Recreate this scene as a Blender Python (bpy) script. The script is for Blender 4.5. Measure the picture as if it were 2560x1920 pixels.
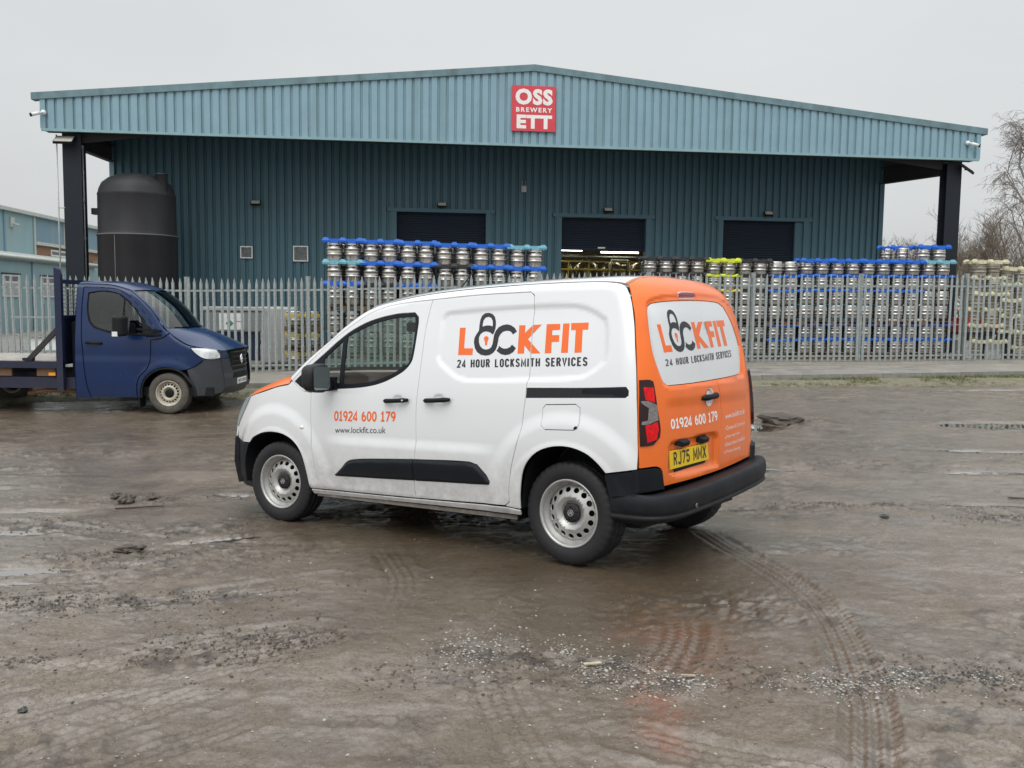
import bpy, bmesh, math, random
import numpy as np
from mathutils import Vector, Matrix
from mathutils.geometry import delaunay_2d_cdt
random.seed(7); rng = np.random.default_rng(7)
S = bpy.context.scene
for o in list(bpy.data.objects): bpy.data.objects.remove(o)
C = S.collection

# ---------------------------------------------------------------- camera
CAM_H = 1.67
cam_d = bpy.data.cameras.new('camera'); cam = bpy.data.objects.new('camera', cam_d); C.objects.link(cam)
cam_d.sensor_width = 36; cam_d.lens = 36*2300/2560; cam_d.clip_end = 2000; cam_d.clip_start = .1
_r = Vector((0.99992743, 0.00107377, 0.01199914)); _f = Vector((0, 0.99601987, -0.0891315)); _u = Vector((-0.01204709, 0.08912503, 0.99594759))
cam.matrix_world = Matrix(((_r.x, _u.x, -_f.x, 0), (_r.y, _u.y, -_f.y, 0), (_r.z, _u.z, -_f.z, CAM_H), (0, 0, 0, 1)))
S.camera = cam
# ---------------------------------------------------------------- world: overcast sky
SUN_EL, SUN_AZ = math.radians(52), math.radians(200)
w = bpy.data.worlds.new('World'); S.world = w; w.use_nodes = True
nt = w.node_tree; nt.nodes.clear()
def N(nt, t, **k):
    n = nt.nodes.new(t)
    for a, b in k.items(): setattr(n, a, b)
    return n
sky = N(nt, 'ShaderNodeTexSky', sky_type='NISHITA', sun_disc=False); sky.sun_elevation = SUN_EL; sky.sun_rotation = SUN_AZ
sky.air_density = 1.5; sky.dust_density = 6; sky.ozone_density = 1
hs = N(nt, 'ShaderNodeHueSaturation'); hs.inputs['Saturation'].default_value = .12; nt.links.new(sky.outputs[0], hs.inputs['Color'])
bg1 = N(nt, 'ShaderNodeBackground'); bg1.inputs['Strength'].default_value = .05; nt.links.new(hs.outputs[0], bg1.inputs[0])
tc = N(nt, 'ShaderNodeTexCoord'); sp = N(nt, 'ShaderNodeSeparateXYZ'); nt.links.new(tc.outputs['Generated'], sp.inputs[0])
mr = N(nt, 'ShaderNodeMapRange', interpolation_type='SMOOTHSTEP'); mr.inputs['From Min'].default_value = .28; mr.inputs['From Max'].default_value = 1.0
mr.inputs['To Min'].default_value = .55; mr.inputs['To Max'].default_value = 1.75; nt.links.new(sp.outputs['Z'], mr.inputs['Value'])
nz = N(nt, 'ShaderNodeTexNoise'); nz.inputs['Scale'].default_value = 2.2; nz.inputs['Detail'].default_value = 4
mp = N(nt, 'ShaderNodeMapping'); mp.inputs['Scale'].default_value = (1, 1, 3); nt.links.new(tc.outputs['Generated'], mp.inputs[0]); nt.links.new(mp.outputs[0], nz.inputs['Vector'])
m2 = N(nt, 'ShaderNodeMapRange'); m2.inputs['To Min'].default_value = .95; m2.inputs['To Max'].default_value = 1.05; m2.inputs['From Min'].default_value = .3; m2.inputs['From Max'].default_value = .7; nt.links.new(nz.outputs[0], m2.inputs['Value'])
mu = N(nt, 'ShaderNodeMath', operation='MULTIPLY'); nt.links.new(mr.outputs[0], mu.inputs[0]); nt.links.new(m2.outputs[0], mu.inputs[1])
bg2 = N(nt, 'ShaderNodeBackground'); bg2.inputs['Color'].default_value = (.955, .985, 1, 1); nt.links.new(mu.outputs[0], bg2.inputs['Strength'])
ad = N(nt, 'ShaderNodeAddShader'); nt.links.new(bg1.outputs[0], ad.inputs[0]); nt.links.new(bg2.outputs[0], ad.inputs[1])
wo = N(nt, 'ShaderNodeOutputWorld'); nt.links.new(ad.outputs[0], wo.inputs[0])
# ---------------------------------------------------------------- sun behind thick cloud
sl = bpy.data.lights.new('sun', 'SUN'); sl.energy = .5; sl.angle = math.radians(50); sl.color = (1, .98, .95)
so = bpy.data.objects.new('sun', sl); C.objects.link(so)
_d = Vector((math.sin(SUN_AZ)*math.cos(SUN_EL), math.cos(SUN_AZ)*math.cos(SUN_EL), math.sin(SUN_EL)))
so.rotation_euler = _d.to_track_quat('Z', 'Y').to_euler()
S.view_settings.view_transform = 'Standard'; S.view_settings.look = 'None'; S.view_settings.exposure = .05; S.view_settings.gamma = 1
S.view_settings.use_curve_mapping = False

# ---------------------------------------------------------------- object helpers
def tag(o, label=None, cat=None, group=None, kind=None):
    if label: o['label'] = label
    if cat: o['category'] = cat
    if group: o['group'] = group
    if kind: o['kind'] = kind
    return o
def link(name, data, parent=None, loc=None):
    o = bpy.data.objects.new(name, data); C.objects.link(o)
    if parent: o.parent = parent
    if loc is not None: o.location = loc
    return o
def empty(name, loc=(0, 0, 0), rz=0):
    o = link(name, None, None, loc); o.rotation_euler = (0, 0, rz); o.empty_display_size = .2; return o
def copy_tree(o, parent=None):
    c = o.copy(); C.objects.link(c)
    if parent: c.parent = parent
    for ch in list(o.children): copy_tree(ch, c)
    return c
class MB:
    """collects simple shapes into one mesh"""
    def __init__(s): s.v = []; s.f = []; s.m = []; s.sm = []
    def add(s, vs, fs, mi=0, sm=False):
        b = len(s.v); s.v += [tuple(map(float, p)) for p in vs]; s.f += [tuple(b+i for i in f) for f in fs]; s.m += [mi]*len(fs); s.sm += [sm]*len(fs); return s
    def box(s, a, b, mi=0):
        x0, y0, z0 = a; x1, y1, z1 = b
        return s.add([(x0,y0,z0),(x1,y0,z0),(x1,y1,z0),(x0,y1,z0),(x0,y0,z1),(x1,y0,z1),(x1,y1,z1),(x0,y1,z1)],
                     [(3,2,1,0),(4,5,6,7),(0,1,5,4),(1,2,6,5),(2,3,7,6),(3,0,4,7)], mi)
    def bar(s, p, q, w, h=None, mi=0, up=(0,0,1)):
        h = h or w; p = Vector(p); q = Vector(q); d = (q-p).normalized(); up = Vector(up)
        if abs(d.dot(up)) > .98: up = Vector((0,1,0))
        a = d.cross(up).normalized()*w/2; b = a.cross(d).normalized()*h/2
        return s.add([p-a-b, p+a-b, p+a+b, p-a+b, q-a-b, q+a-b, q+a+b, q-a+b], [(0,1,2,3),(7,6,5,4),(4,5,1,0),(5,6,2,1),(6,7,3,2),(7,4,0,3)], mi)
    def tube(s, pts, r, n=8, mi=0, cap=True):
        pts = [Vector(p) for p in pts]; rs = r if hasattr(r, '__len__') else [r]*len(pts); vs = []; fs = []
        for i, p in enumerate(pts):
            d = (pts[min(i+1, len(pts)-1)]-pts[max(i-1, 0)]).normalized(); up = Vector((0,0,1)) if abs(d.z) < .9 else Vector((0,1,0))
            a = d.cross(up).normalized(); b = a.cross(d)
            for k in range(n):
                t = 2*math.pi*k/n; vs.append(p+(a*math.cos(t)+b*math.sin(t))*rs[i])
        for i in range(len(pts)-1):
            for k in range(n): fs.append((i*n+k, i*n+(k+1) % n, (i+1)*n+(k+1) % n, (i+1)*n+k))
        if cap: fs.append(tuple(range(n-1, -1, -1))); fs.append(tuple((len(pts)-1)*n+k for k in range(n)))
        return s.add(vs, fs, mi, True)
    def lathe(s, prof, n=32, mi=0, axis='z', c=(0,0,0), rmod=None, sm=True):
        vs = []; fs = []; m = len(prof)
        for k in range(n):
            t = 2*math.pi*k/n
            for j, (r, h) in enumerate(prof):
                if rmod: r = r+rmod(j, k)
                p = (r*math.cos(t), r*math.sin(t), h) if axis == 'z' else (r*math.cos(t), h, r*math.sin(t))
                vs.append((p[0]+c[0], p[1]+c[1], p[2]+c[2]))
        for k in range(n):
            for j in range(m-1):
                a, b = k*m+j, ((k+1) % n)*m+j
                fs.append((a, b, b+1, a+1) if axis == 'z' else (a, a+1, b+1, b))
        return s.add(vs, fs, mi, sm)
    def mesh(s, name, mats):
        me = bpy.data.meshes.new(name); me.from_pydata(s.v, [], s.f)
        for m in (mats if isinstance(mats, (list, tuple)) else [mats]): me.materials.append(m)
        me.polygons.foreach_set('material_index', s.m); me.polygons.foreach_set('use_smooth', s.sm); me.update(); return me
    def build(s, name, mats, parent=None, loc=None):
        return link(name, s.mesh(name, mats), parent, loc)
def bevel(o, w=.01, seg=2, ang=40):
    m = o.modifiers.new('bevel', 'BEVEL'); m.width = w; m.segments = seg; m.limit_method = 'ANGLE'; m.angle_limit = math.radians(ang); return o

# ---------------------------------------------------------------- materials
def pm(name, col, rough=.5, metal=0, var=.12, scale=4., bump=0., bscale=60., coat=0, rvar=.1, dirt=None, spec=.5, streak=None, attr=None):
    m = bpy.data.materials.new(name); m.use_nodes = True; nt = m.node_tree; b = nt.nodes['Principled BSDF']
    b.inputs['Roughness'].default_value = rough; b.inputs['Metallic'].default_value = metal; b.inputs['Coat Weight'].default_value = coat
    b.inputs['Coat Roughness'].default_value = .04; b.inputs['Specular IOR Level'].default_value = spec
    tc = N(nt, 'ShaderNodeTexCoord'); nz = N(nt, 'ShaderNodeTexNoise'); nz.inputs['Scale'].default_value = scale; nz.inputs['Detail'].default_value = 6; nz.inputs['Roughness'].default_value = .65
    nt.links.new(tc.outputs['Object'], nz.inputs['Vector'])
    mx = N(nt, 'ShaderNodeMix', data_type='RGBA'); mx.inputs['A'].default_value = (*[c*(1-var) for c in col], 1); mx.inputs['B'].default_value = (*[min(1, c*(1+var)) for c in col], 1)
    mr = N(nt, 'ShaderNodeMapRange'); mr.inputs['From Min'].default_value = .3; mr.inputs['From Max'].default_value = .7
    nt.links.new(nz.outputs[0], mr.inputs['Value']); nt.links.new(mr.outputs[0], mx.inputs['Factor']); out = mx.outputs['Result']
    if streak:  # vertical rain streaks and grime: (colour, amount, scale)
        c, amt, sc = streak
        mp = N(nt, 'ShaderNodeMapping'); mp.inputs['Scale'].default_value = (sc, sc, sc*.06); nt.links.new(tc.outputs['Object'], mp.inputs[0])
        n2 = N(nt, 'ShaderNodeTexNoise'); n2.inputs['Scale'].default_value = 1; n2.inputs['Detail'].default_value = 5; nt.links.new(mp.outputs[0], n2.inputs['Vector'])
        r2 = N(nt, 'ShaderNodeMapRange'); r2.inputs['From Min'].default_value = .5; r2.inputs['From Max'].default_value = .75; r2.inputs['To Max'].default_value = amt; nt.links.new(n2.outputs[0], r2.inputs['Value'])
        x2 = N(nt, 'ShaderNodeMix', data_type='RGBA'); x2.inputs['B'].default_value = (*c, 1); nt.links.new(out, x2.inputs['A']); nt.links.new(r2.outputs[0], x2.inputs['Factor']); out = x2.outputs['Result']
    if dirt:  # road dirt that fades out above a height: (colour, z0, z1, amount)
        c, z0, z1, amt = dirt
        sp = N(nt, 'ShaderNodeSeparateXYZ'); nt.links.new(tc.outputs['Object'], sp.inputs[0])
        r3 = N(nt, 'ShaderNodeMapRange'); r3.inputs['From Min'].default_value = z1; r3.inputs['From Max'].default_value = z0; nt.links.new(sp.outputs['Z'], r3.inputs['Value'])
        n3 = N(nt, 'ShaderNodeTexNoise'); n3.inputs['Scale'].default_value = 9; n3.inputs['Detail'].default_value = 8; n3.inputs['Roughness'].default_value = .75; nt.links.new(tc.outputs['Object'], n3.inputs['Vector'])
        r4 = N(nt, 'ShaderNodeMapRange'); r4.inputs['From Min'].default_value = .35; r4.inputs['From Max'].default_value = .7; r4.inputs['To Min'].default_value = .25; nt.links.new(n3.outputs[0], r4.inputs['Value'])
        m3 = N(nt, 'ShaderNodeMath', operation='MULTIPLY'); nt.links.new(r3.outputs[0], m3.inputs[0]); nt.links.new(r4.outputs[0], m3.inputs[1])
        m4 = N(nt, 'ShaderNodeMath', operation='MULTIPLY'); nt.links.new(m3.outputs[0], m4.inputs[0]); m4.inputs[1].default_value = amt
        x3 = N(nt, 'ShaderNodeMix', data_type='RGBA'); x3.inputs['B'].default_value = (*c, 1); nt.links.new(out, x3.inputs['A']); nt.links.new(m4.outputs[0], x3.inputs['Factor']); out = x3.outputs['Result']
    nt.links.new(out, b.inputs['Base Color'])
    if rvar:
        r5 = N(nt, 'ShaderNodeMapRange'); r5.inputs['From Min'].default_value = .3; r5.inputs['From Max'].default_value = .7
        r5.inputs['To Min'].default_value = max(.02, rough-rvar); r5.inputs['To Max'].default_value = min(1, rough+rvar); nt.links.new(nz.outputs[0], r5.inputs['Value']); nt.links.new(r5.outputs[0], b.inputs['Roughness'])
    if bump:
        n4 = N(nt, 'ShaderNodeTexNoise'); n4.inputs['Scale'].default_value = bscale; n4.inputs['Detail'].default_value = 4; nt.links.new(tc.outputs['Object'], n4.inputs['Vector'])
        bp = N(nt, 'ShaderNodeBump'); bp.inputs['Strength'].default_value = bump; bp.inputs['Distance'].default_value = .01; nt.links.new(n4.outputs[0], bp.inputs['Height']); nt.links.new(bp.outputs[0], b.inputs['Normal'])
    return m
def glass(name, tint=(.6, .7, .66), refl=1.0):
    m = bpy.data.materials.new(name); m.use_nodes = True; nt = m.node_tree; nt.nodes.clear()
    t = N(nt, 'ShaderNodeBsdfTransparent'); t.inputs[0].default_value = (*tint, 1); g = N(nt, 'ShaderNodeBsdfGlossy'); g.inputs['Roughness'].default_value = .02
    lw = N(nt, 'ShaderNodeLayerWeight'); pw_ = N(nt, 'ShaderNodeMath', operation='POWER'); nt.links.new(lw.outputs['Facing'], pw_.inputs[0]); pw_.inputs[1].default_value = 4.0; mu = N(nt, 'ShaderNodeMath', operation='MULTIPLY_ADD'); mu.inputs[1].default_value = .85*min(refl, 1.1); mu.inputs[2].default_value = .055*refl; nt.links.new(pw_.outputs[0], mu.inputs[0])
    mx = N(nt, 'ShaderNodeMixShader'); nt.links.new(mu.outputs[0], mx.inputs[0]); nt.links.new(t.outputs[0], mx.inputs[1]); nt.links.new(g.outputs[0], mx.inputs[2])
    o = N(nt, 'ShaderNodeOutputMaterial'); nt.links.new(mx.outputs[0], o.inputs[0]); return m
def emit(name, col, s):
    m = bpy.data.materials.new(name); m.use_nodes = True; b = m.node_tree.nodes['Principled BSDF']
    b.inputs['Base Color'].default_value = (*col, 1); b.inputs['Emission Color'].default_value = (*col, 1); b.inputs['Emission Strength'].default_value = s; return m
M = dict(
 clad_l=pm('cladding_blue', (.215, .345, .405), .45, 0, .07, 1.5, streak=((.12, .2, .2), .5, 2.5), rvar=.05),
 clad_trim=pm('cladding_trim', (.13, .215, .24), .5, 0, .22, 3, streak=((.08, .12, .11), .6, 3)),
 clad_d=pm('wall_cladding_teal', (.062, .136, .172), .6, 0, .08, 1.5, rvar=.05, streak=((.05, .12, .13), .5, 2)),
 clad_sill=pm('cladding_drip', (.22, .36, .38), .5, 0, .12, 3),
 steel_d=pm('painted_steel_dark', (.012, .016, .023), .6, 0, .15, 3, spec=.3),
 steel_b=pm('painted_steel_brown', (.028, .025, .025), .7, 0, .15, 3),
 shutter=pm('roller_shutter', (.010, .018, .032), .6, 0, .1, 2, spec=.3),
 soffit=pm('soffit', (.05, .06, .065), .8),
 galv=pm('galvanised_steel', (.34, .375, .37), .55, .35, .25, 14, bump=.15, bscale=80, rvar=.12),
 galv_o=pm('galvanised_old', (.25, .28, .275), .6, .3, .3, 8),
 white=pm('white_plastic', (.72, .73, .72), .45),
 grey_l=pm('grey_light', (.42, .43, .43), .5),
 lens=pm('lamp_lens', (.48, .46, .40), .25),
 black=pm('black_plastic', (.008, .009, .010), .6, spec=.25, bump=.05, bscale=400),
 tank=pm('tank_plastic', (.017, .017, .020), .55, 0, .3, 1.3, spec=.35, bump=.05, bscale=6, streak=((.04, .04, .042), .5, 1.5)),
 tank_w=pm('tank_weld', (.12, .12, .12), .6),
 sign_r=pm('sign_red', (.62, .055, .075), .35, var=.05), sign_w=pm('sign_white', (.82, .80, .77), .4, var=.04),
 keg=pm('keg_steel', (.56, .535, .50), .24, .9, .2, 6, rvar=.08), keg_d=pm('keg_band_groove_shade', (.018, .02, .024), .5),
 blue=pm('blue_plastic', (.008, .12, .56), .38, var=.2, scale=9), blue_l=pm('pale_blue_plastic', (.16, .40, .50), .5, var=.3, scale=9),
 yellow=pm('yellow_plastic', (.60, .66, .03), .45, var=.15), yellow_o=pm('old_yellow_plastic', (.62, .50, .10), .5, var=.2), cream=pm('cream_plastic', (.56, .53, .36), .6, var=.3, scale=8), blk_tray=pm('black_tray', (.02, .021, .025), .45),
 wood=pm('pallet_wood', (.16, .095, .055), .8, var=.35, scale=12), wrap=pm('shrink_wrap', (.42, .42, .40), .22, 0, .4, 10, bump=.8, bscale=25),
 crate_g=pm('grey_crate', (.20, .22, .22), .5), crate_lid=pm('grey_lid', (.34, .36, .36), .5), redc=pm('red_crate', (.45, .05, .035), .5, var=.2), green=pm('green_mark', (.02, .2, .12), .5), navy_bin=pm('navy_bin', (.01, .02, .05), .4),
 conc=pm('concrete_footway', (.20, .185, .16), .55, 0, .3, 1.8, bump=.4, bscale=40, rvar=.2), kerb=pm('kerb_concrete', (.20, .195, .175), .55, 0, .3, 6, bump=.3, bscale=50), yline=pm('yellow_paint_worn', (.28, .235, .11), .7, var=.3, scale=7),
 verge=pm('verge_soil', (.15, .14, .09), .9, 0, .5, 9, bump=1, bscale=60), grass=pm('verge_grass', (.12, .135, .045), .8, var=.5, scale=3), moss=pm('moss', (.10, .14, .02), .9, var=.4, scale=8),
 bldg=pm('old_blue_cladding', (.27, .41, .44), .55, 0, .1, .6, streak=((.36, .40, .38), .5, 1.2)), bldg2=pm('slate_blue_cladding', (.18, .30, .37), .55, 0, .1, .6, streak=((.26, .36, .40), .6, 1.2)), gutter=pm('pale_gutter', (.52, .55, .51), .6, var=.15), brick=pm('brick', (.33, .185, .12), .85, 0, .15, 4), pane=pm('dark_pane', (.05, .055, .06), .15), rubble=pm('render_tan', (.42, .31, .22), .8),
 bark=pm('birch_bark', (.26, .24, .22), .85, var=.4, scale=6), twig=pm('twig', (.21, .18, .165), .85, var=.25), twig2=pm('scrub_twig', (.21, .175, .135), .85, var=.25),
 tube_on=emit('lit_tube', (1, .93, .72), 9), inner=pm('interior_wall', (.36, .33, .24), .7), stain=pm('stainless_tank', (.62, .6, .54), .3, .9, .15, 2),
)
VS={'glass':[(1.99, 1.478), (1.847, 1.532), (1.706, 1.578), (1.516, 1.604), (1.311, 1.61), (1.296, 1.555), (1.301, 1.31), (1.331, 1.266), (1.49, 1.195), (1.677, 1.142), (1.969, 1.122)],
'qglass':[(2.19, 1.306), (2.011, 1.453), (2.01, 1.201), (2.105, 1.193)],
'recess':[(1.083, 1.583), (1.059, 1.623), (1.009, 1.641), (0.295, 1.655), (-0.008, 1.649), (-0.094, 1.634), (-0.199, 1.59), (-0.27, 1.545), (-0.289, 1.488), (-0.305, 1.319), (-0.295, 1.263), (-0.228, 1.207), (-0.15, 1.165), (-0.051, 1.15), (0.272, 1.14), (0.798, 1.132), (0.881, 1.151), (0.991, 1.214), (1.06, 1.261), (1.09, 1.317), (1.079, 1.446)],
'flap':[(0.158, 1.007), (-0.092, 1.013), (-0.124, 0.988), (-0.123, 0.889), (-0.086, 0.855), (0.129, 0.851), (0.157, 0.886)],
'clad':[(2.106, 0.432), (2.092, 0.409), (1.259, 0.433), (0.581, 0.453), (0.575, 0.495), (0.681, 0.597), (0.759, 0.613), (1.241, 0.601), (1.676, 0.579), (1.856, 0.563), (1.924, 0.544)],
'winframe':[(2.54, 1.13), (2.229, 1.34), (1.946, 1.517), (1.758, 1.587), (1.521, 1.625), (1.333, 1.628), (1.291, 1.603), (1.282, 1.555), (1.292, 1.31), (1.32, 1.256), (1.396, 1.202), (1.578, 1.132), (1.772, 1.099), (2.081, 1.081), (2.297, 1.071), (2.364, 1.07), (2.431, 1.081)],
'farch':[(3.132, 0.628), (3.074, 0.67), (2.929, 0.715), (2.777, 0.729), (2.637, 0.716), (2.527, 0.672), (2.443, 0.591), (2.4, 0.484), (2.363, 0.29)],
'rarch':[(0.334, 0.286), (0.336, 0.436), (0.297, 0.582), (0.235, 0.669), (0.148, 0.726), (0.037, 0.751), (-0.071, 0.749), (-0.174, 0.714), (-0.25, 0.662), (-0.31, 0.599), (-0.497, 0.63)]}
VR={'window':[(0.664, 1.609), (0.635, 1.626), (0.476, 1.645), (0.12, 1.663), (-0.223, 1.663), (-0.305, 1.637), (-0.383, 1.532), (-0.479, 1.371), (-0.401, 1.188), (-0.361, 1.172), (0.017, 1.148), (0.628, 1.126), (0.66, 1.143), (0.693, 1.209), (0.718, 1.312), (0.707, 1.462), (0.68, 1.58)],
'winrec':[(0.689, 1.604), (0.673, 1.638), (0.638, 1.667), (0.548, 1.692), (0.331, 1.714), (0.021, 1.732), (-0.225, 1.737), (-0.382, 1.718), (-0.4, 1.641)],
'tail':[(0.875, 1.163), (0.784, 1.164), (0.761, 1.152), (0.749, 0.978), (0.734, 0.862), (0.742, 0.816), (0.787, 0.773), (0.83, 0.767), (0.888, 0.767)],
't_red1':[(0.829, 1.119), (0.768, 1.115), (0.769, 1.025), (0.827, 1.045)],
't_white':[(0.855, 1.037), (0.813, 1.036), (0.757, 1.011), (0.753, 0.921), (0.825, 0.896), (0.859, 0.897), (0.855, 0.914), (0.821, 0.921), (0.811, 0.993), (0.851, 1.023)],
't_red2':[(0.837, 0.89), (0.757, 0.91), (0.752, 0.863), (0.767, 0.806), (0.827, 0.789)],
'orange_bottom':[(0.884, 0.646), (0.744, 0.639), (0.71, 0.622), (0.69, 0.515), (0.015, 0.543), (-0.504, 0.578)],
'brake':[(0.346, 1.693), (0.307, 1.71), (0.111, 1.718), (0.113, 1.709), (0.152, 1.686), (0.344, 1.675)],
'handle':[(0.262, 1.029), (0.016, 1.049)],
'platerec':[(0.659, 0.752), (0.623, 0.785), (0.123, 0.812), (0.035, 0.799), (0.012, 0.763), (0.016, 0.565), (0.572, 0.556), (0.656, 0.588)],
'lamps':[(0.56, 0.76), (0.435, 0.756), (0.3, 0.773), (0.152, 0.764)],
'bulge':[(0.654, 1.114), (0.619, 1.031), (0.478, 1.019), (-0.03, 1.034), (-0.294, 1.056), (-0.468, 1.144)]}
LS={'L':[(0.904, 1.511), (0.854, 1.511), (0.844, 1.37), (0.767, 1.369), (0.764, 1.324), (0.89, 1.325)],
'O':[(0.61, 1.458), (0.6, 1.478), (0.596, 1.501), (0.596, 1.524), (0.6, 1.547), (0.613, 1.577), (0.636, 1.597), (0.667, 1.606), (0.701, 1.604), (0.724, 1.589), (0.734, 1.563), (0.736, 1.528), (0.734, 1.487), (0.751, 1.464), (0.764, 1.441), (0.765, 1.411), (0.751, 1.37), (0.728, 1.344), (0.696, 1.326), (0.654, 1.318), (0.618, 1.322), (0.591, 1.336), (0.572, 1.357), (0.563, 1.382), (0.56, 1.411), (0.559, 1.436), (0.548, 1.459), (0.529, 1.475), (0.501, 1.481), (0.476, 1.479), (0.456, 1.468), (0.444, 1.455), (0.414, 1.474), (0.437, 1.499), (0.468, 1.516), (0.505, 1.524), (0.54, 1.519), (0.57, 1.506), (0.59, 1.483), (0.6, 1.457), (0.602, 1.426), (0.604, 1.397), (0.613, 1.374), (0.631, 1.362), (0.657, 1.359), (0.683, 1.365), (0.708, 1.384), (0.722, 1.411), (0.726, 1.44), (0.717, 1.463), (0.697, 1.477), (0.672, 1.481), (0.645, 1.476), (0.626, 1.467)],
'Oh':[(0.707, 1.513), (0.709, 1.533), (0.706, 1.556), (0.692, 1.574), (0.667, 1.579), (0.643, 1.571), (0.628, 1.551), (0.623, 1.531), (0.622, 1.513), (0.645, 1.52), (0.668, 1.521), (0.69, 1.519)],
'C':[(0.546, 1.383), (0.527, 1.37), (0.505, 1.363), (0.48, 1.364), (0.456, 1.372), (0.442, 1.389), (0.407, 1.365), (0.424, 1.34), (0.453, 1.325), (0.488, 1.32), (0.525, 1.327), (0.552, 1.342), (0.564, 1.35), (0.553, 1.365)],
'key':[(0.683, 1.433), (0.679, 1.445), (0.665, 1.45), (0.649, 1.444), (0.642, 1.431), (0.645, 1.421), (0.65, 1.412), (0.649, 1.392), (0.657, 1.386), (0.666, 1.389), (0.671, 1.413), (0.677, 1.421)],
'K':[(0.401, 1.514), (0.351, 1.513), (0.348, 1.463), (0.291, 1.513), (0.222, 1.514), (0.318, 1.422), (0.207, 1.329), (0.281, 1.329), (0.34, 1.381), (0.337, 1.329), (0.389, 1.329)],
'F':[(0.184, 1.515), (0.081, 1.514), (0.077, 1.476), (0.135, 1.475), (0.133, 1.443), (0.078, 1.443), (0.075, 1.401), (0.13, 1.4), (0.125, 1.33), (0.174, 1.329)],
'I':[(0.059, 1.515), (0.011, 1.515), (0.0, 1.331), (0.05, 1.33)],
'T':[(-0.001, 1.516), (-0.128, 1.516), (-0.13, 1.472), (-0.091, 1.472), (-0.1, 1.331), (-0.049, 1.33), (-0.04, 1.472), (-0.006, 1.472)]}
LR={'L':[(0.635, 1.498), (0.605, 1.499), (0.593, 1.368), (0.54, 1.37), (0.534, 1.329), (0.619, 1.325)],
'O':[(0.43, 1.458), (0.424, 1.477), (0.423, 1.498), (0.425, 1.52), (0.427, 1.541), (0.437, 1.568), (0.452, 1.586), (0.474, 1.594), (0.498, 1.591), (0.517, 1.576), (0.526, 1.552), (0.528, 1.519), (0.525, 1.48), (0.535, 1.458), (0.543, 1.437), (0.541, 1.409), (0.528, 1.372), (0.509, 1.348), (0.483, 1.333), (0.45, 1.327), (0.422, 1.333), (0.402, 1.347), (0.39, 1.367), (0.385, 1.39), (0.385, 1.416), (0.387, 1.44), (0.381, 1.462), (0.367, 1.477), (0.345, 1.484), (0.324, 1.483), (0.306, 1.474), (0.294, 1.462), (0.271, 1.481), (0.292, 1.503), (0.32, 1.517), (0.351, 1.523), (0.379, 1.518), (0.403, 1.504), (0.417, 1.482), (0.422, 1.458), (0.421, 1.429), (0.419, 1.402), (0.424, 1.381), (0.437, 1.368), (0.457, 1.365), (0.478, 1.369), (0.498, 1.386), (0.511, 1.41), (0.516, 1.437), (0.511, 1.459), (0.498, 1.473), (0.48, 1.477), (0.459, 1.474), (0.443, 1.466)],
'Oh':[(0.507, 1.505), (0.509, 1.524), (0.506, 1.546), (0.495, 1.563), (0.477, 1.568), (0.46, 1.562), (0.449, 1.544), (0.445, 1.525), (0.444, 1.509), (0.462, 1.514), (0.479, 1.515), (0.495, 1.512)],
'C':[(0.371, 1.392), (0.354, 1.38), (0.334, 1.374), (0.313, 1.376), (0.294, 1.385), (0.284, 1.401), (0.251, 1.381), (0.262, 1.357), (0.285, 1.342), (0.314, 1.335), (0.346, 1.341), (0.371, 1.353), (0.382, 1.361), (0.375, 1.374)],
'key':[(0.483, 1.433), (0.482, 1.443), (0.472, 1.448), (0.459, 1.444), (0.452, 1.432), (0.454, 1.423), (0.457, 1.414), (0.454, 1.396), (0.46, 1.39), (0.467, 1.392), (0.472, 1.414), (0.478, 1.422)],
'K':[(0.263, 1.518), (0.219, 1.52), (0.212, 1.473), (0.165, 1.522), (0.102, 1.526), (0.179, 1.436), (0.063, 1.355), (0.133, 1.352), (0.194, 1.398), (0.184, 1.35), (0.23, 1.347)],
'F':[(0.065, 1.528), (-0.036, 1.533), (-0.043, 1.497), (0.015, 1.494), (0.008, 1.464), (-0.046, 1.466), (-0.056, 1.427), (-0.001, 1.424), (-0.016, 1.359), (0.032, 1.356)],
'I':[(-0.058, 1.534), (-0.109, 1.537), (-0.145, 1.365), (-0.092, 1.362)],
'T':[(-0.122, 1.538), (-0.266, 1.545), (-0.27, 1.504), (-0.225, 1.502), (-0.257, 1.37), (-0.199, 1.367), (-0.167, 1.499), (-0.13, 1.497)]}
TQ={'tag':[(0.889, 1.291), (-0.143, 1.301), (-0.147, 1.249), (0.884, 1.24)],
'phone':[(2.061, 0.913), (1.426, 0.925), (1.429, 0.856), (2.065, 0.842)],
'web':[(2.058, 0.793), (1.523, 0.816), (1.526, 0.768), (2.06, 0.749)],
'rtag':[(0.619, 1.283), (-0.304, 1.339), (-0.3, 1.293), (0.617, 1.243)],
'rphone':[(0.63, 0.917), (0.046, 0.938), (0.039, 0.876), (0.626, 0.86)],
'rweb':[(-0.084, 0.911), (-0.476, 0.934), (-0.478, 0.895), (-0.089, 0.876)],
'l1':[(-0.118, 0.83), (-0.471, 0.843), (-0.47, 0.818), (-0.117, 0.801)],
'l2':[(-0.117, 0.769), (-0.356, 0.78), (-0.358, 0.754), (-0.116, 0.741)],
'l3':[(-0.108, 0.721), (-0.469, 0.738), (-0.472, 0.711), (-0.108, 0.692)],
'l4':[(-0.1, 0.669), (-0.369, 0.676), (-0.372, 0.648), (-0.101, 0.641)],
'plate':[(0.637, 0.721), (0.174, 0.738), (0.137, 0.631), (0.617, 0.611)],
'platetxt':[(0.597, 0.712), (0.197, 0.724), (0.183, 0.648), (0.581, 0.635)]}
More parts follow.
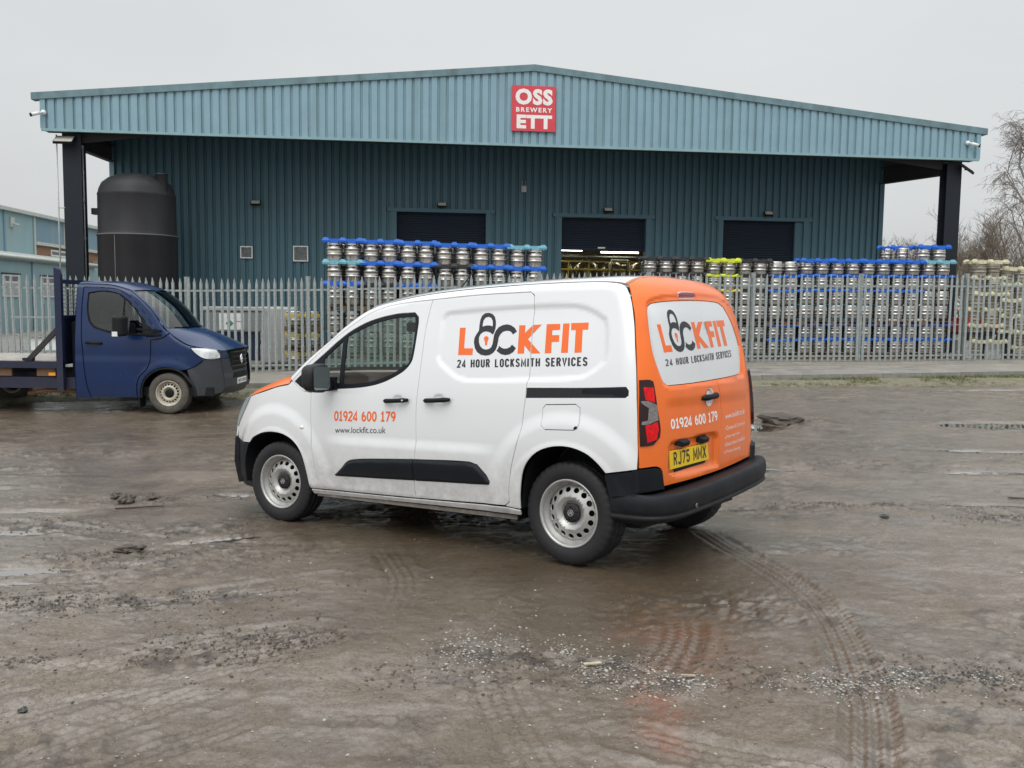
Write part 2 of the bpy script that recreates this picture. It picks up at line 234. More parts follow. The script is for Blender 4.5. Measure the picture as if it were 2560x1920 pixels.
TK={'cab':[(-1.583, 0.25), (-1.563, 2.214), (-1.535, 2.266), (-0.968, 2.26), (-0.573, 2.212), (-0.284, 2.15), (-0.219, 2.104), (0.455, 1.474), (0.601, 1.454), (0.865, 1.372), (1.128, 1.243), (1.207, 1.164), (1.27, 0.952), (1.266, 0.686), (1.291, 0.579), (1.263, 0.458), (1.062, 0.402), (0.714, 0.318), (0.473, 0.301)],
'wheelc':[(-0.001, 0.336)],
'arch':[(-0.477, 0.156), (-0.485, 0.397), (-0.399, 0.639), (-0.21, 0.775), (0.004, 0.817), (0.216, 0.766), (0.373, 0.621), (0.463, 0.435), (0.479, 0.301)],
'door':[(-1.472, 2.162), (-0.971, 2.142), (-0.736, 2.066), (-0.503, 1.832), (-0.282, 1.465), (-0.285, 1.306), (-0.3, 0.907), (-0.37, 0.746), (-0.479, 0.638), (-0.536, 0.503), (-0.528, 0.276), (-1.316, 0.266), (-1.366, 0.386), (-1.401, 0.546), (-1.452, 1.079), (-1.48, 1.45), (-1.486, 1.873)],
'window':[(-1.383, 2.058), (-1.131, 2.093), (-0.855, 2.038), (-0.712, 1.948), (-0.531, 1.779), (-0.352, 1.517), (-0.118, 1.294), (-0.727, 1.353), (-0.992, 1.377), (-1.255, 1.453), (-1.345, 1.558), (-1.391, 1.795)],
'glass':[(-1.363, 2.032), (-1.132, 2.066), (-0.869, 2.02), (-0.765, 1.939), (-0.785, 1.379), (-0.991, 1.408), (-1.228, 1.48), (-1.318, 1.571), (-1.365, 1.769)],
'qglass':[(-0.739, 1.934), (-0.596, 1.817), (-0.469, 1.621), (-0.449, 1.357), (-0.748, 1.38)],
'mirror':[(-0.759, 1.662), (-0.574, 1.665), (-0.582, 1.337), (-0.768, 1.334)],
'band':[(-1.577, 0.71), (-0.464, 0.723), (-0.522, 0.509), (-1.578, 0.496)],
'bumper':[(0.322, 0.76), (0.483, 0.836), (0.618, 0.95), (0.937, 0.927), (1.041, 0.763), (1.199, 0.631), (1.263, 0.458), (0.714, 0.318), (0.479, 0.301), (0.45, 0.489), (0.361, 0.675)],
'head':[(0.383, 1.133), (0.595, 1.13), (0.86, 1.107), (0.939, 1.028), (0.943, 0.962), (0.831, 0.934), (0.592, 0.957), (0.461, 1.049)],
'ws':[(-0.669, 2.098), (-0.219, 2.104), (0.455, 1.474), (0.123, 1.417), (-0.062, 1.467), (-0.319, 1.808)],
'hoodl':[(-0.062, 1.467), (0.043, 1.389), (0.121, 1.311), (0.33, 1.18), (0.993, 1.095), (1.207, 1.164)],
'post':[(-1.833, 2.446), (-1.732, 2.29), (-1.792, 0.381), (-1.873, 0.38)],
'deck':[(-2.867, 0.889), (-1.882, 0.914), (-2.871, 0.782), (-1.862, 0.701), (-2.879, 0.582), (-1.604, 0.424)],
'handle':[(-1.387, 1.213), (-1.123, 1.158)],
'brace':[(-1.88, 1.406), (-2.365, 0.802)],
'grille':[(1.006, 1.109), (1.206, 1.138), (1.27, 0.952), (1.253, 0.685), (1.121, 0.764)],
'plate':[(1.198, 0.565), (1.299, 0.592), (1.303, 0.486), (1.201, 0.449)],
'marker':[(-2.036, 0.686), (-1.918, 0.626)]}
GC=np.array([(0,0,0),(-3,2,0),(3,2,0),(0,4,0),(.38,5.67,.03),(1.40,7.03,-.03),(-1.85,7.33,-.12),(-.84,8.69,-.18),(-5.9,15.9,-.31),(-4,15.6,-.3),(-12,15.8,-.42),(4,10,-.08),(8,12,-.05),(9,19.3,.03),(3,18.7,-.03),(-5.3,17.8,-.24),(-12,17.0,-.32),(-6,6,-.1),(6,5,0),(1,13,-.17),(13,19.8,.08)],float)
def _tps():
    P=GC[:,:2];d=np.linalg.norm(P[:,None]-P[None],axis=2);K=d*d*np.log(d+1e-9)+np.eye(len(P))*.6
    A=np.zeros((len(P)+3,)*2);A[:len(P),:len(P)]=K;B=np.c_[np.ones(len(P)),P];A[:len(P),len(P):]=B;A[len(P):,:len(P)]=B.T
    return np.linalg.solve(A,np.r_[GC[:,2],0,0,0])
TW=_tps()
def ground_z(x,y):
    x=np.clip(np.asarray(x,float),-15,15);y=np.clip(np.asarray(y,float),-2,20)
    z=TW[-3]+TW[-2]*x+TW[-1]*y
    for (a,b,_),w in zip(GC,TW[:-3]):
        r2=(x-a)**2+(y-b)**2+1e-9;z=z+w*.5*r2*np.log(r2)
    return z
# ================================================================= SETTING
def zfoot(x): return np.interp(x, [-40, -12, -7, 2, 10, 14, 40], [-.12, -.12, -.16, .14, .20, .27, .35])   # fence foot
def zkerb(x): return .045+.018*np.clip(x, -20, 16)
def yk(x): return 19.25+.1166*x
def yf(x): return 23.4+.1166*x
def vnoise(x, y, sc, seed=0):
    x = x*sc+seed*17.3; y = y*sc-seed*9.1; xi = np.floor(x).astype(int); yi = np.floor(y).astype(int); fx = x-xi; fy = y-yi
    fx = fx*fx*(3-2*fx); fy = fy*fy*(3-2*fy)
    h = lambda a, b: (np.sin(a*127.1+b*311.7+seed*74.7)*43758.5453) % 1
    return (h(xi, yi)*(1-fx)+h(xi+1, yi)*fx)*(1-fy)+(h(xi, yi+1)*(1-fx)+h(xi+1, yi+1)*fx)*fy
def fbm(x, y, sc, oct=4, seed=0, gain=.5):
    s = 0; a = 1; t = 0
    for i in range(oct): s = s+a*vnoise(x, y, sc*2**i, seed+i); t += a; a *= gain
    return s/t
def sstep(a, b, t): t = np.clip((t-a)/(b-a), 0, 1); return t*t*(3-2*t)
def poly_d(x, y, pts):
    best = np.full(x.shape, 1e9); s_at = np.zeros(x.shape); s0 = 0; side = np.zeros(x.shape)
    for (x0, y0), (x1, y1) in zip(pts[:-1], pts[1:]):
        dx, dy = x1-x0, y1-y0; L = math.hypot(dx, dy); t = np.clip(((x-x0)*dx+(y-y0)*dy)/L**2, 0, 1)
        ex, ey = x-x0-t*dx, y-y0-t*dy; d = np.hypot(ex, ey); m = d < best
        best = np.where(m, d, best); s_at = np.where(m, s0+t*L, s_at); side = np.where(m, np.sign(dx*ey-dy*ex), side); s0 += L
    return best*side, s_at
def crom(pts, n=8):
    P = [np.array(p, float) for p in pts]; P = [2*P[0]-P[1]]+P+[2*P[-1]-P[-2]]; out = []
    for i in range(1, len(P)-2):
        a, b, c, d = P[i-1:i+3]
        for k in range(n):
            t = k/n; out.append(tuple(.5*((2*b)+(-a+c)*t+(2*a-5*b+4*c-d)*t*t+(-a+3*b-3*c+d)*t**3)))
    return out+[tuple(P[-2])]
TRACKS = [(crom([(1.43, 6.9), (1.53, 6.17), (1.64, 5.69), (1.71, 5.2), (1.71, 4.8), (1.65, 4.4), (1.57, 4.03), (1.49, 3.68), (1.31, 3.19), (1.1, 2.6)]), .105, 1.),
 (crom([(.66, 3.9), (.74, 4.15), (.82, 4.35), (.88, 4.6), (.86, 4.85)]), .12, .7),
 (crom([(-3.4, 4.6), (-2.6, 4.95), (-1.9, 5.1), (-1.1, 5.5)]), .12, .7), (crom([(-2.5, 3.1), (-2.05, 3.5), (-1.5, 3.95), (-.9, 4.3)]), .12, .8), (crom([(.2, 2.9), (.0, 3.6), (-.1, 4.4), (.1, 5.0)]), .11, .45), (crom([(2.2, 5.2), (2.6, 4.6), (2.7, 3.9)]), .12, .4),
 (crom([(-2.1, 2.9), (-1.82, 3.24), (-1.57, 3.55), (-1.30, 3.85)]), .12, .9), (crom([(-1.55, 3.05), (-1.38, 3.23), (-1.15, 3.44), (-.98, 3.6)]), .11, .7),
 (crom([(-2.9, 3.5), (-2.21, 3.86), (-1.75, 4.2), (-1.37, 4.44), (-1.05, 4.57)]), .13, .8),
 (crom([(-.90, 6.3), (-.75, 5.8), (-.64, 5.4), (-.62, 4.95), (-.7, 4.5)]), .10, .45),
 (crom([(.45, 3.42), (.75, 3.28), (1.05, 3.16), (1.5, 3.0)]), .12, .8),
 (crom([(2.4, 9.5), (3.6, 8.4), (4.2, 7.2), (4.6, 5.6)]), .13, .4), (crom([(-6, 7.6), (-4, 7.2), (-2.6, 6.6), (-1.2, 6.2)]), .12, .5),
 (crom([(-5, 13.6), (0, 13.2), (6, 14.2), (10, 15.2)]), .2, .5), (crom([(-7, 10.2), (-3, 9.9), (2, 10.8), (8, 13)]), .2, .5)]
# wet patches: (x, y, rx, ry, angle, strength)
PUD = [(-6.0, 8.9, .9, .10, 4, .8), (-3.35, 5.68, .62, .11, 8, 1), (-4.0, 6.85, .6, .13, 0, 1), (-3.0, 5.40, .42, .05, 10, .9), (-4.2, 7.7, .5, .07, 3, .8), (-2.1, 6.6, .42, .07, 25, .9),
 (3.45, 13.4, .62, .5, 0, 1), (6.1, 10.95, .9, .17, -12, 1), (7.4, 13.4, 1.1, .4, 0, .8), (5.1, 9.6, .6, .16, 3, .8), (4.3, 7.9, .45, .08, -4, .7), (2.7, 9.8, .5, .10, 0, .7), (9.6, 18.3, 2.0, .12, 6, .9), (-2.6, 8.62, .16, .06, 0, .9), (-4.9, 7.6, .6, .12, 5, .8)]
def ell(x, y, a):
    px, py, rx, ry, an, st = a; c, s = math.cos(math.radians(an)), math.sin(math.radians(an)); u = ((x-px)*c+(y-py)*s)/rx; v = (-(x-px)*s+(y-py)*c)/ry
    return np.sqrt(u*u+v*v)
ROUGH = [(2.1, 7.7, .9, .10, 3, .9), (3.2, 7.9, .8, .06, -3, .7), (-1.0, 4.38, .35, .12, 25, .6), (-1.9, 4.1, .4, .05, 20, .5), (-1.9, 5.1, .7, .22, 15, .7), (-3.65, 7.07, .5, .3, 0, .9), (-2.4, 7.0, .7, .35, 20, .8), (-3.4, 8.35, .5, .2, 0, .8), (-2.6, 6.15, .25, .12, 0, 1), (-2.6, 4.97, .5, .15, 15, .7),
 (1.9, 4.0, .5, .13, -12, 1), (1.1, 3.9, 1.4, .1, -2, .8), (.3, 4.15, .7, .12, -12, .9), (4.05, 7.4, .4, .3, 0, .8), (4.08, 9.97, .8, .5, 0, .7), (3.9, 13.8, 1.2, .35, 5, 1), (-1.4, 4.3, .5, .25, 30, .8), (-5.6, 11.6, 1.6, .5, 0, .8), (-2.4, 8.6, .8, .25, 0, .8), (-4.6, 6.2, .9, .3, 10, .7), (-2.3, 5.9, .9, .3, 10, .6), (3.2, 11.5, 2, .6, 0, .6)]
def ground_fields(x, y):
    z = ground_z(x, y)
    near = sstep(14, 7, y)
    und = (fbm(x, y, .7, 3, 3)-.5)*.05
    wet = np.zeros(x.shape)
    wob = (fbm(x, y, 3, 4, 11)-.5)*.9+(fbm(x, y, .9, 3, 12)-.5)*.8
    for a in PUD: wet = np.maximum(wet, a[5]*sstep(1.12, .8, ell(x, y, a)+wob*.6))
    lump = fbm(x, y*1.2, 5, 4, 21, .6); lump2 = fbm(x, y, 11, 4, 23, .62); fine = fbm(x, y, 24, 3, 31, .6)
    rg = np.zeros(x.shape)
    for a in ROUGH: rg = np.maximum(rg, a[5]*sstep(1.3, .3, ell(x, y, a)+wob*.8))
    rg = np.maximum(rg, .55*sstep(.56, .70, fbm(x, y*1.6, .8, 4, 41)))
    dz = und+(lump-.5)*.009+(lump2-.5)*.034*rg+(fine-.5)*(.009+.03*rg)
    dark = rg*sstep(.50, .66, fbm(x, y, 11, 3, 51))
    trk = np.zeros(x.shape)
    for pts, hw, st in TRACKS:
        d, s = poly_d(x, y, pts); L = sum(math.dist(p, q) for p, q in zip(pts[:-1], pts[1:]))
        m = sstep(hw*1.25, hw*.9, np.abs(d))*st*sstep(0, .3, s)*sstep(L, L-.3, s)*sstep(.15, .42, fbm(x, y, 2.5, 2, 61)+.12)
        ridge = np.cos(2*np.pi*d/(hw*.5))*.5+.25*np.cos(2*np.pi*(s/.055+np.abs(d)*6))
        dz = dz*(1-.6*m)+m*(-.010+.012*ridge); lip = sstep(hw*1.7, hw*1.25, np.abs(d))*sstep(hw*.95, hw*1.2, np.abs(d))*st; dz = dz+.012*lip*fbm(x, y, 14, 2, 71)
        trk = np.maximum(trk, m)
    dz = dz-.018*wet
    Z_ = z+dz*np.clip((20-y)*.3, .15, 1)
    for a in PUD:    # standing water lies level
        mk = sstep(1.25, .95, ell(x, y, a)+wob*.6)*min(1, a[5]*1.1); Z_ = Z_*(1-mk)+(float(ground_z(a[0], a[1]))-.022)*mk
    return Z_, wet, rg, dark, trk
SHEEN = [(-5.4, 9.6, 2.0, 2.2, 0, 1), (-3.9, 6.6, 1.5, .8, 10, .9), (-3.1, 5.5, .9, .45, 8, .8), (5.6, 11.2, 2.2, 1.9, 0, .9), (7.5, 15, 3, 1.6, 0, .8), (4.2, 8.3, 1.6, 1.3, 0, .9), (3.4, 6.2, 1.2, 1.0, 0, .6), (9.5, 18.3, 3, .3, 4, .8), (1.2, 4.6, .7, .5, 0, .5)]
# one ground sheet out to the horizon, fine where the yard is near
ys = [-8, -4, -1, .8, 1.8, 2.4, 2.8]
yy = 2.95
while yy < 20.5: ys.append(yy); yy += max(.011, min(.075, yy*yy*.00072))
ys += [20.7, 21.5, 23, 26, 32, 45, 70, 120, 250, 600]
ss = np.concatenate([np.linspace(-3, -.64, 22)[:-1], np.linspace(-.64, .64, 620), np.linspace(.64, 3, 22)[1:]])
Y = np.array(ys)[:, None]; X = ss[None]*(np.abs(Y)+1.5*(np.abs(Y) < 2))+0*Y; Y = Y+0*X
Z, wet, rg, dark, trk = ground_fields(X, Y)
kl = yk(X)
beyond = Y > kl-.05
Z = np.where(beyond, np.minimum(zkerb(np.clip(X, -15, 15))-.28, Z-.25), Z)
Z = np.where(Y > 30, -.45, Z)
def grid_mesh(name, X, Y, Z, mat, attrs={}, smooth=True):
    n, m = X.shape; co = np.stack([X, Y, Z], -1).reshape(-1, 3)
    i = np.arange(n*m).reshape(n, m); q = np.stack([i[:-1, :-1], i[:-1, 1:], i[1:, 1:], i[1:, :-1]], -1).reshape(-1, 4)
    me = bpy.data.meshes.new(name); me.vertices.add(n*m); me.vertices.foreach_set('co', co.ravel())
    me.loops.add(q.size); me.loops.foreach_set('vertex_index', q.ravel()); me.polygons.add(len(q)); me.polygons.foreach_set('loop_start', np.arange(len(q))*4); me.polygons.foreach_set('loop_total', np.full(len(q), 4))
    me.polygons.foreach_set('use_smooth', np.full(len(q), smooth)); me.update(calc_edges=True); me.validate()
    for k, a in attrs.items():
        at = me.attributes.new(k, 'FLOAT', 'POINT'); at.data.foreach_set('value', a.ravel().astype(np.float32))
    me.materials.append(mat); return me
def ground_mat():
    m = bpy.data.materials.new('wet_muddy_yard'); m.use_nodes = True; nt = m.node_tree; b = nt.nodes['Principled BSDF']; L = nt.links.new
    tc = N(nt, 'ShaderNodeTexCoord')
    def noise(sc, det=6, ro=.6, vec=None, dist=0):
        n = N(nt, 'ShaderNodeTexNoise'); n.inputs['Scale'].default_value = sc; n.inputs['Detail'].default_value = det; n.inputs['Roughness'].default_value = ro; n.inputs['Distortion'].default_value = dist
        L(vec or tc.outputs['Object'], n.inputs['Vector']); return n.outputs[0]
    def rng_(v, a, b_, c=0., d=1., sm=False):
        r = N(nt, 'ShaderNodeMapRange'); r.inputs['From Min'].default_value = a; r.inputs['From Max'].default_value = b_; r.inputs['To Min'].default_value = c; r.inputs['To Max'].default_value = d; L(v, r.inputs['Value']); return r.outputs[0]
    def mixc(f, a, b_):
        x = N(nt, 'ShaderNodeMix', data_type='RGBA')
        for k, v in (('A', a), ('B', b_)):
            if isinstance(v, tuple): x.inputs[k].default_value = (*v, 1)
            else: L(v, x.inputs[k])
        L(f, x.inputs['Factor']); return x.outputs['Result']
    def math_(op, a, b_):
        x = N(nt, 'ShaderNodeMath', operation=op); x.use_clamp = op != 'SUBTRACT'
        for i, v in enumerate((a, b_)):
            if isinstance(v, (int, float)): x.inputs[i].default_value = v
            else: L(v, x.inputs[i])
        return x.outputs[0]
    at = lambda n: (lambda a: (setattr(a, 'attribute_name', n), a.outputs['Fac'])[1])(N(nt, 'ShaderNodeAttribute'))
    wet, rg, dk, tr, rust, shn = at('wet'), at('rough'), at('dark'), at('track'), at('rust'), at('sheen')
    big = noise(.35, 5); mid = noise(1.7, 7, .65, dist=.4); fin = noise(38, 5, .7); gr = noise(130, 3, .6); med = noise(7, 7, .7, dist=.8)
    mp = N(nt, 'ShaderNodeMapping'); mp.inputs['Scale'].default_value = (1.0, 2.6, 1); mp.inputs['Rotation'].default_value = (0, 0, .45); L(tc.outputs['Object'], mp.inputs[0]); smear = noise(1.9, 9, .68, mp.outputs[0], 1.1)
    c = mixc(rng_(big, .35, .65), (.160, .118, .076), (.225, .178, .132))
    c = mixc(rng_(mid, .35, .7), c, (.105, .073, .042))
    c = mixc(rng_(smear, .45, .7, 0, .7), c, (.28, .228, .180))
    c = mixc(rng_(med, .50, .72, 0, .65), c, (.058, .040, .024))
    c = mixc(rng_(fin, .45, .75, 0, .6), c, (.070, .054, .040))
    g2 = noise(62, 5, .8); c = mixc(rng_(g2, .53, .62, 0, .75), c, (.045, .034, .025)); c = mixc(rng_(g2, .43, .34, 0, .6), c, (.34, .29, .23))
    c = mixc(math_('MULTIPLY', at('brown'), .75), c, (.068, .044, .020))  # brown mud, plus the painted shadow under the van
    c = mixc(math_('MULTIPLY', dk, .9), c, (.020, .015, .011))
    c = mixc(math_('MULTIPLY', math_('MULTIPLY', rust, rng_(med, .35, .6)), .8), c, (.20, .065, .025))
    vo = N(nt, 'ShaderNodeTexVoronoi'); vo.inputs['Scale'].default_value = 55; L(tc.outputs['Object'], vo.inputs['Vector'])
    sel = rng_(vo.outputs['Distance'], .30, .22); hsv = N(nt, 'ShaderNodeSeparateColor'); L(vo.outputs['Color'], hsv.inputs[0])
    pale = math_('MULTIPLY', sel, rng_(hsv.outputs[0], .965, .975)); drk = math_('MULTIPLY', sel, rng_(hsv.outputs[1], .93, .94))
    c = mixc(math_('MULTIPLY', pale, .5), c, (.36, .33, .27)); c = mixc(math_('MULTIPLY', drk, .7), c, (.03, .027, .025))
    wetf = rng_(wet, .35, .7)
    c = mixc(math_('MULTIPLY', wetf, .85), c, (.060, .047, .034))
    L(c, b.inputs['Base Color']); L(rng_(wetf, 0, 1, .55, .03), b.inputs['Roughness']); L(rng_(wetf, 0, 1, .35, 1), b.inputs['Specular IOR Level'])
    # film of water: how much and how smooth
    film = math_('ADD', math_('MULTIPLY', mid, .45), math_('MULTIPLY', smear, .55)); film = rng_(film, .42, .56)
    film = math_('MAXIMUM', film, shn); fm = rng_(film, 0, 1, .45, 1.0); fm = math_('MULTIPLY', fm, rng_(dk, 0, 1, 1, .35)); fm = math_('MULTIPLY', fm, rng_(med, .50, .74, 1, .45))
    b.inputs['Coat IOR'].default_value = 1.8; L(math_('MAXIMUM', fm, wetf), b.inputs['Coat Weight'])
    cr = rng_(film, 0, 1, .30, .085); cr2 = N(nt, 'ShaderNodeMix', data_type='FLOAT'); L(wetf, cr2.inputs['Factor']); L(cr, cr2.inputs['A']); cr2.inputs['B'].default_value = .02; L(cr2.outputs['Result'], b.inputs['Coat Roughness'])
    h = math_('ADD', math_('MULTIPLY', fin, .55), math_('MULTIPLY', gr, .3)); h = math_('ADD', h, math_('MULTIPLY', sel, .12))
    inv = math_('SUBTRACT', 1, wetf)
    bp = N(nt, 'ShaderNodeBump'); bp.inputs['Distance'].default_value = .022; L(h, bp.inputs['Height']); L(inv, bp.inputs['Strength']); L(bp.outputs[0], b.inputs['Normal'])
    b2 = N(nt, 'ShaderNodeBump'); b2.inputs['Distance'].default_value = .012; L(math_('ADD', math_('ADD', math_('MULTIPLY', fin, .45), math_('MULTIPLY', med, .5)), math_('MULTIPLY', g2, .35)), b2.inputs['Height']); L(math_('MULTIPLY', inv, rng_(film, 0, 1, .85, .30)), b2.inputs['Strength']); L(b2.outputs[0], b.inputs['Coat Normal'])
    return m
rust = np.maximum(sstep(1.3, .2, ell(X, Y, (.62, 3.6, .13, .33, 0, 1))+(fbm(X, Y, 9, 3, 5)-.5)*1.2), .5*sstep(1.2, .2, ell(X, Y, (.85, 4.4, .3, .6, 0, 1))+(fbm(X, Y, 6, 3, 6)-.5)*1.2))
_wob = (fbm(X, Y, 1.6, 5, 15, .6)-.5)*1.5
shn = np.zeros(X.shape)
for a in SHEEN: shn = np.maximum(shn, a[5]*sstep(1.35, .5, ell(X, Y, a)+_wob))
shn = shn*(1-.8*dark)
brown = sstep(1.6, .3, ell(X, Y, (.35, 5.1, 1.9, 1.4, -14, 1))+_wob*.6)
brown = np.maximum(brown, sstep(1.3, .5, ell(X, Y, (-.2, 7.1, 2.3, 1.2, -36, 1))+_wob*.3))  # van's contact shadow painted into the ground colour
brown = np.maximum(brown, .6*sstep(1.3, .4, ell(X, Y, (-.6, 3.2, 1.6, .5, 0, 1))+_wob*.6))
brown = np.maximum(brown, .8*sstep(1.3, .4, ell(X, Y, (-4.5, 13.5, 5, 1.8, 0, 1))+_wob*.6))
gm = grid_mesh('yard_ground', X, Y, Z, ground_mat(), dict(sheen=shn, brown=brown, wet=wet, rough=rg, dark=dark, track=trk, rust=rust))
tag(link('yard_ground', gm), kind='structure')
def gz(x, y): return float(ground_fields(np.array([[float(x)]]), np.array([[float(y)]]))[0][0, 0])

# ---- verge, kerb, footway, service yard
def sheet(name, xs, rows, mat, kind='structure'):   # rows: list of (yfun, zfun)
    X = np.array([xs for _ in rows]); Y = np.array([[r[0](x) for x in xs] for r in rows]); Z = np.array([[r[1](x) for x in xs] for r in rows])
    return tag(link(name, grid_mesh(name, X, Y, Z, mat, smooth=False)), kind=kind)
xs = np.linspace(-34, 34, 460); rows = []
for k in range(9):
    t = k/8
    rows.append((lambda x, t=t: yk(x)-1.55+1.56*t, lambda x, t=t: float((1-sstep(0, .75, np.array(t)))*(ground_z(x, yk(x)-1.5)-.03)+sstep(0, .75, np.array(t))*(zkerb(x)-.10))+(float(vnoise(np.array(x), np.array(t*1.5), 4, 3))-.5)*.05*(1 if 0 < k < 8 else 0)))
sheet('verge', xs, rows, M['verge'])
kb = MB(); kx = -33.
kerb_root = empty('kerb'); tag(kerb_root, kind='structure')
KM = None
while kx < 33:
    x1 = kx+.905; k1 = MB(); a = (kx, yk(kx)); b_ = (x1, yk(x1)); za, zb = zkerb(kx), zkerb(x1); dz = random.uniform(-.006, .006)
    k1.add([(0, 0, -.22), (x1-kx, b_[1]-a[1], zb-za-.22), (x1-kx, b_[1]-a[1]+.14, zb-za-.22), (0, .14, -.22), (0, .012, 0), (x1-kx, b_[1]-a[1]+.012, zb-za), (x1-kx, b_[1]-a[1]+.14, zb-za), (0, .14, 0)], [(3,2,1,0),(4,5,6,7),(0,1,5,4),(1,2,6,5),(2,3,7,6),(3,0,4,7)])
    if -11 < kx < 13: k1.build('kerb_stone', M['kerb'], kerb_root, (kx, a[1], za+dz))
    else: kb.add([(p[0]+kx, p[1]+a[1], p[2]+za) for p in k1.v], k1.f)
    kx += .915
tag(kb.build('kerb_run', M['kerb'], kerb_root), kind='stuff')
xs = np.linspace(-34, 34, 90)
zmix = lambda t: (lambda x: float(zkerb(x)*(1-t)+zfoot(x)*t)-.004)
sheet('footway', xs, [(lambda x, t=t: yk(x)+.14+(yf(x)+.3-yk(x)-.14)*t, zmix(t)) for t in (0, .12, .25, .5, .75, 1)], M['conc'])
yl = [(lambda x, t=t: yk(x)+.14+(yf(x)+.16-yk(x))*t, lambda x, t=t: zmix(t)(x)+.004) for t in (.60, .625)]
sheet('yellow_line', np.linspace(-34, 34, 90), yl, M['yline'])
zyard = lambda x: float(np.interp(x, [-40, -12, -7, -3, 2, 10, 14, 40], [-.15, -.15, -.2, .06, .11, .13, .18, .2]))
sheet('service_yard', xs, [(lambda x, d=d: yf(x)+.3+d, lambda x: zyard(x)) for d in (0, 3, 8, 12, 40)], M['conc'])
# grass tufts on the verge
def tufts(n, name, mat, zoff=0, sz=.07):
    V = []; F = []
    for i in range(n):
        x = random.uniform(-16, 17); t = random.random()**.7; y = yk(x)-1.35+1.33*t
        if vnoise(np.array(x), np.array(y*3), 1.1, 9) < .42: continue
        z = float((1-sstep(0, .75, np.array(t)))*(ground_z(x, yk(x)-1.5)-.03)+sstep(0, .75, np.array(t))*(zkerb(x)-.10))
        for k in range(5):
            a = random.uniform(0, 6.28); l = random.uniform(.4, 1)*sz; w = .006; dx, dy = math.cos(a), math.sin(a); b = len(V); px, py = x+random.uniform(-.04, .04), y+random.uniform(-.04, .04)
            V += [(px-dy*w, py+dx*w, z-.01), (px+dy*w, py-dx*w, z-.01), (px+dx*l*.7, py+dy*l*.7, z+l)]; F.append((b, b+1, b+2))
    me = bpy.data.meshes.new(name); me.from_pydata(V, [], F); me.materials.append(mat); tag(link(name, me), 'short scruffy grass growing along the verge below the kerb', 'grass', kind='stuff')
tufts(9000, 'verge_grass', M['grass'])
# loose gravel
def gravel(name, n, sampler, smin, smax, mat, label):
    base = np.array([(1,0,0),(-1,0,0),(0,1,0),(0,-1,0),(0,0,1),(0,0,-1)], float); fc = np.array([(0,2,4),(2,1,4),(1,3,4),(3,0,4),(2,0,5),(1,2,5),(3,1,5),(0,3,5)])
    P = np.array([sampler() for _ in range(n)]); x, y = P[:, 0], P[:, 1]; z = ground_fields(x[None], y[None])[0][0]
    s = smin+(smax-smin)*rng.random(n)**3; V = base[None]*(1+.5*(rng.random((n, 6, 1))-.5)); V = V*np.stack([s*(.7+.8*rng.random(n)), s*(.7+.6*rng.random(n)), s*(.35+.35*rng.random(n))], -1)[:, None]
    a = rng.random(n)*6.28; ca, sa = np.cos(a)[:, None], np.sin(a)[:, None]; V = np.stack([V[..., 0]*ca-V[..., 1]*sa, V[..., 0]*sa+V[..., 1]*ca, V[..., 2]], -1)
    V = V+np.stack([x, y, z+s*.15], -1)[:, None]; Fi = (fc[None]+6*np.arange(n)[:, None, None]).reshape(-1, 3)
    me = bpy.data.meshes.new(name); me.from_pydata(V.reshape(-1, 3).tolist(), [], Fi.tolist()); me.materials.append(mat); me.update()
    tag(link(name, me), label, 'gravel', kind='stuff')
G_ = random.gauss
band = crom([(-.3, 4.3), (.02, 4.23), (.34, 4.1), (.74, 3.92), (1.13, 3.85), (1.56, 3.91), (2.0, 3.97), (2.5, 3.8)])
def s_band():
    i = random.randrange(len(band)); 
    while True:
        x, y = band[i][0]+G_(0, .12), band[i][1]+G_(0, .075)*(1+(i < 24)*1.0)
        if float(fbm(np.array(x), np.array(y), 5, 3, 77)) > random.uniform(.36, .56): return (x, y)
        i = random.randrange(len(band))
def s_all():
    y = 3+17*random.random()**2.0; return (random.uniform(-.62, .62)*(y+.5), min(y, 17))
def s_rough():
    while True:
        a = random.choice(ROUGH); x, y = a[0]+G_(0, a[2]*.75), a[1]+G_(0, a[3]*.85)
        if y < 2.8 or y > 18: continue
        if float(fbm(np.array(x), np.array(y), 4.5, 3, 51)) > .50+random.uniform(-.06, .04): return (x, y)
def s_dk(): return (1.9+G_(0, .2), 4.0+G_(0, .05))
pale = pm('pale_stone', (.36, .345, .31), .5, var=.35, scale=30); midst = pm('grey_stone', (.17, .16, .145), .45, var=.4, scale=30); dkst = pm('dark_stone', (.035, .036, .038), .4, var=.4, scale=30); mudc = pm('mud_crumb', (.06, .047, .036), .55, var=.4, scale=30)
gravel('pale_gravel', 2000, s_band, .0015, .009, pale, 'band of pale broken stone chips across the near yard')
gravel('pale_gravel', 1000, s_all, .002, .009, pale, 'scattered pale stone chips pressed into the mud all over the yard')
gravel('grey_gravel', 4000, s_all, .0015, .008, midst, 'loose grey gravel scattered over the wet yard')
gravel('grey_gravel', 2600, s_band, .0015, .008, midst, 'grey gravel mixed into the pale stone band in the foreground')
gravel('dark_gravel', 700, s_dk, .002, .011, dkst, 'dark angular gravel at the right end of the stone band')
gravel('dark_gravel', 900, s_rough, .002, .009, dkst, 'dark grit in the churned patches of mud')
gravel('mud_crumbs', 13000, s_rough, .002, .011, mudc, 'crumbs of dark mud in the churned patches of the yard')
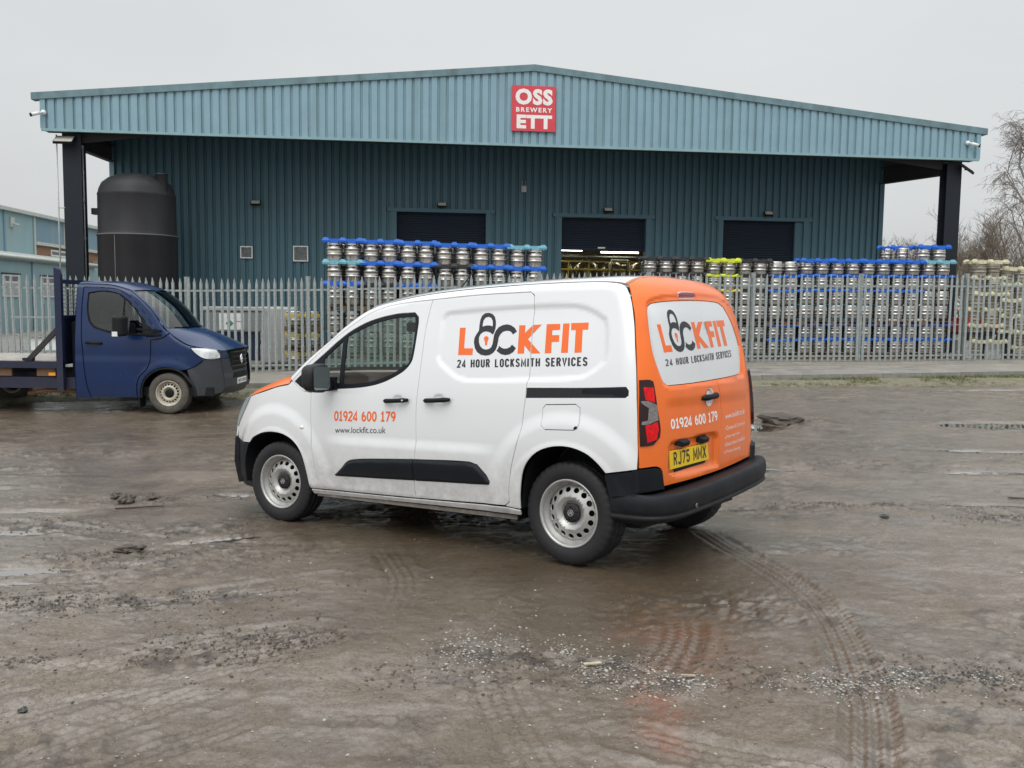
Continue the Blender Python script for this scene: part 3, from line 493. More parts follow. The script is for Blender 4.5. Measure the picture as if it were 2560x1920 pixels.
# single bits of debris
def rock(name, x, y, s, mat, label, cat, seed=0, flat=.6):
    bm = bmesh.new(); bmesh.ops.create_icosphere(bm, subdivisions=3, radius=1); r = random.Random(seed)
    off = Vector((r.random()*50, r.random()*50, r.random()*50)); from mathutils import noise as mn
    for v in bm.verts:
        k = 1+.5*mn.noise(v.co*1.6+off)+.25*mn.noise(v.co*4+off); v.co = Vector((v.co.x*k*s[0], v.co.y*k*s[1], v.co.z*k*s[2]))
    me = bpy.data.meshes.new(name); bm.to_mesh(me); bm.free(); me.materials.append(mat); o = link(name, me, None, (x, y, gz(x, y)+s[2]*.35)); o.rotation_euler = (0, 0, r.random()*3); return tag(o, label, cat)
rock('mud_clod', -3.47, 8.17, (.075, .06, .06), mudc, 'largest square dark clod of mud standing in front of the blue truck, above the stick', 'mud clod', 1)
rock('mud_clod', -3.66, 8.42, (.06, .05, .035), mudc, 'small dark mud clod just left of and behind the square clod', 'mud clod', 2)
rock('mud_clod', -3.33, 8.42, (.11, .06, .035), mudc, 'low wide dark mud clod right behind the square clod', 'mud clod', 3)
rock('mud_clod', -2.61, 6.18, (.09, .05, .03), mudc, 'crumbly mud clod alone in the left middle of the yard', 'mud clod', 4)
rock('mud_heap', 4.02, 13.72, (.27, .13, .11), mudc, 'dark wet heap of mud beside the puddle behind the white van', 'mud heap', 5)
rock('stone', 3.02, 7.3, (.035, .03, .022), dkst, 'dark stone alone on the smooth mud right of the white van', 'stone', 6)
rock('stone', -1.98, 3.62, (.018, .015, .012), dkst, 'small reddish dark stone at the lower left of the yard', 'stone', 7)
st = MB(); st.tube([(-3.42, 7.83, gz(-3.42, 7.83)+.008), (-3.3, 7.85, gz(-3.3, 7.85)+.012), (-3.15, 7.90, gz(-3.15, 7.90)+.012), (-3.03, 7.93, gz(-3.03, 7.93)+.010)], [.009, .008, .007, .004], 6)
tag(st.build('stick', pm('stick_bark', (.05, .035, .03), .6)), 'thin dark stick lying flat on the mud left of the white van', 'stick')
def chip(x, y, l, w_, a, label, mat=None):
    m = MB(); m.box((-l/2, -w_/2, 0), (l/2, w_/2, .006)); o = m.build('wood_offcut', mat or pale, None, (x, y, gz(x, y)+.006)); o.rotation_euler = (.05, .04, a); tag(o, label, 'wood offcut')
chip(.385, 4.10, .085, .018, .35, 'pale wooden offcut lying across the gravel band, left of the tyre track', pm('pale_wood', (.42, .37, .28), .7, var=.3, scale=30))
chip(.80, 3.965, .065, .012, .02, 'short pale offcut in the gravel band near the rust stain', pm('pale_wood_b', (.36, .30, .22), .7, var=.3, scale=30))
chip(4.6, 8.25, .15, .03, .1, 'short dark piece of wood at the right edge of the yard', M['steel_b'])
# ================================================================= WAREHOUSE  (local x along the front, y backwards)
WT = math.atan(.12)
wh = empty('warehouse', (0, 28, 0), WT); tag(wh, 'long teal metal clad warehouse with a low gabled canopy front and three roller doors', 'warehouse')
def trap_sheet(name, x0, x1, zb0, zt0, zt1, y, mat, pitch=.25, dep=.055, inv=1, ribw=.055, parent=wh, holes=None):
    """profiled metal sheet; narrow recessed troughs every `pitch`"""
    pts = []; n = max(1, round((x1-x0)/pitch))
    for i in range(n):
        a = x0+(x1-x0)*i/n; p = (x1-x0)/n; c = a+p*.5
        pts += [(a, 0), (c-ribw, 0), (c-ribw*.62, dep*inv), (c+ribw*.62, dep*inv), (c+ribw, 0)]
    pts.append((x1, 0)); m = MB(); vs = []; fs = []
    for (px, d) in pts:
        t = (px-x0)/(x1-x0); vs += [(px, y+d, zb0), (px, y+d, zt0+(zt1-zt0)*t)]
    for i in range(len(pts)-1): fs.append((2*i, 2*i+2, 2*i+3, 2*i+1))
    m.add(vs, fs); return m.build(name, mat, parent)
def roof_z(s): return 8.50-(abs(s-.56))*(8.50-7.16)/14.1
# canopy fascia: sheets one metre wide
x = -13.40
while x < 14.80:
    x1 = min(x+1.0, 14.84)
    if x < .56 < x1 and .56-x > .2: x1 = .56
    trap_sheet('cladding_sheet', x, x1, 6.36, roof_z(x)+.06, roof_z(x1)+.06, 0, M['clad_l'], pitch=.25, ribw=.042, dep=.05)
    x = x1
m = MB()   # verge flashing following the gable, in lengths
def flash(a, b):
    m = MB(); za, zb = roof_z(a), roof_z(b); t = .19
    vs = [(a, -.05, za), (b, -.05, zb), (b, -.05, zb+t), (a, -.05, za+t), (a, .25, za), (b, .25, zb), (b, .25, zb+t), (a, .25, za+t)]
    m.add(vs, [(0,1,2,3),(7,6,5,4),(4,5,1,0),(3,2,6,7),(0,3,7,4),(1,5,6,2)]); return m.build('verge_flashing', M['clad_trim'], wh)
ed = [-13.66, -10.6, -7.6, -4.6, -1.6, .56]; [flash(a+.0015, b-.0015) for a, b in zip(ed[:-1], ed[1:])]
ed = [.56, 3.5, 6.5, 9.5, 12.5, 15.08]; [flash(a+.0015, b-.0015) for a, b in zip(ed[:-1], ed[1:])]
m = MB(); m.box((-13.42, -.03, 6.30), (14.86, .06, 6.37)); m.build('drip_flashing', M['clad_sill'], wh)
m = MB(); m.box((-13.44, -.02, 6.37), (-13.30, .12, 7.17)); m.build('corner_flashing', M['clad_l'], wh)
m = MB(); m.box((14.74, -.02, 6.37), (14.88, .12, 7.14)); m.build('corner_flashing', M['clad_l'], wh)
# canopy soffit, side beams, columns
m = MB(); m.box((-13.40, .07, 6.33), (14.84, .5, 6.36)); m.build('soffit_strip', M['steel_b'], wh)
m = MB()
for a, b in ((-13.6, .56), (.56, 15.0)):
    za, zb = roof_z(a), roof_z(b)
    m.add([(a, .04, za+.17), (b, .04, zb+.17), (b, 40, zb+.17), (a, 40, za+.17), (a, .04, za+.10), (b, .04, zb+.10), (b, 40, zb+.10), (a, 40, za+.10)], [(0,1,2,3),(7,6,5,4),(4,5,1,0),(3,7,4,0),(1,5,6,2)])
m.build('roof', M['clad_trim'], wh)
m = MB()
for yy_ in (.9, 1.9):
    for a, b in ((-13.3, .56), (.56, 14.7)):
        m.bar((a, yy_, roof_z(a)-.02), (b, yy_, roof_z(b)-.02), .07, .2)
m.build('purlins', M['steel_b'], wh)
for s0, s1, nm in ((-12.95, -12.50, 0), (14.02, 14.46, 1)):
    m = MB(); c = (s0+s1)/2                       # H-section column
    m.box((s0-.03, .30, -.6), (s1+.03, .325, 6.3)); m.box((s0-.03, .68, -.6), (s1+.03, .705, 6.3)); m.box((c-.01, .325, -.6), (c+.01, .68, 6.3)); col_ = m.build('column', M['steel_d'], wh)
    a0, a1 = ((-12.60, -12.43), (14.00, 13.29))[nm]
    def slab(w_, z0, z1, mt, name): m = MB(); m.add([(a0-w_, .706, z0), (a0+w_, .706, z0), (a1+w_, 2.97, z0), (a1-w_, 2.97, z0), (a0-w_, .706, z1), (a0+w_, .706, z1), (a1+w_, 2.97, z1), (a1-w_, 2.97, z1)], [(3,2,1,0),(4,5,6,7),(0,1,5,4),(1,2,6,5),(2,3,7,6),(3,0,4,7)]); return m.build(name, mt, wh)
    slab(.10, 5.90, 5.93, M['steel_b'], 'beam_flange'); slab(.012, 5.93, 6.42, M['steel_b'], 'eaves_beam'); slab(.10, 6.42, 6.45, M['steel_b'], 'beam_flange'); slab(.03, 6.452, 7.25, M['soffit'], 'side_closure')
    m = MB(); m.box((min(a0, c)-.28, .10, 6.335), (max(a0, c)+.28, 2.9, 6.35)); m.build('eaves_closure', M['steel_b'], wh)
m = MB()
for a, b in ((-12.55, .56), (.56, 13.95)):
    m.bar((a, .5, 6.2 if a < 0 else 7.9), (b, .5, 7.9 if a < 0 else 6.2), .02, .28)
m.build('portal_rafter', M['steel_b'], wh)
for s0, s1 in ((-12.4, -9.4), (13.7, 10.9)):
    m = MB(); m.bar((s0, .75, 6.45), (s1, 2.7, 6.75), .09, .09); m.build('wind_bracing', M['steel_b'], wh)
# main wall in sheets around the three doors
DOORS = [(-3.52, -.58, 4.55), (1.97, 4.87, 4.50), (7.57, 10.45, 4.52)]
wy = 2.98; x = -12.45
cuts = sorted([d[0]-.16 for d in DOORS]+[d[1]+.16 for d in DOORS]); 
while x < 13.28:
    x1 = min(x+1.0, 13.30)
    for c in cuts:
        if x+.01 < c < x1: x1 = c
    if 13.30-x1 < .12: x1 = 13.30
    over = [d for d in DOORS if x >= d[0]-.17 and x1 <= d[1]+.17]
    zb = over[0][2]+.12 if over else -.35
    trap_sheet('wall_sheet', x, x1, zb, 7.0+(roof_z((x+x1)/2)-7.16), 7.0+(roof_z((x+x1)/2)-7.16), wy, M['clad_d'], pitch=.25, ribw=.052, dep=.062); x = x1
m = MB(); m.box((-12.50, wy-.03, -.35), (-12.36, wy+.12, 6.0)); m.build('corner_flashing', M['clad_l'], wh)
m = MB(); m.box((13.18, wy-.03, -.35), (13.34, wy+.12, 6.0)); m.build('corner_flashing', M['clad_d'], wh)
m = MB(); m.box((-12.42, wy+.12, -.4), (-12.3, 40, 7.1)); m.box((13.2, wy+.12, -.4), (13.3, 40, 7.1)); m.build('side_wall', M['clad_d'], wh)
for i, (a, b, zt) in enumerate(DOORS):
    fr = MB(); fr.box((a-.17, wy-.035, -.3), (a, wy+.30, zt+.02)); fr.box((b, wy-.035, -.3), (b+.17, wy+.30, zt+.02)); fr.box((a-.30, wy-.05, zt+.02), (b+.30, wy+.2, zt+.14))
    zb = 3.52 if i == 1 else .1
    d = fr.build('roller_door', M['clad_d'], wh)
    sh = MB(); n = math.ceil((zt-zb)/.076); vs = []; fs = []     # curtain of interlocking curved slats
    for k in range(n):
        z0 = zb+k*.076
        for j, (dz, dy) in enumerate(((0, 0), (.012, -.012), (.038, -.019), (.064, -.012), (.073, 0))): vs += [(a, wy+.20+dy, z0+dz), (b, wy+.20+dy, z0+dz)]
    for k in range(n*5-1): fs.append((2*k, 2*k+1, 2*k+3, 2*k+2))
    sh.add(vs, fs); so_ = sh.build('shutter_curtain', M['shutter'], d)
    if i == 1:
        bb = MB(); bb.box((a, wy+.16, zb-.09), (b, wy+.22, zb+.005)); bb.build('bottom_bar', M['shutter'], d)
        bb = MB(); bb.box((3.25, wy+.13, zb-.02), (3.50, wy+.16, zb+.03)); bb.build('pull_handle', M['white'], d)
    if i == 2:
        bb = MB(); bb.box((b-.28, wy+.05, -.2), (b, wy+.17, zt)); bb.build('guide_rail', M['clad_d'], d)
# lit brewery hall behind the open door
h = MB(); h.add([(-3, wy+.3, -.1), (9, wy+.3, -.1), (9, 17, -.1), (-3, 17, -.1), (-3, wy+.4, 5.6), (9, wy+.4, 5.6), (9, 17, 5.6), (-3, 17, 5.6)], [(0,1,2,3),(4,7,6,5),(2,6,7,3),(0,3,7,4),(1,5,6,2)])
h.add([(-3, wy+.32, 0), (1.9, wy+.32, 0), (1.9, wy+.32, 5.6), (-3, wy+.32, 5.6)], [(0,3,2,1)]); h.add([(4.95, wy+.32, 0), (9, wy+.32, 0), (9, wy+.32, 5.6), (4.95, wy+.32, 5.6)], [(0,3,2,1)]); h.build('interior_hall', M['inner'], wh)
for (a, b, yb, z) in ((1.6, 3.35, 6.2, 3.60), (4.1, 5.6, 6.6, 3.57), (4.7, 6.0, 8.6, 3.83), (1.3, 3.4, 9.2, 3.85), (4.9, 6.6, 12, 4.0), (3.4, 4.4, 12.5, 3.7)):
    m = MB(); m.box((a, yb, z+.03), (b, yb+.12, z+.09)); f_ = m.build('tube_light', M['white'], wh); m = MB(); m.box((a+.03, yb+.02, z-.02), (b-.03, yb+.1, z+.03)); m.build('tube', M['tube_on'], f_)
for i, (sx, yb) in enumerate(((2.0, 8.2), (2.9, 8.4), (3.9, 8.2), (5.0, 8.5), (6.1, 8.3), (1.1, 8.6), (2.6, 11.5), (4.4, 11.5), (6.2, 11.5))):
    m = MB(); m.lathe([(0, .1), (.42, .1), (.45, .3), (.45, 2.9), (.40, 3.15), (.2, 3.3), (0, 3.34)], 20, c=(sx, yb, 0)); m.tube([(sx, yb, 3.3), (sx, yb, 3.5), (sx+.3, yb-.2, 3.5)], .04, 6); m.build('fermenting_vessel', M['stain'], wh)
m = MB()
for z in (2.95, 3.25): m.bar((.5, 7.3, z), (7, 7.3, z), .05)
for sx in np.arange(.6, 7, .8): m.bar((sx, 7.3, 2.2), (sx, 7.3, 3.25), .04)
m.box((.5, 7.3, 2.9), (7, 8.0, 2.96)); m.build('gantry', M['yellow_o'], wh)
m = MB(); m.tube([(1.5, 7, 3.42), (7, 7, 3.42)], .035, 8); m.tube([(4.6, 6.9, 2.4), (4.6, 6.9, 3.3), (5.2, 6.9, 3.3), (5.2, 6.9, 2.4)], .05, 8); m.build('pipework', M['galv'], wh)
# wall louvres, floodlights, alarm box, cameras, sign
for i, (a, z0, b, z1, lb) in enumerate(((-8.52, 2.96, -8.13, 3.35, 'smaller white framed wall louvre, the left of the pair'), (-6.85, 2.89, -6.37, 3.39, 'larger white framed wall louvre, the right of the pair'))):
    o = empty('wall_vent'); o.parent = wh; m = MB()
    o = MB(); t = .035
    for bx in (((a, wy-.06, z0), (b, wy-.01, z0+t)), ((a, wy-.06, z1-t), (b, wy-.01, z1)), ((a, wy-.06, z0+t), (a+t, wy-.01, z1-t)), ((b-t, wy-.06, z0+t), (b, wy-.01, z1-t))): o.box(*bx)
    fr = o.build('wall_louvre', M['white'], wh); m = MB(); m.box((a+t, wy-.02, z0+t), (b-t, wy-.012, z1-t)); n = 9
    for k in range(n):
        z = z0+t+(z1-z0-2*t)*k/n; m.add([(a+t, wy-.05, z+.004), (b-t, wy-.05, z+.004), (b-t, wy-.022, z+.038), (a+t, wy-.022, z+.038)], [(0,1,2,3)])
    m.build('louvre_blades', M['galv_o'], fr)
for e in [o for o in list(bpy.data.objects) if o.name.startswith('wall_vent')]: bpy.data.objects.remove(e)
def to_w(p): c, s = math.cos(WT), math.sin(WT); return (p[0]*c-p[1]*s, 28+p[0]*s+p[1]*c, p[2])
def flood(s, z, label, y=wy, w_=.30, hh=.17, tilt=-.7, rz=0):
    o = empty('floodlight', to_w((s, y-.02, z)), WT+rz); tag(o, label, 'floodlight', 'floodlights on the warehouse')
    m = MB(); m.box((-w_/2, -.04, -hh/2), (w_/2, .03, hh/2)); b_ = m.build('housing', M['black'], o, (0, -.12, 0)); b_.rotation_euler = (tilt, 0, 0)
    m = MB(); m.box((-w_/2+.02, -.048, -hh/2+.02), (w_/2-.02, -.04, hh/2-.02)); m.build('lens', M['lens'], b_)
    m = MB(); m.box((-.05, -.1, -.02), (.05, -.03, .02)); m.build('bracket', M['black'], o)
flood(-8.0, 4.72, 'small floodlight alone high on the left part of the wall, above the two louvres'); flood(-2.04, 4.80, 'small floodlight above the closed roller door on the left')
flood(3.52, 4.76, 'small floodlight above the half open roller door'); flood(9.12, 4.77, 'small floodlight above the closed roller door on the right')
flood(-12.85, 6.08, 'large floodlight at the top of the left canopy column', .25, .52, .40, -1.0, 0); flood(14.50, 6.05, 'large floodlight at the top of the right canopy column', .25, .50, .40, -.9, .9)
m = MB(); m.box((-.09, -.07, -.11), (.09, 0, .11)); o = bevel(m.build('alarm_box', M['grey_l'], None, to_w((.67, wy-.01, 5.40))), .03); o.rotation_euler = (0, 0, WT); tag(o, 'small grey box with two thin stalks high on the middle of the wall', 'alarm box')
m = MB(); [m.tube([(q, -.04, .11), (q, -.04, .27)], .008, 6) for q in (-.06, .06)]; m.build('antenna', M['grey_l'], o)
for s, z, sg, lb in ((-13.33, 6.80, -1, 'white bullet camera on the left end of the canopy fascia'), (14.42, 6.84, 1, 'white bullet camera on the right end of the canopy fascia')):
    o = empty('security_camera', to_w((s, -.02, z)), WT); tag(o, lb, 'security camera'); a = .5
    m = MB(); m.lathe([(0, 0), (.075, 0), (.07, .05), (.03, .08), (0, .085)], 16, axis='z'); mt = m.build('mount', M['white'], o); mt.rotation_euler = (math.pi/2, 0, 0)
    p0 = Vector((0, -.08, 0)); d = Vector((sg*.75, -.45, -.32)).normalized(); m = MB(); m.tube([p0, p0+d*.10], .025, 8); m.tube([p0+d*.08, p0+d*.31], .05, 14); m.build('barrel', M['white'], o)
    m = MB(); m.tube([p0+d*.31, p0+d*.35], [.052, .052], 14); m.build('lens_hood', M['black'], o)
def text_data(s, bold=0, spacing=1, n=3):
    cu = bpy.data.curves.new('t', 'FONT'); cu.body = s; cu.offset = bold; cu.space_character = spacing; cu.resolution_u = n
    o = bpy.data.objects.new('t', cu); C.objects.link(o); bpy.context.view_layer.update(); dg = bpy.context.evaluated_depsgraph_get()
    me = o.evaluated_get(dg).to_mesh(); V = np.array([v.co[:2] for v in me.vertices]); me.calc_loop_triangles(); F = [tuple(t.vertices) for t in me.loop_triangles]
    o.evaluated_get(dg).to_mesh_clear(); bpy.data.objects.remove(o); V = V-V.min(0); return V/V.max(0), F, (V.max(0)[0]/V.max(0)[1])
sg = MB(); sg.box((-.11, -.075, 6.735), (1.205, -.03, 8.055)); o = sg.build('brewery_sign', M['sign_r'], None, (0, 28, 0)); o.rotation_euler = (0, 0, WT); tag(o, 'square red sign with white lettering in the middle of the canopy fascia', 'sign')
for s, x0, x1, z0, z1, b in (('OSS', -.01, 1.11, 7.50, 7.97, .05), ('BREWERY', .015, 1.10, 7.29, 7.425, .035), ('ETT', .035, 1.10, 6.81, 7.21, .05)):
    V, F, _ = text_data(s, b, 1.12 if s != 'BREWERY' else 1.35); m = MB(); m.add([(x0+(x1-x0)*a, -.079, z0+(z1-z0)*c) for a, c in V], F); m.build('lettering', M['sign_w'], o)
m = MB(); m.tube([(-13.12, .27, 6.25), (-13.12, .27, 2.0)], .022, 6); m.tube([(-13.12, .27, 4.2), (-12.95, .30, 4.2)], .02, 6); m.build('downpipe', M['gutter'], wh)
m = MB(); m.tube([(-12.49, .50, 6.0), (-12.49, .50, -.2)], .022, 6)
for z in (5.95, 4.45, 3.35): m.box((-12.56, .45, z-.05), (-12.46, .52, z+.05))
m.build('conduit', M['galv'], wh)

# ================================================================= TANK
o = empty('water_tank', (-11.02, 27.25, .0)); tag(o, 'tall black plastic cylindrical tank with domed top under the left end of the canopy', 'tank')
tr = 1.08; prof = [(tr+.02, -.2), (tr+.02, 3.40), (tr+.04, 3.44), (tr+.02, 3.50), (tr, 3.54), (tr-.01, 4.58), (tr, 4.62), (tr-.02, 4.66), (tr-.05, 4.78), (tr*.88, 4.95), (tr*.72, 5.09), (tr*.5, 5.19), (tr*.25, 5.235), (0, 5.245)]
m = MB(); m.lathe(prof, 64); m.build('shell', M['tank'], o)
m = MB(); m.lathe([(tr+.021, 3.42), (tr+.05, 3.45), (tr+.021, 3.48)], 64); m.build('weld_band', M['tank_w'], o)
a = math.radians(-102); m = MB(); m.tube([(math.cos(a)*(tr+.02), math.sin(a)*(tr+.02), .0), (math.cos(a)*(tr+.02), math.sin(a)*(tr+.02), 3.44)], .010, 6); m.build('vertical_seam', M['tank_w'], o)
m = MB(); m.lathe([(0, 5.22), (.19, 5.22), (.19, 5.19), (.165, 5.17), (.165, 4.6)], 20, c=(.84, -.30, 0)); m.build('manhole', M['tank'], o)
m = MB(); m.box((-1.30, -.12, 4.06), (-1.0, .12, 4.24)); m.build('side_outlet', M['tank'], o)

# ================================================================= PALISADE FENCE
fn = empty('palisade_fence', (0, 23.4, 0)); tag(fn, 'galvanised steel palisade fence with spiked pales in front of the warehouse', 'fence')
pale_h = 2.27
def pale_mesh():
    w_ = .069; xs_ = [-w_/2, -w_*.30, -w_*.12, w_*.12, w_*.30, w_/2]; dy = [.012, .012, -.006, -.006, .012, .012]; V = []; F = []
    ztop = [pale_h-.10, pale_h-.055, pale_h-.02, pale_h-.02, pale_h-.055, pale_h-.10]
    for q, d, z in zip(xs_, dy, ztop): V += [(q, d, 0), (q, d, pale_h-.16), (q, d, z)]
    for i in range(5): F += [(3*i, 3*i+3, 3*i+4, 3*i+1), (3*i+1, 3*i+4, 3*i+5, 3*i+2)]
    b = len(V); V += [(0, -.004, pale_h+.03), (-w_*.42, .012, pale_h-.03), (w_*.42, .012, pale_h-.03)]; F += [(2+6, 2+9, b), (3*1+2, 2+6, b), (2+9, 3*4+2, b)]
    V += [(-.012, -.010, pale_h-.33), (.012, -.010, pale_h-.33), (.012, -.010, pale_h-.30), (-.012, -.010, pale_h-.30)]; F.append((b+3, b+4, b+5, b+6))
    me = bpy.data.meshes.new('pale'); me.from_pydata(V, [], F); me.materials.append(M['galv']); return me
pme = pale_mesh(); x = -16.2; k = 0
FZ = lambda x: float(zfoot(x))-.03
post_x = [-13.8, -10.85, -7.95, -5.07, -2.2, .65, 3.5, 6.27, 9.22, 12.19, 15.1, 18.0]
while x < 17.8:
    near_post = min(abs(x-p) for p in post_x) < .07
    o = bpy.data.objects.new('pale', pme); C.objects.link(o); o.parent = fn; o.location = (x, .1166*x-.03, FZ(x)+.04+random.uniform(-.008, .008)); o.rotation_euler = (random.uniform(-.006, .006), random.gauss(0, .007), .116+random.uniform(-.16, .16))
    if x < -9.4: o.rotation_euler[0] = .01
    x += .1595
for z in (1.98, .13):
    for a, b in zip([-16.3]+post_x, post_x+[18.2]):
        if b-a < .3: continue
        m = MB(); m.bar((a, .1166*a+.03, FZ(a)+.04+z), (b, .1166*b+.03, FZ(b)+.04+z), .045, .045); m.build('rail', M['galv'], fn)
for p in post_x:
    m = MB(); y = .1166*p+.07; z = FZ(p); m.box((p-.05, y-.055, z-.1), (p+.05, y-.047, z+2.36)); m.box((p-.05, y+.047, z-.1), (p+.05, y+.055, z+2.36)); m.box((p-.004, y-.047, z-.1), (p+.004, y+.047, z+2.36)); m.build('post', M['galv_o'], fn)

# ================================================================= KEGS AND TRAYS
def keg_mesh(h, r, bands, n=22, text=None):
    P = [(0, .02), (r*.86, .02), (r*.90, 0), (r*.93, .02), (r*.93, .05)]
    z = .075; P += [(r*.955, z)]
    for q in bands: P += [(r*.955, q-.024), (r*1.01, q-.009), (r*1.01, q+.009), (r*.955, q+.024)]
    P += [(r*.955, h-.09), (r*.93, h-.06), (r*.93, h-.015), (r*.90, h), (r*.86, h), (r*.84, h-.03), (0, h-.05)]
    m = MB(); m.lathe(P, n)
    for q in bands:
        for s_ in (-.034, .034): m.lathe([(r*.957, q+s_-.006), (r*.962, q+s_), (r*.957, q+s_+.006)], n, 1)  # black rings paint shade into the grooves beside each rib
    for k in (0, 3, 6): # hand holes in the top rim
        a = -math.pi/2+k*.52-.9; m.box((math.cos(a)*r*.935-.03, math.sin(a)*r*.935-.004, h-.045), (math.cos(a)*r*.935+.03, math.sin(a)*r*.935+.004, h-.022), 1)
    if text: m.lathe([(r*.975, text[0]), (r*.978, text[0]), (r*.978, text[1]), (r*.975, text[1])], n, 1)
    a = -math.pi/2; m.add([(math.cos(a+t)*r*.985, math.sin(a+t)*r*.985, .095+z_) for t, z_ in ((-.03, 0), (.03, 0), (.03, .02), (-.03, .02))], [(0, 1, 2, 3)], 1)
    return m
k50 = keg_mesh(.525, .212, [.19, .33], text=(.385, .425))
V, F, _ = text_data('Kegstar', .01, 1.0, 1)
for a0 in (-1.95, -1.15):
    r_ = .212*.985; k50.add([(math.cos(a0+.42*u)*r_, math.sin(a0+.42*u)*r_, .392+.026*v) for u, v in V], F, 2)
K50 = k50.mesh('steel_keg', [M['keg'], M['keg_d'], M['sign_w']])
K30 = keg_mesh(.378, .214, [.14, .235]).mesh('steel_keg', [M['keg'], M['keg_d']])
def tray_mesh(n, pitch, mat, dep=.40):
    """moulded plastic keg locator with raised horns between the kegs"""
    m = MB(); L_ = n*pitch; x0 = -L_/2
    for y in (-dep/2-.02, dep/2+.0):
        for i in range(n): m.box((x0+i*pitch+.06, y, -.03), (x0+(i+1)*pitch-.06, y+.022, .045)); m.box((x0+i*pitch+.12, y-.003, -.06), (x0+(i+1)*pitch-.12, y+.02, -.03))
        for i in range(n+1):
            c = x0+i*pitch; c = min(max(c, x0+.03), -x0-.03)
            m.add([(c-.10, y-.03, .0), (c+.10, y-.03, .0), (c+.10, y+.06, .0), (c-.10, y+.06, .0), (c-.045, y-.01, .075), (c+.045, y-.01, .075), (c+.045, y+.04, .075), (c-.045, y+.04, .075),
                   (c-.085, y-.02, -.05), (c+.085, y-.02, -.05), (c+.085, y+.05, -.05), (c-.085, y+.05, -.05)], [(0,1,5,4),(1,2,6,5),(2,3,7,6),(3,0,4,7),(4,5,6,7),(8,9,1,0),(9,10,2,1),(10,11,3,2),(11,8,0,3)])
    for i in range(n+1):
        c = min(max(x0+i*pitch, x0+.03), -x0-.03); m.box((c-.03, -dep/2, .0), (c+.03, dep/2, .03))
    return m.mesh('keg_tray', mat)
def pallet_mesh(L_, D):
    m = MB()
    for y in np.linspace(-D/2, D/2-.1, 4): m.box((-L_/2, y, .10), (L_/2, y+.1, .12)); m.box((-L_/2, y, 0), (L_/2, y+.1, .02))
    for x in (-L_/2, -.06, L_/2-.12):
        for y in (-D/2, -.05, D/2-.1): m.box((x, y, .02), (x+.12, y+.1, .10))
    return m.mesh('pallet', M['wood'])
def squash(o, k):
    o.scale = (1, 1, k); return o
ORD = ['first', 'second', 'third', 'fourth', 'fifth', 'sixth', 'seventh', 'eighth', 'ninth', 'tenth', 'eleventh', 'twelfth', 'thirteenth', 'fourteenth', 'fifteenth', 'sixteenth', 'seventeenth', 'eighteenth', 'nineteenth', 'twentieth']
def put(name, me, loc, rz, label, cat, group=None):
    o = link(name, me, None, loc); o.rotation_euler = (0, 0, rz); return tag(o, label, cat, group)
ta = math.atan(.1166)
ROW = ['top', 'second', 'third', 'fourth', 'fifth', 'sixth', 'seventh']
# left wall of tall kegs: 12 columns in six pallet widths
T2B = tray_mesh(2, .455, M['blue']); T2L = tray_mesh(2, .455, M['blue_l']); T2K = tray_mesh(2, .455, M['blk_tray']); PA = pallet_mesh(.92, .9)
lx0, pitch = -4.58, .462; back = MB()
lv = [2.60, 2.055, 1.51, .83, .275]
missing = {(3, 1), (1, 2), (3, 2), (5, 2)}
for c in range(12):
    x = lx0+pitch*c+.01*(c//2); sag = (-.02, -.035, -.05, -.06, -.07, -.09)[c//2]+.03
    for r_, z in enumerate(lv):
        put('steel_keg', K50, (x+random.uniform(-.012, .012), 24.22+.1166*x+random.uniform(-.015, .015), z+sag+(.02 if x < -2 else 0)), random.uniform(-.5, .5), 'tall keg, %s column from the left of the left stack, %s row down' % (ORD[c], ROW[r_]), 'keg', 'tall kegs stacked behind the fence')
    if c % 2 == 0:
        p = c//2; cx = x+pitch/2
        for r_, z in enumerate(lv[:3]):
            if (p, r_) in missing: mt, cn = T2K, 'black'
            elif (p, r_) in ((0, 1), (5, 0)): mt, cn = T2L, 'pale blue'
            else: mt, cn = T2B, 'bright blue'
            put('keg_tray', mt, (cx, 24.22+.1166*cx, z+sag+.515+.015+(.02 if x < -2 else 0)), ta+random.uniform(-.01, .01), '%s tray on the %s keg pair from the left, left stack, %s row down' % (cn, ORD[p], ROW[r_]), 'keg tray', 'plastic trays in the tall keg stack')
        for z, wr in ((1.385, 'between the third and fourth rows'), (.15, 'under the bottom row')):
            put('pallet', PA, (cx, 24.45+.1166*cx, z+sag), ta, 'wooden pallet %s, %s keg pair of the left stack' % (wr, ORD[p]), 'pallet', 'pallets in the tall keg stack')
def rear_rows(name, me, spots, label):
    V = np.array([v.co for v in me.vertices]); F = [tuple(p.vertices) for p in me.polygons]; mi = [p.material_index for p in me.polygons]; m = MB()
    for (x, y, z) in spots: m.add(V+np.array([x, y, z]), F)
    m.m = mi*len(spots); m.sm = [True]*len(m.f); tag(m.build(name, list(me.materials)), label, 'kegs', kind='stuff')
K50b = keg_mesh(.525, .212, [.19, .33], 10).mesh('k', [M['keg'], M['keg_d']]); K30b = keg_mesh(.378, .214, [.14, .235], 10).mesh('k', [M['keg'], M['keg_d']])
rear_rows('kegs_behind', K50b, [(lx0+pitch*c+.04, 24.22+.47+.1166*(lx0+pitch*c), z-.03) for c in range(12) for z in lv], 'second row of tall kegs half hidden behind the tall stack')
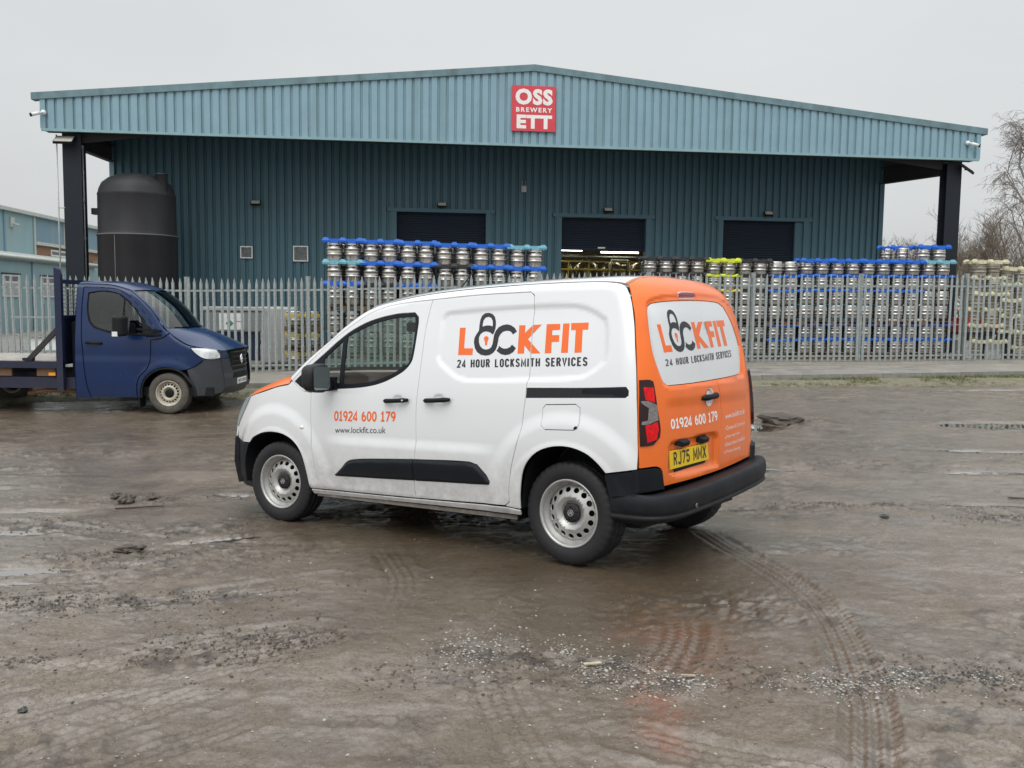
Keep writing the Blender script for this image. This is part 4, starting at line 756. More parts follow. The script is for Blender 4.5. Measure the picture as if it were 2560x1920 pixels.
# right wall of short kegs: 20 columns
T2b = tray_mesh(2, .452, M['blue']); T2y = tray_mesh(2, .452, M['yellow']); T2yo = tray_mesh(2, .452, M['yellow_o']); T2k = tray_mesh(2, .452, M['blk_tray']); T2l = tray_mesh(2, .452, M['blue_l'])
rx0 = 3.83; rp = .452; rz_ = [2.52, 2.10, 1.68, 1.26, .70, .28]
def traycol(c, r_):
    if c < 4: return T2k, 'black'
    if c < 6: return ((T2y, 'lime yellow') if r_ < 2 else (T2yo, 'dull yellow') if r_ == 2 else (T2b, 'blue'))
    if c < 8: return T2k, 'black'
    if c in (18, 19) and r_ == 0: return T2l, 'pale blue'
    return T2b, 'bright blue'
spots = []
for c in range(20):
    g_ = c//2; x = rx0+rp*c+.012*g_; dz = (.03, .03, .0, .0, .0, .03, .035, .03, .03, .04)[g_]+.02*(x-8)/5
    for r_, z in enumerate(rz_):
        y = 25.65+.1166*x
        put('steel_keg', K30, (x+random.uniform(-.01, .01), y+random.uniform(-.02, .02), z+dz), random.uniform(-.5, .5), 'short keg, %s column from the left of the right stack, %s row down' % (ORD[c], ROW[r_]), 'keg', 'short kegs stacked behind the fence')
        spots.append((x+.03, y+.48, z+dz))
        if c % 2 == 0:
            me, cn = traycol(c, r_)
            if r_ == 3 or (r_ == 0 and c in (8,)) or (r_ in (4,) and c < 4): continue
            if c in (18,) and r_ == 2: continue
            if r_ > 0: me = me
            put('keg_tray', me, (x+rp/2, y+random.uniform(-.01, .01), z+dz+.365+.018), ta+random.uniform(-.012, .012), '%s tray on the %s keg pair from the left, right stack, %s row down' % (cn, ORD[g_], ROW[r_]), 'keg tray', 'plastic trays in the long low keg stack').scale = (1, 1, 1 if r_ == 0 else .62)
    if c % 2 == 0:
        for z, wr in ((1.075, 'between the fourth and fifth rows'), (.10, 'under the bottom row')):
            put('pallet', PA, (x+rp/2, 25.85+.1166*x, z+dz), ta, 'wooden pallet %s, %s keg pair of the right stack' % (wr, ORD[g_]), 'pallet', 'pallets in the long low keg stack')
rear_rows('kegs_behind', K30b, spots, 'second row of short kegs half hidden behind the long low stack')
for i, (x, dy) in enumerate(((12.40, 0), (11.93, 0), (11.50, .45), (11.20, .9))):
    z = 2.98+.02; put('steel_keg', K30, (x, 25.7+dy+.1166*x, z), .2*i, '%s keg from the right in the extra top tier of the right stack' % ORD[i], 'keg', 'short kegs stacked behind the fence')
put('keg_tray', T2b, (12.17, 25.7+.1166*12.17, 3.39), ta, 'bright blue keg tray topping the extra tier beside the right canopy column', 'keg tray', 'plastic trays in the long low keg stack')
put('keg_tray', T2b, (11.35, 26.35+.1166*11.3, 3.39), ta+.5, 'bright blue keg tray turned sideways, left half of the extra top tier', 'keg tray', 'plastic trays in the long low keg stack')
# far right: grubby casks with cream trays on top
T2c = tray_mesh(2, .5, M['cream']); KD = keg_mesh(.40, .215, [.15, .25]).mesh('old_cask', [pm('weathered_cask', (.36, .33, .27), .5, .4, .35, 5), M['steel_b']])
for c in range(8):
    x = 13.55+.47*c; top = (2.98, 3.0, 2.80, 2.84, 2.80, 2.98, 3.02, 2.9)[c]
    for r_ in range(6):
        z = top-.46*(r_+1)+.03
        if z < -.1: continue
        put('old_cask', KD, (x, 27.0+.1166*x-13.5*.1166+.05*((c*7+r_*3) % 5), z), random.uniform(-.5, .5), 'grubby cask, %s column of the heap right of the right column, %s row down' % (ORD[c], ROW[r_]), 'cask', 'weathered casks at the right edge')
        if c % 2 == 0: put('keg_tray', T2c, (x+.2+.05*((c+r_) % 3), 26.98+.1166*x-13.5*.1166+.05*((c*7+r_*3) % 5), z+.43), ta+random.uniform(-.06, .06), 'dirty cream tray on the %s cask pair of the right edge heap, %s row down' % (ORD[c//2], ROW[r_]), 'keg tray', 'cream trays at the right edge')
def boxy(name, a, b, mat, label, cat, rz=ta):
    c = [(p+q)/2 for p, q in zip(a, b)]; h = [abs(q-p)/2 for p, q in zip(a, b)]; m = MB()
    o = empty(name, (c[0], c[1], min(a[2], b[2])), rz); return o, h
# red crates, grey bin, wrapped pallet, yellow banded kegs
for i, (x, z) in enumerate(((13.35, 1.16), (14.0, 1.16), (13.35, .94), (14.0, .94))):
    m = MB(); m.box((-.28, -.2, 0), (.28, .2, .19)); m.box((-.30, -.22, .16), (.30, .22, .20))
    for q in (-.18, 0, .18): m.box((q-.02, -.215, 0), (q+.02, -.2, .16))
    put('plastic_crate', m.mesh('plastic_crate', M['redc']), (x, 25.7+.1166*x, z), ta, '%s red crate of the four beside the foot of the right column' % ('upper left', 'upper right', 'lower left', 'lower right')[i], 'crate', 'red crates behind the fence')
cb = empty('storage_cage', (13.7, 27.15, .1), ta); tag(cb, 'dark open frame cage under the red crates at the right', 'cage'); m = MB()
for x in (-.7, 0, .7):
    for y in (-.3, .3): m.box((x-.03, y-.03, 0), (x+.03, y+.03, .82))
m.box((-.75, -.35, .78), (.75, .35, .84)); m.box((-.75, -.35, .02), (.75, .35, .07)); m.build('frame', M['steel_d'], cb)
m = MB(); m.box((-.62, -.25, .08), (.62, .25, .6)); m.build('load', M['wrap'], cb)
gb = empty('storage_bin', (-7.22, 24.15, -.05), ta); tag(gb, 'grey lidded bin with a white notice, left of the wrapped pallet', 'bin')
m = MB(); m.box((-.72, -.5, .86), (.72, .5, 1.40)); bevel(m.build('body', M['crate_g'], gb), .03); m = MB(); m.box((-.76, -.54, 1.40), (.76, .54, 1.50)); bevel(m.build('lid', M['crate_lid'], gb), .02)
m = MB(); m.box((-.66, -.45, .12), (.66, .45, .855)); m.build('base', M['navy_bin'], gb)
m = MB(); m.box((-.36, -.508, .92), (.26, -.501, 1.34)); nt_ = m.build('notice', M['white'], gb)
m = MB(); m.add([(-.10, -.511, .98), (-.0, -.511, 1.08), (-.10, -.511, 1.18), (-.20, -.511, 1.08)], [(0,1,2,3)]); m.build('hazard_diamond', M['green'], nt_)
m = MB(); m.box((.05, -.511, 1.12), (.24, -.509, 1.14)); m.build('red_line', M['sign_r'], nt_)
wp = empty('wrapped_pallet', (-6.12, 24.2, -.12), ta); tag(wp, 'pallet load of grey boxes in crumpled clear shrink wrap behind the fence', 'wrapped pallet')
pz = link('pallet', pallet_mesh(.9, .8), wp)
m = MB()
for r_ in range(6):
    for c in range(2): m.box((-.42+c*.425, -.36, .13+r_*.232), (-.42+c*.425+.415, .36, .13+r_*.232+.222))
m.build('boxes', M['crate_g'], wp)
bm = bmesh.new(); bmesh.ops.create_cube(bm, size=1); bmesh.ops.subdivide_edges(bm, edges=bm.edges[:], cuts=22, use_grid_fill=True)
from mathutils import noise as mnoise
for v in bm.verts:
    p = Vector((v.co.x*.88, v.co.y*.76, v.co.z*1.45)); n_ = mnoise.noise(Vector((p.x*9, p.y*9, p.z*16)))*.02+mnoise.noise(Vector((p.x*3+p.z*6, p.y*3, p.z*9)))*.03; v.co = p*(1+n_)+Vector((0, 0, .86))
me = bpy.data.meshes.new('film'); bm.to_mesh(me); bm.free(); me.polygons.foreach_set('use_smooth', [True]*len(me.polygons))
fm_ = bpy.data.materials.new('clear_film'); fm_.use_nodes = True; nt = fm_.node_tree; pb = nt.nodes['Principled BSDF']; pb.inputs['Base Color'].default_value = (.6, .6, .58, 1); pb.inputs['Roughness'].default_value = .2; pb.inputs['Alpha'].default_value = .55; me.materials.append(fm_); link('film', me, wp)
KY = keg_mesh(.36, .203, [.14]); KY.lathe([(.2035, .21), (.206, .22), (.206, .29), (.2035, .30)], 22, 2); KYm = KY.mesh('banded_keg', [M['keg'], M['keg_d'], M['yellow_o']])
for c in range(3):
    for r_ in range(3):
        put('banded_keg', KYm, (-5.55+.43*c if c < 2 else -5.75, (24.1 if c < 2 else 24.6)-.6, (1.0, .5, .02)[r_]), c, 'keg with yellow band, %s of the %s column beside the wrapped pallet' % (('top', 'middle', 'bottom')[r_], ('left', 'right', 'rear')[c]), 'keg', 'yellow banded kegs left of the tall stack')
for r_ in range(2): put('pallet', PA, (-5.35, 23.72, (.86, .38)[r_]), ta, 'wooden board layer between the yellow banded kegs, %s' % ('upper', 'lower')[r_], 'pallet')
# racks seen through the fence behind the flatbed truck
rk = empty('pipe_rack', (-12.2, 26.0, -.2), .1); tag(rk, 'metal frame rack with uprights and pale shelves behind the fence at the left edge', 'rack')
for i, x in enumerate((-1.6, -1.0, -.2, .5, 1.2)):
    m = MB(); m.box((x-.035, -.03, 0), (x+.035, .03, 1.75-.1*(i % 2))); m.build('upright', (M['navy_bin'], M['steel_b'], M['navy_bin'], M['steel_d'], M['navy_bin'])[i], rk)
for z in (.3, .75, 1.25): m = MB(); m.box((-1.8, -.2, z), (1.5, .3, z+.04)); m.build('shelf', M['galv_o'], rk)
m = MB(); m.box((-.1, -.15, .8), (1.1, .2, 1.2)); m.box((-1.4, -.1, .35), (-.5, .2, .7)); m.build('load', M['white'], rk)

# ================================================================= OLD BUILDING BEHIND, LEFT
ob_rz = math.atan2(1, -.09)   # local x runs away from the camera along the wall, local -y faces the yard
ob = empty('old_factory', (-26.5, 47.7, 0), ob_rz); tag(ob, 'weathered pale blue factory with a white gutter and strip of brick, far left', 'building')
def P2(name, a, b, mat, par=ob): m = MB(); m.box(a, b); return m.build(name, mat, par)
P2('upper_wall', (-14, -.02, 3.6), (4.25, 6, 6.1), M['bldg']); P2('upper_wall', (4.45, 0, 4.72), (24, 6, 6.1), M['bldg2']); P2('roof_edge', (-14, -.25, 6.1), (24, 7, 6.28), M['gutter'])
for x in (-3.2, .6, 4.28): P2('cover_strip', (x, -.09, 3.7), (x+.16, -.021, 6.1), M['bldg2'] if x < 4 else M['gutter'])
for x in (8.6, 12.3, 16): P2('cover_strip', (x, -.06, 4.72), (x+.14, -.001, 6.1), M['gutter'])
P2('fascia_board', (4.45, -.16, 4.54), (24, 6, 4.715), M['gutter'])
bw = P2('brick_wall', (4.45, .02, 2.2), (24, 6, 4.535), M['brick'])
bk = MB(); r_ = 0; z = 2.3      # brick courses as real relief
while z < 4.5:
    x = 4.46+(.11 if r_ % 2 else 0)
    while x < 20: bk.box((x, .005, z), (x+.205, .02, z+.062)); x += .217
    z += .075; r_ += 1
tag(bk.build('brick_courses', M['brick'], ob), kind='stuff')
for x0, x1, z0, z1 in ((6.6, 9.4, 4.0, 4.38), (14.2, 16.6, 3.9, 4.38), (14.2, 15.4, 2.7, 3.8)):
    o = P2('window', (x0, -.04, z0), (x1, .0, z1), M['white']); P2('pane', (x0+.14, -.05, z0+.1), (x1-.14, -.041, z1-.1), M['pane'], o)
P2('lean_to_wall', (-14, -1.2, -.5), (10.2, -.025, 3.55), M['bldg']); 
m = MB(); m.add([(-14, -1.32, 3.56), (10.4, -1.32, 3.56), (10.4, -.03, 3.98), (-14, -.03, 3.98), (-14, -1.32, 3.45), (10.4, -1.32, 3.45), (10.4, -.03, 3.6), (-14, -.03, 3.6)], [(3,2,1,0),(4,5,6,7),(0,1,5,4),(1,2,6,5),(3,0,4,7)]); m.build('lean_to_roof', M['gutter'], ob)
m = MB(); m.tube([(-14, -1.38, 3.62), (10.45, -1.38, 3.60)], .10, 8); m.build('gutter', M['gutter'], ob)
for x in (-3.6, 1.05, 6.3): m = MB(); m.tube([(x, -1.25, 3.5), (x, -1.25, -.4)], .06, 8); m.build('downpipe', M['bldg2'], ob)
P2('side_extension', (10.2, -1.0, -.5), (14.0, 0, 3.5), M['bldg'])
P2('rendered_bay', (13.2, -.5, -.5), (24, .0, 4.0), M['rubble'])
for x0 in (-2.45, 2.05, 6.9):
    o = P2('window', (x0, -1.26, 1.6), (x0+1.95, -1.205, 2.72), M['white'])
    for q in (0, 1):
        P2('pane', (x0+.10+q*.92, -1.27, 2.40), (x0+.92+q*.92, -1.262, 2.64), M['pane'], o); P2('pane', (x0+.10+q*.92, -1.27, 1.7), (x0+.92+q*.92, -1.262, 2.30), M['grey_l'], o)
    P2('lintel', (x0-.05, -1.28, 2.73), (x0+2.0, -1.2, 2.80), M['steel_b'], o)
m = MB(); m.box((1.35, -.12, 5.3), (1.75, -.03, 5.8)); m.tube([(1.55, -.12, 5.45), (1.65, -.4, 5.4)], .06, 8); m.build('wall_speaker', M['gutter'], ob)

# ================================================================= BARE TREES
def tree_mesh(h, seed, droop=0, spread=.5, r0=.14, lv=5, trunk_frac=1.0, base_split=1, twig_r=.012, few=0):
    rr = random.Random(seed); T = MB(); B = MB()
    def grow(p, d, L_, r, k, mb):
        n = 4 if k < 2 else 3; pts = [p]; rs = [r]; q = p.copy(); dd = d.copy()
        for i in range(n):
            dd = (dd+Vector((rr.gauss(0, .13), rr.gauss(0, .13), rr.gauss(0, .08)-droop*.10*max(0, k-1))))
            dd.normalize(); q = q+dd*L_/n; pts.append(q.copy()); rs.append(max(twig_r*.6, r*(1-.45*(i+1)/n)))
        mb.tube(pts, rs, 6 if k == 0 else (4 if k == 1 else 3), cap=False)
        if k >= lv: return
        nb = ((13, 6, 5, 4, 4, 3) if not few else (7, 5, 4, 4, 3, 3))[k]
        for j in range(nb):
            t = rr.uniform(.28 if k == 0 else .15, 1.0); i = min(n-1, int(t*n)); b = pts[i].lerp(pts[i+1], t*n-i) if i+1 < len(pts) else pts[-1]
            ax = Vector((rr.gauss(0, 1), rr.gauss(0, 1), rr.gauss(0, .3))).normalized(); nd = (dd*(1-spread)+ax*spread+Vector((0, 0, .25-droop*.22*k))).normalized()
            grow(b, nd, L_*rr.uniform(.42, .68)*(1.1-.5*t if k == 0 else 1), max(twig_r, rs[i]*.55), k+1, B)
        if k == 0: grow(pts[-1], dd, L_*.35, rs[-1], 1, B)
    for s in range(base_split):
        a = rr.uniform(0, 6.28); d = Vector((math.cos(a)*.25*(base_split > 1), math.sin(a)*.25*(base_split > 1), 1)).normalized(); grow(Vector((0, 0, 0)), d, h*.72*rr.uniform(.8, 1), r0, 0, T)
    return T.mesh('trunk', M['bark']), B.mesh('crown', M['twig'] if droop else M['twig2'])
def place_tree(name, tm, loc, rz, sc, label, cat, group=None):
    o = empty(name, loc, rz); o.scale = (sc, sc, sc); tag(o, label, cat, group); link('trunk', tm[0], o); link('crown', tm[1], o); return o
place_tree('birch_tree', tree_mesh(14.5, 11, .42, .44, .18, 5, twig_r=.0075), (25.6, 47, -.5), .4, 1, 'tall bare birch with drooping twigs at the right edge', 'tree')
scr = [tree_mesh(6.4, s, 0, .50, .07, 4, base_split=3, twig_r=.0065, few=1) for s in (3, 5, 8)]
spots = [(16.6, 45), (18.6, 49), (19.6, 46), (20.7, 50), (21.6, 47), (22.6, 44), (23.4, 46), (24.4, 43.5), (25.4, 49), (26.5, 45), (27.8, 48), (28.6, 45), (17.6, 43.5), (29.8, 47), (15.4, 47), (23.9, 49.5), (22.2, 50.5), (26.0, 42.5)]
for i, (x, y) in enumerate(spots):
    place_tree('scrub_tree', scr[i % 3], (x, y, -.3), i*1.7, random.uniform(.74, .98)*(1.12 if x > 22 else .92), 'bare brown scrub tree in the thicket beyond the right canopy column', 'tree', 'bare scrub trees beyond the yard')
wood = [tree_mesh(7, s, 0, .55, .09, 3, base_split=2, twig_r=.02) for s in (21, 22)]
m = MB()
for i in range(26):
    x = -14+i*3.0+random.uniform(-1, 1); y = 92+random.uniform(-5, 5); me = wood[i % 2][1]; V = np.array([v.co for v in me.vertices])+np.array([x+24, y, -1]); m.add(V, [tuple(p.vertices) for p in me.polygons])
tag(m.build('distant_wood', M['twig2']), 'far line of bare woodland seen behind the scrub trees', 'woodland', kind='stuff')
# ================================================================= CURVED PANELS
def spl(pts, closed=True, ang=32, step=.02):
    P = [np.array(p, float) for p in pts]; n = len(P); cor = []
    for i in range(n):
        if not closed and i in (0, n-1): cor.append(True); continue
        a = P[i]-P[i-1]; b = P[(i+1) % n]-P[i]; c = np.dot(a, b)/(np.linalg.norm(a)*np.linalg.norm(b)+1e-12); cor.append(math.degrees(math.acos(max(-1, min(1, c)))) > ang)
    out = []
    for i in range(n if closed else n-1):
        b, c = P[i], P[(i+1) % n]; a = P[i-1] if not cor[i] else 2*b-c; d = P[(i+2) % n] if not cor[(i+1) % n] else 2*c-b
        k = max(1, int(np.linalg.norm(c-b)/step))
        # centripetal-like tangents scaled to the chord
        L_ = np.linalg.norm(c-b); t0 = (c-a)/(np.linalg.norm(c-b)+np.linalg.norm(b-a)+1e-9)*L_; t1 = (d-b)/(np.linalg.norm(d-c)+np.linalg.norm(c-b)+1e-9)*L_
        for j in range(k):
            t = j/k; out.append((2*t**3-3*t*t+1)*b+(t**3-2*t*t+t)*t0+(-2*t**3+3*t*t)*c+(t**3-t*t)*t1)
    if not closed: out.append(P[-1])
    return np.array(out)
def area(P): x, y = P[:, 0], P[:, 1]; return .5*np.sum(x*np.roll(y, -1)-np.roll(x, -1)*y)
def offset(P, d):   # shrink a CCW polygon by d
    if d == 0: return P
    a = P-np.roll(P, 1, 0); b = np.roll(P, -1, 0)-P; a /= np.linalg.norm(a, axis=1)[:, None]+1e-12; b /= np.linalg.norm(b, axis=1)[:, None]+1e-12
    n = np.stack([-(a+b)[:, 1], (a+b)[:, 0]], -1); n /= np.linalg.norm(n, axis=1)[:, None]+1e-9; k = np.clip(1/np.clip(np.sum(n*np.stack([-a[:, 1], a[:, 0]], -1), 1), .5, 1), 1, 1.8); return P+n*d*k[:, None]
def inside(Q, P):
    r = np.zeros(len(Q), bool); x, y = Q[:, 0], Q[:, 1]
    for (x0, y0), (x1, y1) in zip(P, np.roll(P, -1, 0)):
        c = (y0 > y) != (y1 > y)
        if c.any(): r ^= c & (x < (x1-x0)*(y-y0)/((y1-y0) if y1 != y0 else 1e-12)+x0)
    return r
def pdist(Q, P):
    d = np.full(len(Q), 1e9)
    for a, b in zip(P, np.roll(P, -1, 0)):
        ab = b-a; t = np.clip(((Q-a)@ab)/(ab@ab+1e-12), 0, 1); d = np.minimum(d, np.hypot(*(Q-a-t[:, None]*ab).T))
    return d
def normals(f, U, sg):
    e = 1.5e-3; du = f(U[:, 0]+e, U[:, 1])-f(U[:, 0]-e, U[:, 1]); dv = f(U[:, 0], U[:, 1]+e)-f(U[:, 0], U[:, 1]-e); n = np.cross(du, dv)*sg; return n/(np.linalg.norm(n, axis=1)[:, None]+1e-12)
def panel(name, outline, holes, f, sg, mat, parent, h=.03, gap=.0034, depth=.012, lift=0., smooth=True, cut=None, ang=32):
    """sheet-metal panel: a 2D outline laid on the surface f(u,v) -> xyz, with folded edges"""
    O = spl(outline, step=h, ang=ang) if smooth else np.array(outline, float)
    if area(O) < 0: O = O[::-1]
    O = offset(O, gap); HS = []
    for hl in holes:
        Hh = spl(hl, step=h, ang=ang) if smooth else np.array(hl, float)
        if area(Hh) < 0: Hh = Hh[::-1]
        HS.append(offset(Hh, -gap))
    CU = [np.array(c, float) for c in (cut or [])]
    lo, hi = O.min(0), O.max(0); gx, gy = np.meshgrid(np.arange(lo[0]+h/2, hi[0], h), np.arange(lo[1]+h/2, hi[1], h)); Gp = np.stack([gx.ravel(), gy.ravel()], -1)
    if len(Gp):
        k = inside(Gp, O)
        for q in HS: k &= ~inside(Gp, q)
        Gp = Gp[k]
        for q in [O]+HS: Gp = Gp[pdist(Gp, q) > h*.45] if len(Gp) else Gp
    V = []; E = []
    for q in [O]+HS+CU:
        b = len(V); V += [Vector((float(x), float(y))) for x, y in q]; E += [(b+i, b+(i+1) % len(q)) for i in range(len(q))]
    V += [Vector((float(x), float(y))) for x, y in Gp]
    rv, re, rf, *_ = delaunay_2d_cdt(V, E, [], 0, 1e-6)
    U = np.array([(v.x, v.y) for v in rv]); T = np.array([t for t in rf if len(t) == 3]); cen = U[T].mean(1); k = inside(cen, O)
    for q in HS+CU: k &= ~inside(cen, q)
    T = T[k]; A = U[T]; ar = (A[:, 1, 0]-A[:, 0, 0])*(A[:, 2, 1]-A[:, 0, 1])-(A[:, 1, 1]-A[:, 0, 1])*(A[:, 2, 0]-A[:, 0, 0]); T = T[np.abs(ar) > 1e-10]; ar = ar[np.abs(ar) > 1e-10]
    used, inv = np.unique(T, return_inverse=True); U = U[used]; T = inv.reshape(T.shape)
    T[ar < 0] = T[ar < 0][:, ::-1]
    nr = normals(f, U, sg); P = f(U[:, 0], U[:, 1])+nr*lift
    if sg < 0: T = T[:, ::-1]
    faces = [tuple(map(int, t)) for t in T]; verts = P.tolist(); ln = [nr[i] for t in T for i in t]
    if depth > 0:
        ec = {}
        for t in faces:
            for a, b in ((t[0], t[1]), (t[1], t[2]), (t[2], t[0])): ec[(a, b)] = 1
        bd = [(a, b) for (a, b) in ec if (b, a) not in ec]; m1 = {}
        def dup(i, off):
            k = (i, off)
            if k not in m1: m1[k] = len(verts); verts.append((P[i]-nr[i]*off).tolist())
            return m1[k]
        for a, b in bd:
            q = (dup(b, 0), dup(a, 0), dup(a, depth), dup(b, depth)); faces.append(q); d = np.cross(P[b]-P[a], nr[a]); d = d/(np.linalg.norm(d)+1e-12)
            ln += [ (d*.75+nr[b]*.6), (d*.75+nr[a]*.6), d, d]
    me = bpy.data.meshes.new(name); me.from_pydata(verts, [], faces); me.materials.append(mat); me.update()
    me.polygons.foreach_set('use_smooth', [True]*len(faces))
    ln = np.array(ln); ln /= np.linalg.norm(ln, axis=1)[:, None]+1e-12
    if len(me.loops) == len(ln): me.normals_split_custom_set([tuple(x) for x in ln])
    return link(name, me, parent)
def gsheet(name, f, us, vs, mat, parent, sg=1, thick=0):
    """regular grid sheet on f(u, v)"""
    Uu, Vv = np.meshgrid(us, vs, indexing='ij'); P = f(Uu.ravel(), Vv.ravel()); n, m = Uu.shape; i = np.arange(n*m).reshape(n, m)
    q = np.stack([i[:-1, :-1], i[1:, :-1], i[1:, 1:], i[:-1, 1:]], -1).reshape(-1, 4)
    if sg < 0: q = q[:, ::-1]
    me = bpy.data.meshes.new(name); me.from_pydata(P.tolist(), [], q.tolist()); me.materials.append(mat); me.polygons.foreach_set('use_smooth', [True]*len(q)); me.update()
    return link(name, me, parent)
def quadmap(Q):
    Q = np.array(Q, float); return lambda a, b: Q[3]*(1-a)*(1-b)+Q[2]*a*(1-b)+Q[1]*a*b+Q[0]*(1-a)*b
def lettering(s, quad, f, sg, mat, parent, bold=.0, spacing=1, lift=.0012, name='lettering'):
    V, F, _ = text_data(s, bold, spacing, 3); qm = quadmap(quad); U = np.array([qm(a, b) for a, b in V]); P = f(U[:, 0], U[:, 1])+normals(f, U, sg)*lift
    me = bpy.data.meshes.new(name); me.from_pydata(P.tolist(), [], F); me.materials.append(mat); return link(name, me, parent)
def _arc(cx, cy, rx, ry, a, b, n=8): return [(cx+rx*math.cos(math.radians(a+(b-a)*i/n)), cy+ry*math.sin(math.radians(a+(b-a)*i/n))) for i in range(n+1)]
GL = {'2': (1, [_arc(.5, .74, .42, .21, 170, 0, 8)+[(.86, .60), (.06, .05), (.95, .05)]]), '4': (1, [[(.72, 0), (.72, .97), (.06, .30), (.06, .22), (1, .22)]]), 'H': (1, [[(.1, 0), (.1, 1)], [(.9, 0), (.9, 1)], [(.1, .52), (.9, .52)]]),
 'O': (1, [_arc(.5, .72, .40, .235, 0, 180)+_arc(.5, .28, .40, .235, 180, 360)+[(.9, .72)]]), 'U': (1, [[(.1, 1)]+_arc(.5, .28, .40, .235, 180, 360)+[(.9, 1)]]), 'R': (1, [[(.1, 0), (.1, .95), (.5, .95)]+_arc(.5, .74, .38, .21, 90, -90)+[(.1, .53)], [(.5, .53), (.92, 0)]]),
 'L': (.9, [[(.1, 1), (.1, .05), (.9, .05)]]), 'C': (1, [_arc(.5, .72, .40, .235, 0, 180)+_arc(.5, .28, .40, .235, 180, 360)]), 'K': (1, [[(.1, 0), (.1, 1)], [(.1, .35), (.88, 1)], [(.38, .56), (.92, 0)]]),
 'S': (1, [_arc(.5, .73, .38, .225, 10, 230, 9)+_arc(.5, .27, .40, .225, 50, -170, 9)]), 'M': (1.25, [[(.1, 0), (.1, .96), (.62, .25), (1.15, .96), (1.15, 0)]]), 'I': (.25, [[(.12, 0), (.12, 1)]]), 'T': (1, [[(0, .95), (1, .95)], [(.5, 0), (.5, .95)]]),
 'E': (.9, [[(.9, .95), (.1, .95), (.1, .05), (.9, .05)], [(.1, .52), (.8, .52)]]), 'V': (1, [[(.04, 1), (.5, .06), (.96, 1)]]), 'J': (1, [[(.88, 1)]+_arc(.49, .27, .39, .225, 0, -170)]), '7': (1, [[(.05, .95), (.93, .95), (.35, 0)]]),
 '5': (1, [[(.9, .95), (.18, .95), (.13, .53), (.5, .60)]+_arc(.5, .31, .40, .26, 80, -165)]), 'X': (1, [[(.04, 0), (.96, 1)], [(.04, 1), (.96, 0)]]), ' ': (.6, []), '0': (1, [_arc(.5, .5, .40, .45, 90, 450, 20)]), '1': (.8, [[(.08, .78), (.42, .93), (.42, .06)], [(.05, .06), (.80, .06)]]), '9': (1, [_arc(.5, .69, .39, .26, 360, 0, 16), _arc(.35, .60, .54, .54, 20, -82, 8)]), '6': (1, [_arc(.5, .31, .39, .26, 180, 540, 16), _arc(.65, .40, .54, .54, 200, 98, 8)])}
def stroke_text(s, quad, f, sg, mat, parent, w=.2, gap=.42, asp=.5, lift=.0012, name='lettering'):
    x = 0; strips = []
    for ch in s:
        cw, L_ = GL[ch]
        for q in L_: strips.append([(x+a, b) for a, b in q])
        x += cw+gap
    tot = x-gap; qm = quadmap(quad); V = []; F = []; hx = w/2; li = 0
    for q in strips:
        q = np.array(q)*np.array([asp, 1.0]); n = len(q); d = np.gradient(q, axis=0) if n > 2 else np.array([q[1]-q[0]]*2); b = len(V)
        for i in range(n):
            a = q[i]-q[i-1] if i else q[1]-q[0]; c = q[i+1]-q[i] if i < n-1 else q[-1]-q[-2]; a = a/(np.linalg.norm(a)+1e-9); c = c/(np.linalg.norm(c)+1e-9); t = a+c; t = t/(np.linalg.norm(t)+1e-9); nn = np.array([-t[1], t[0]]); k = min(1.9, 1/max(.4, abs(np.dot(nn, np.array([-a[1], a[0]])))))
            for sgn in (1, -1): p_ = q[i]+nn*sgn*hx*asp*k; V.append((p_[0]/asp/tot, p_[1], li))
        F += [(b+2*i, b+2*i+1, b+2*i+3, b+2*i+2) for i in range(n-1)]; li = (li+1) % 3
    U = np.array([qm(a, c) for a, c, _ in V]); P = f(U[:, 0], U[:, 1])+normals(f, U, sg)*(lift+np.array([v[2] for v in V])[:, None]*.0003)
    me = bpy.data.meshes.new(name); me.from_pydata(P.tolist(), [], F); me.materials.append(mat); return link(name, me, parent)
def ssd(u, v, poly, w_):   # 1 inside poly, falling to 0 over width w_ outwards from the edge
    Q = np.stack([np.ravel(u), np.ravel(v)], -1); P = spl(poly, step=.05); d = pdist(Q, P); s = np.where(inside(Q, P), -d, d); return (1-sstep(-abs(w_), 0, s)).reshape(np.shape(u))
def smooth_interp(xs, ys):
    xs = np.array(xs, float); ys = np.array(ys, float); d = np.diff(ys)/np.diff(xs); mm = np.zeros_like(ys); mm[0] = d[0]; mm[-1] = d[-1]
    mm[1:-1] = (d[:-1]*np.diff(xs)[1:]+d[1:]*np.diff(xs)[:-1])/(np.diff(xs)[1:]+np.diff(xs)[:-1])
    def f(t):
        t = np.asarray(t, float); i = np.clip(np.searchsorted(xs, t)-1, 0, len(xs)-2); h = xs[i+1]-xs[i]; u = np.clip((t-xs[i])/h, -.5, 1.5)
        return (2*u**3-3*u**2+1)*ys[i]+(u**3-2*u**2+u)*h*mm[i]+(-2*u**3+3*u**2)*ys[i+1]+(u**3-u**2)*h*mm[i+1]
    return f
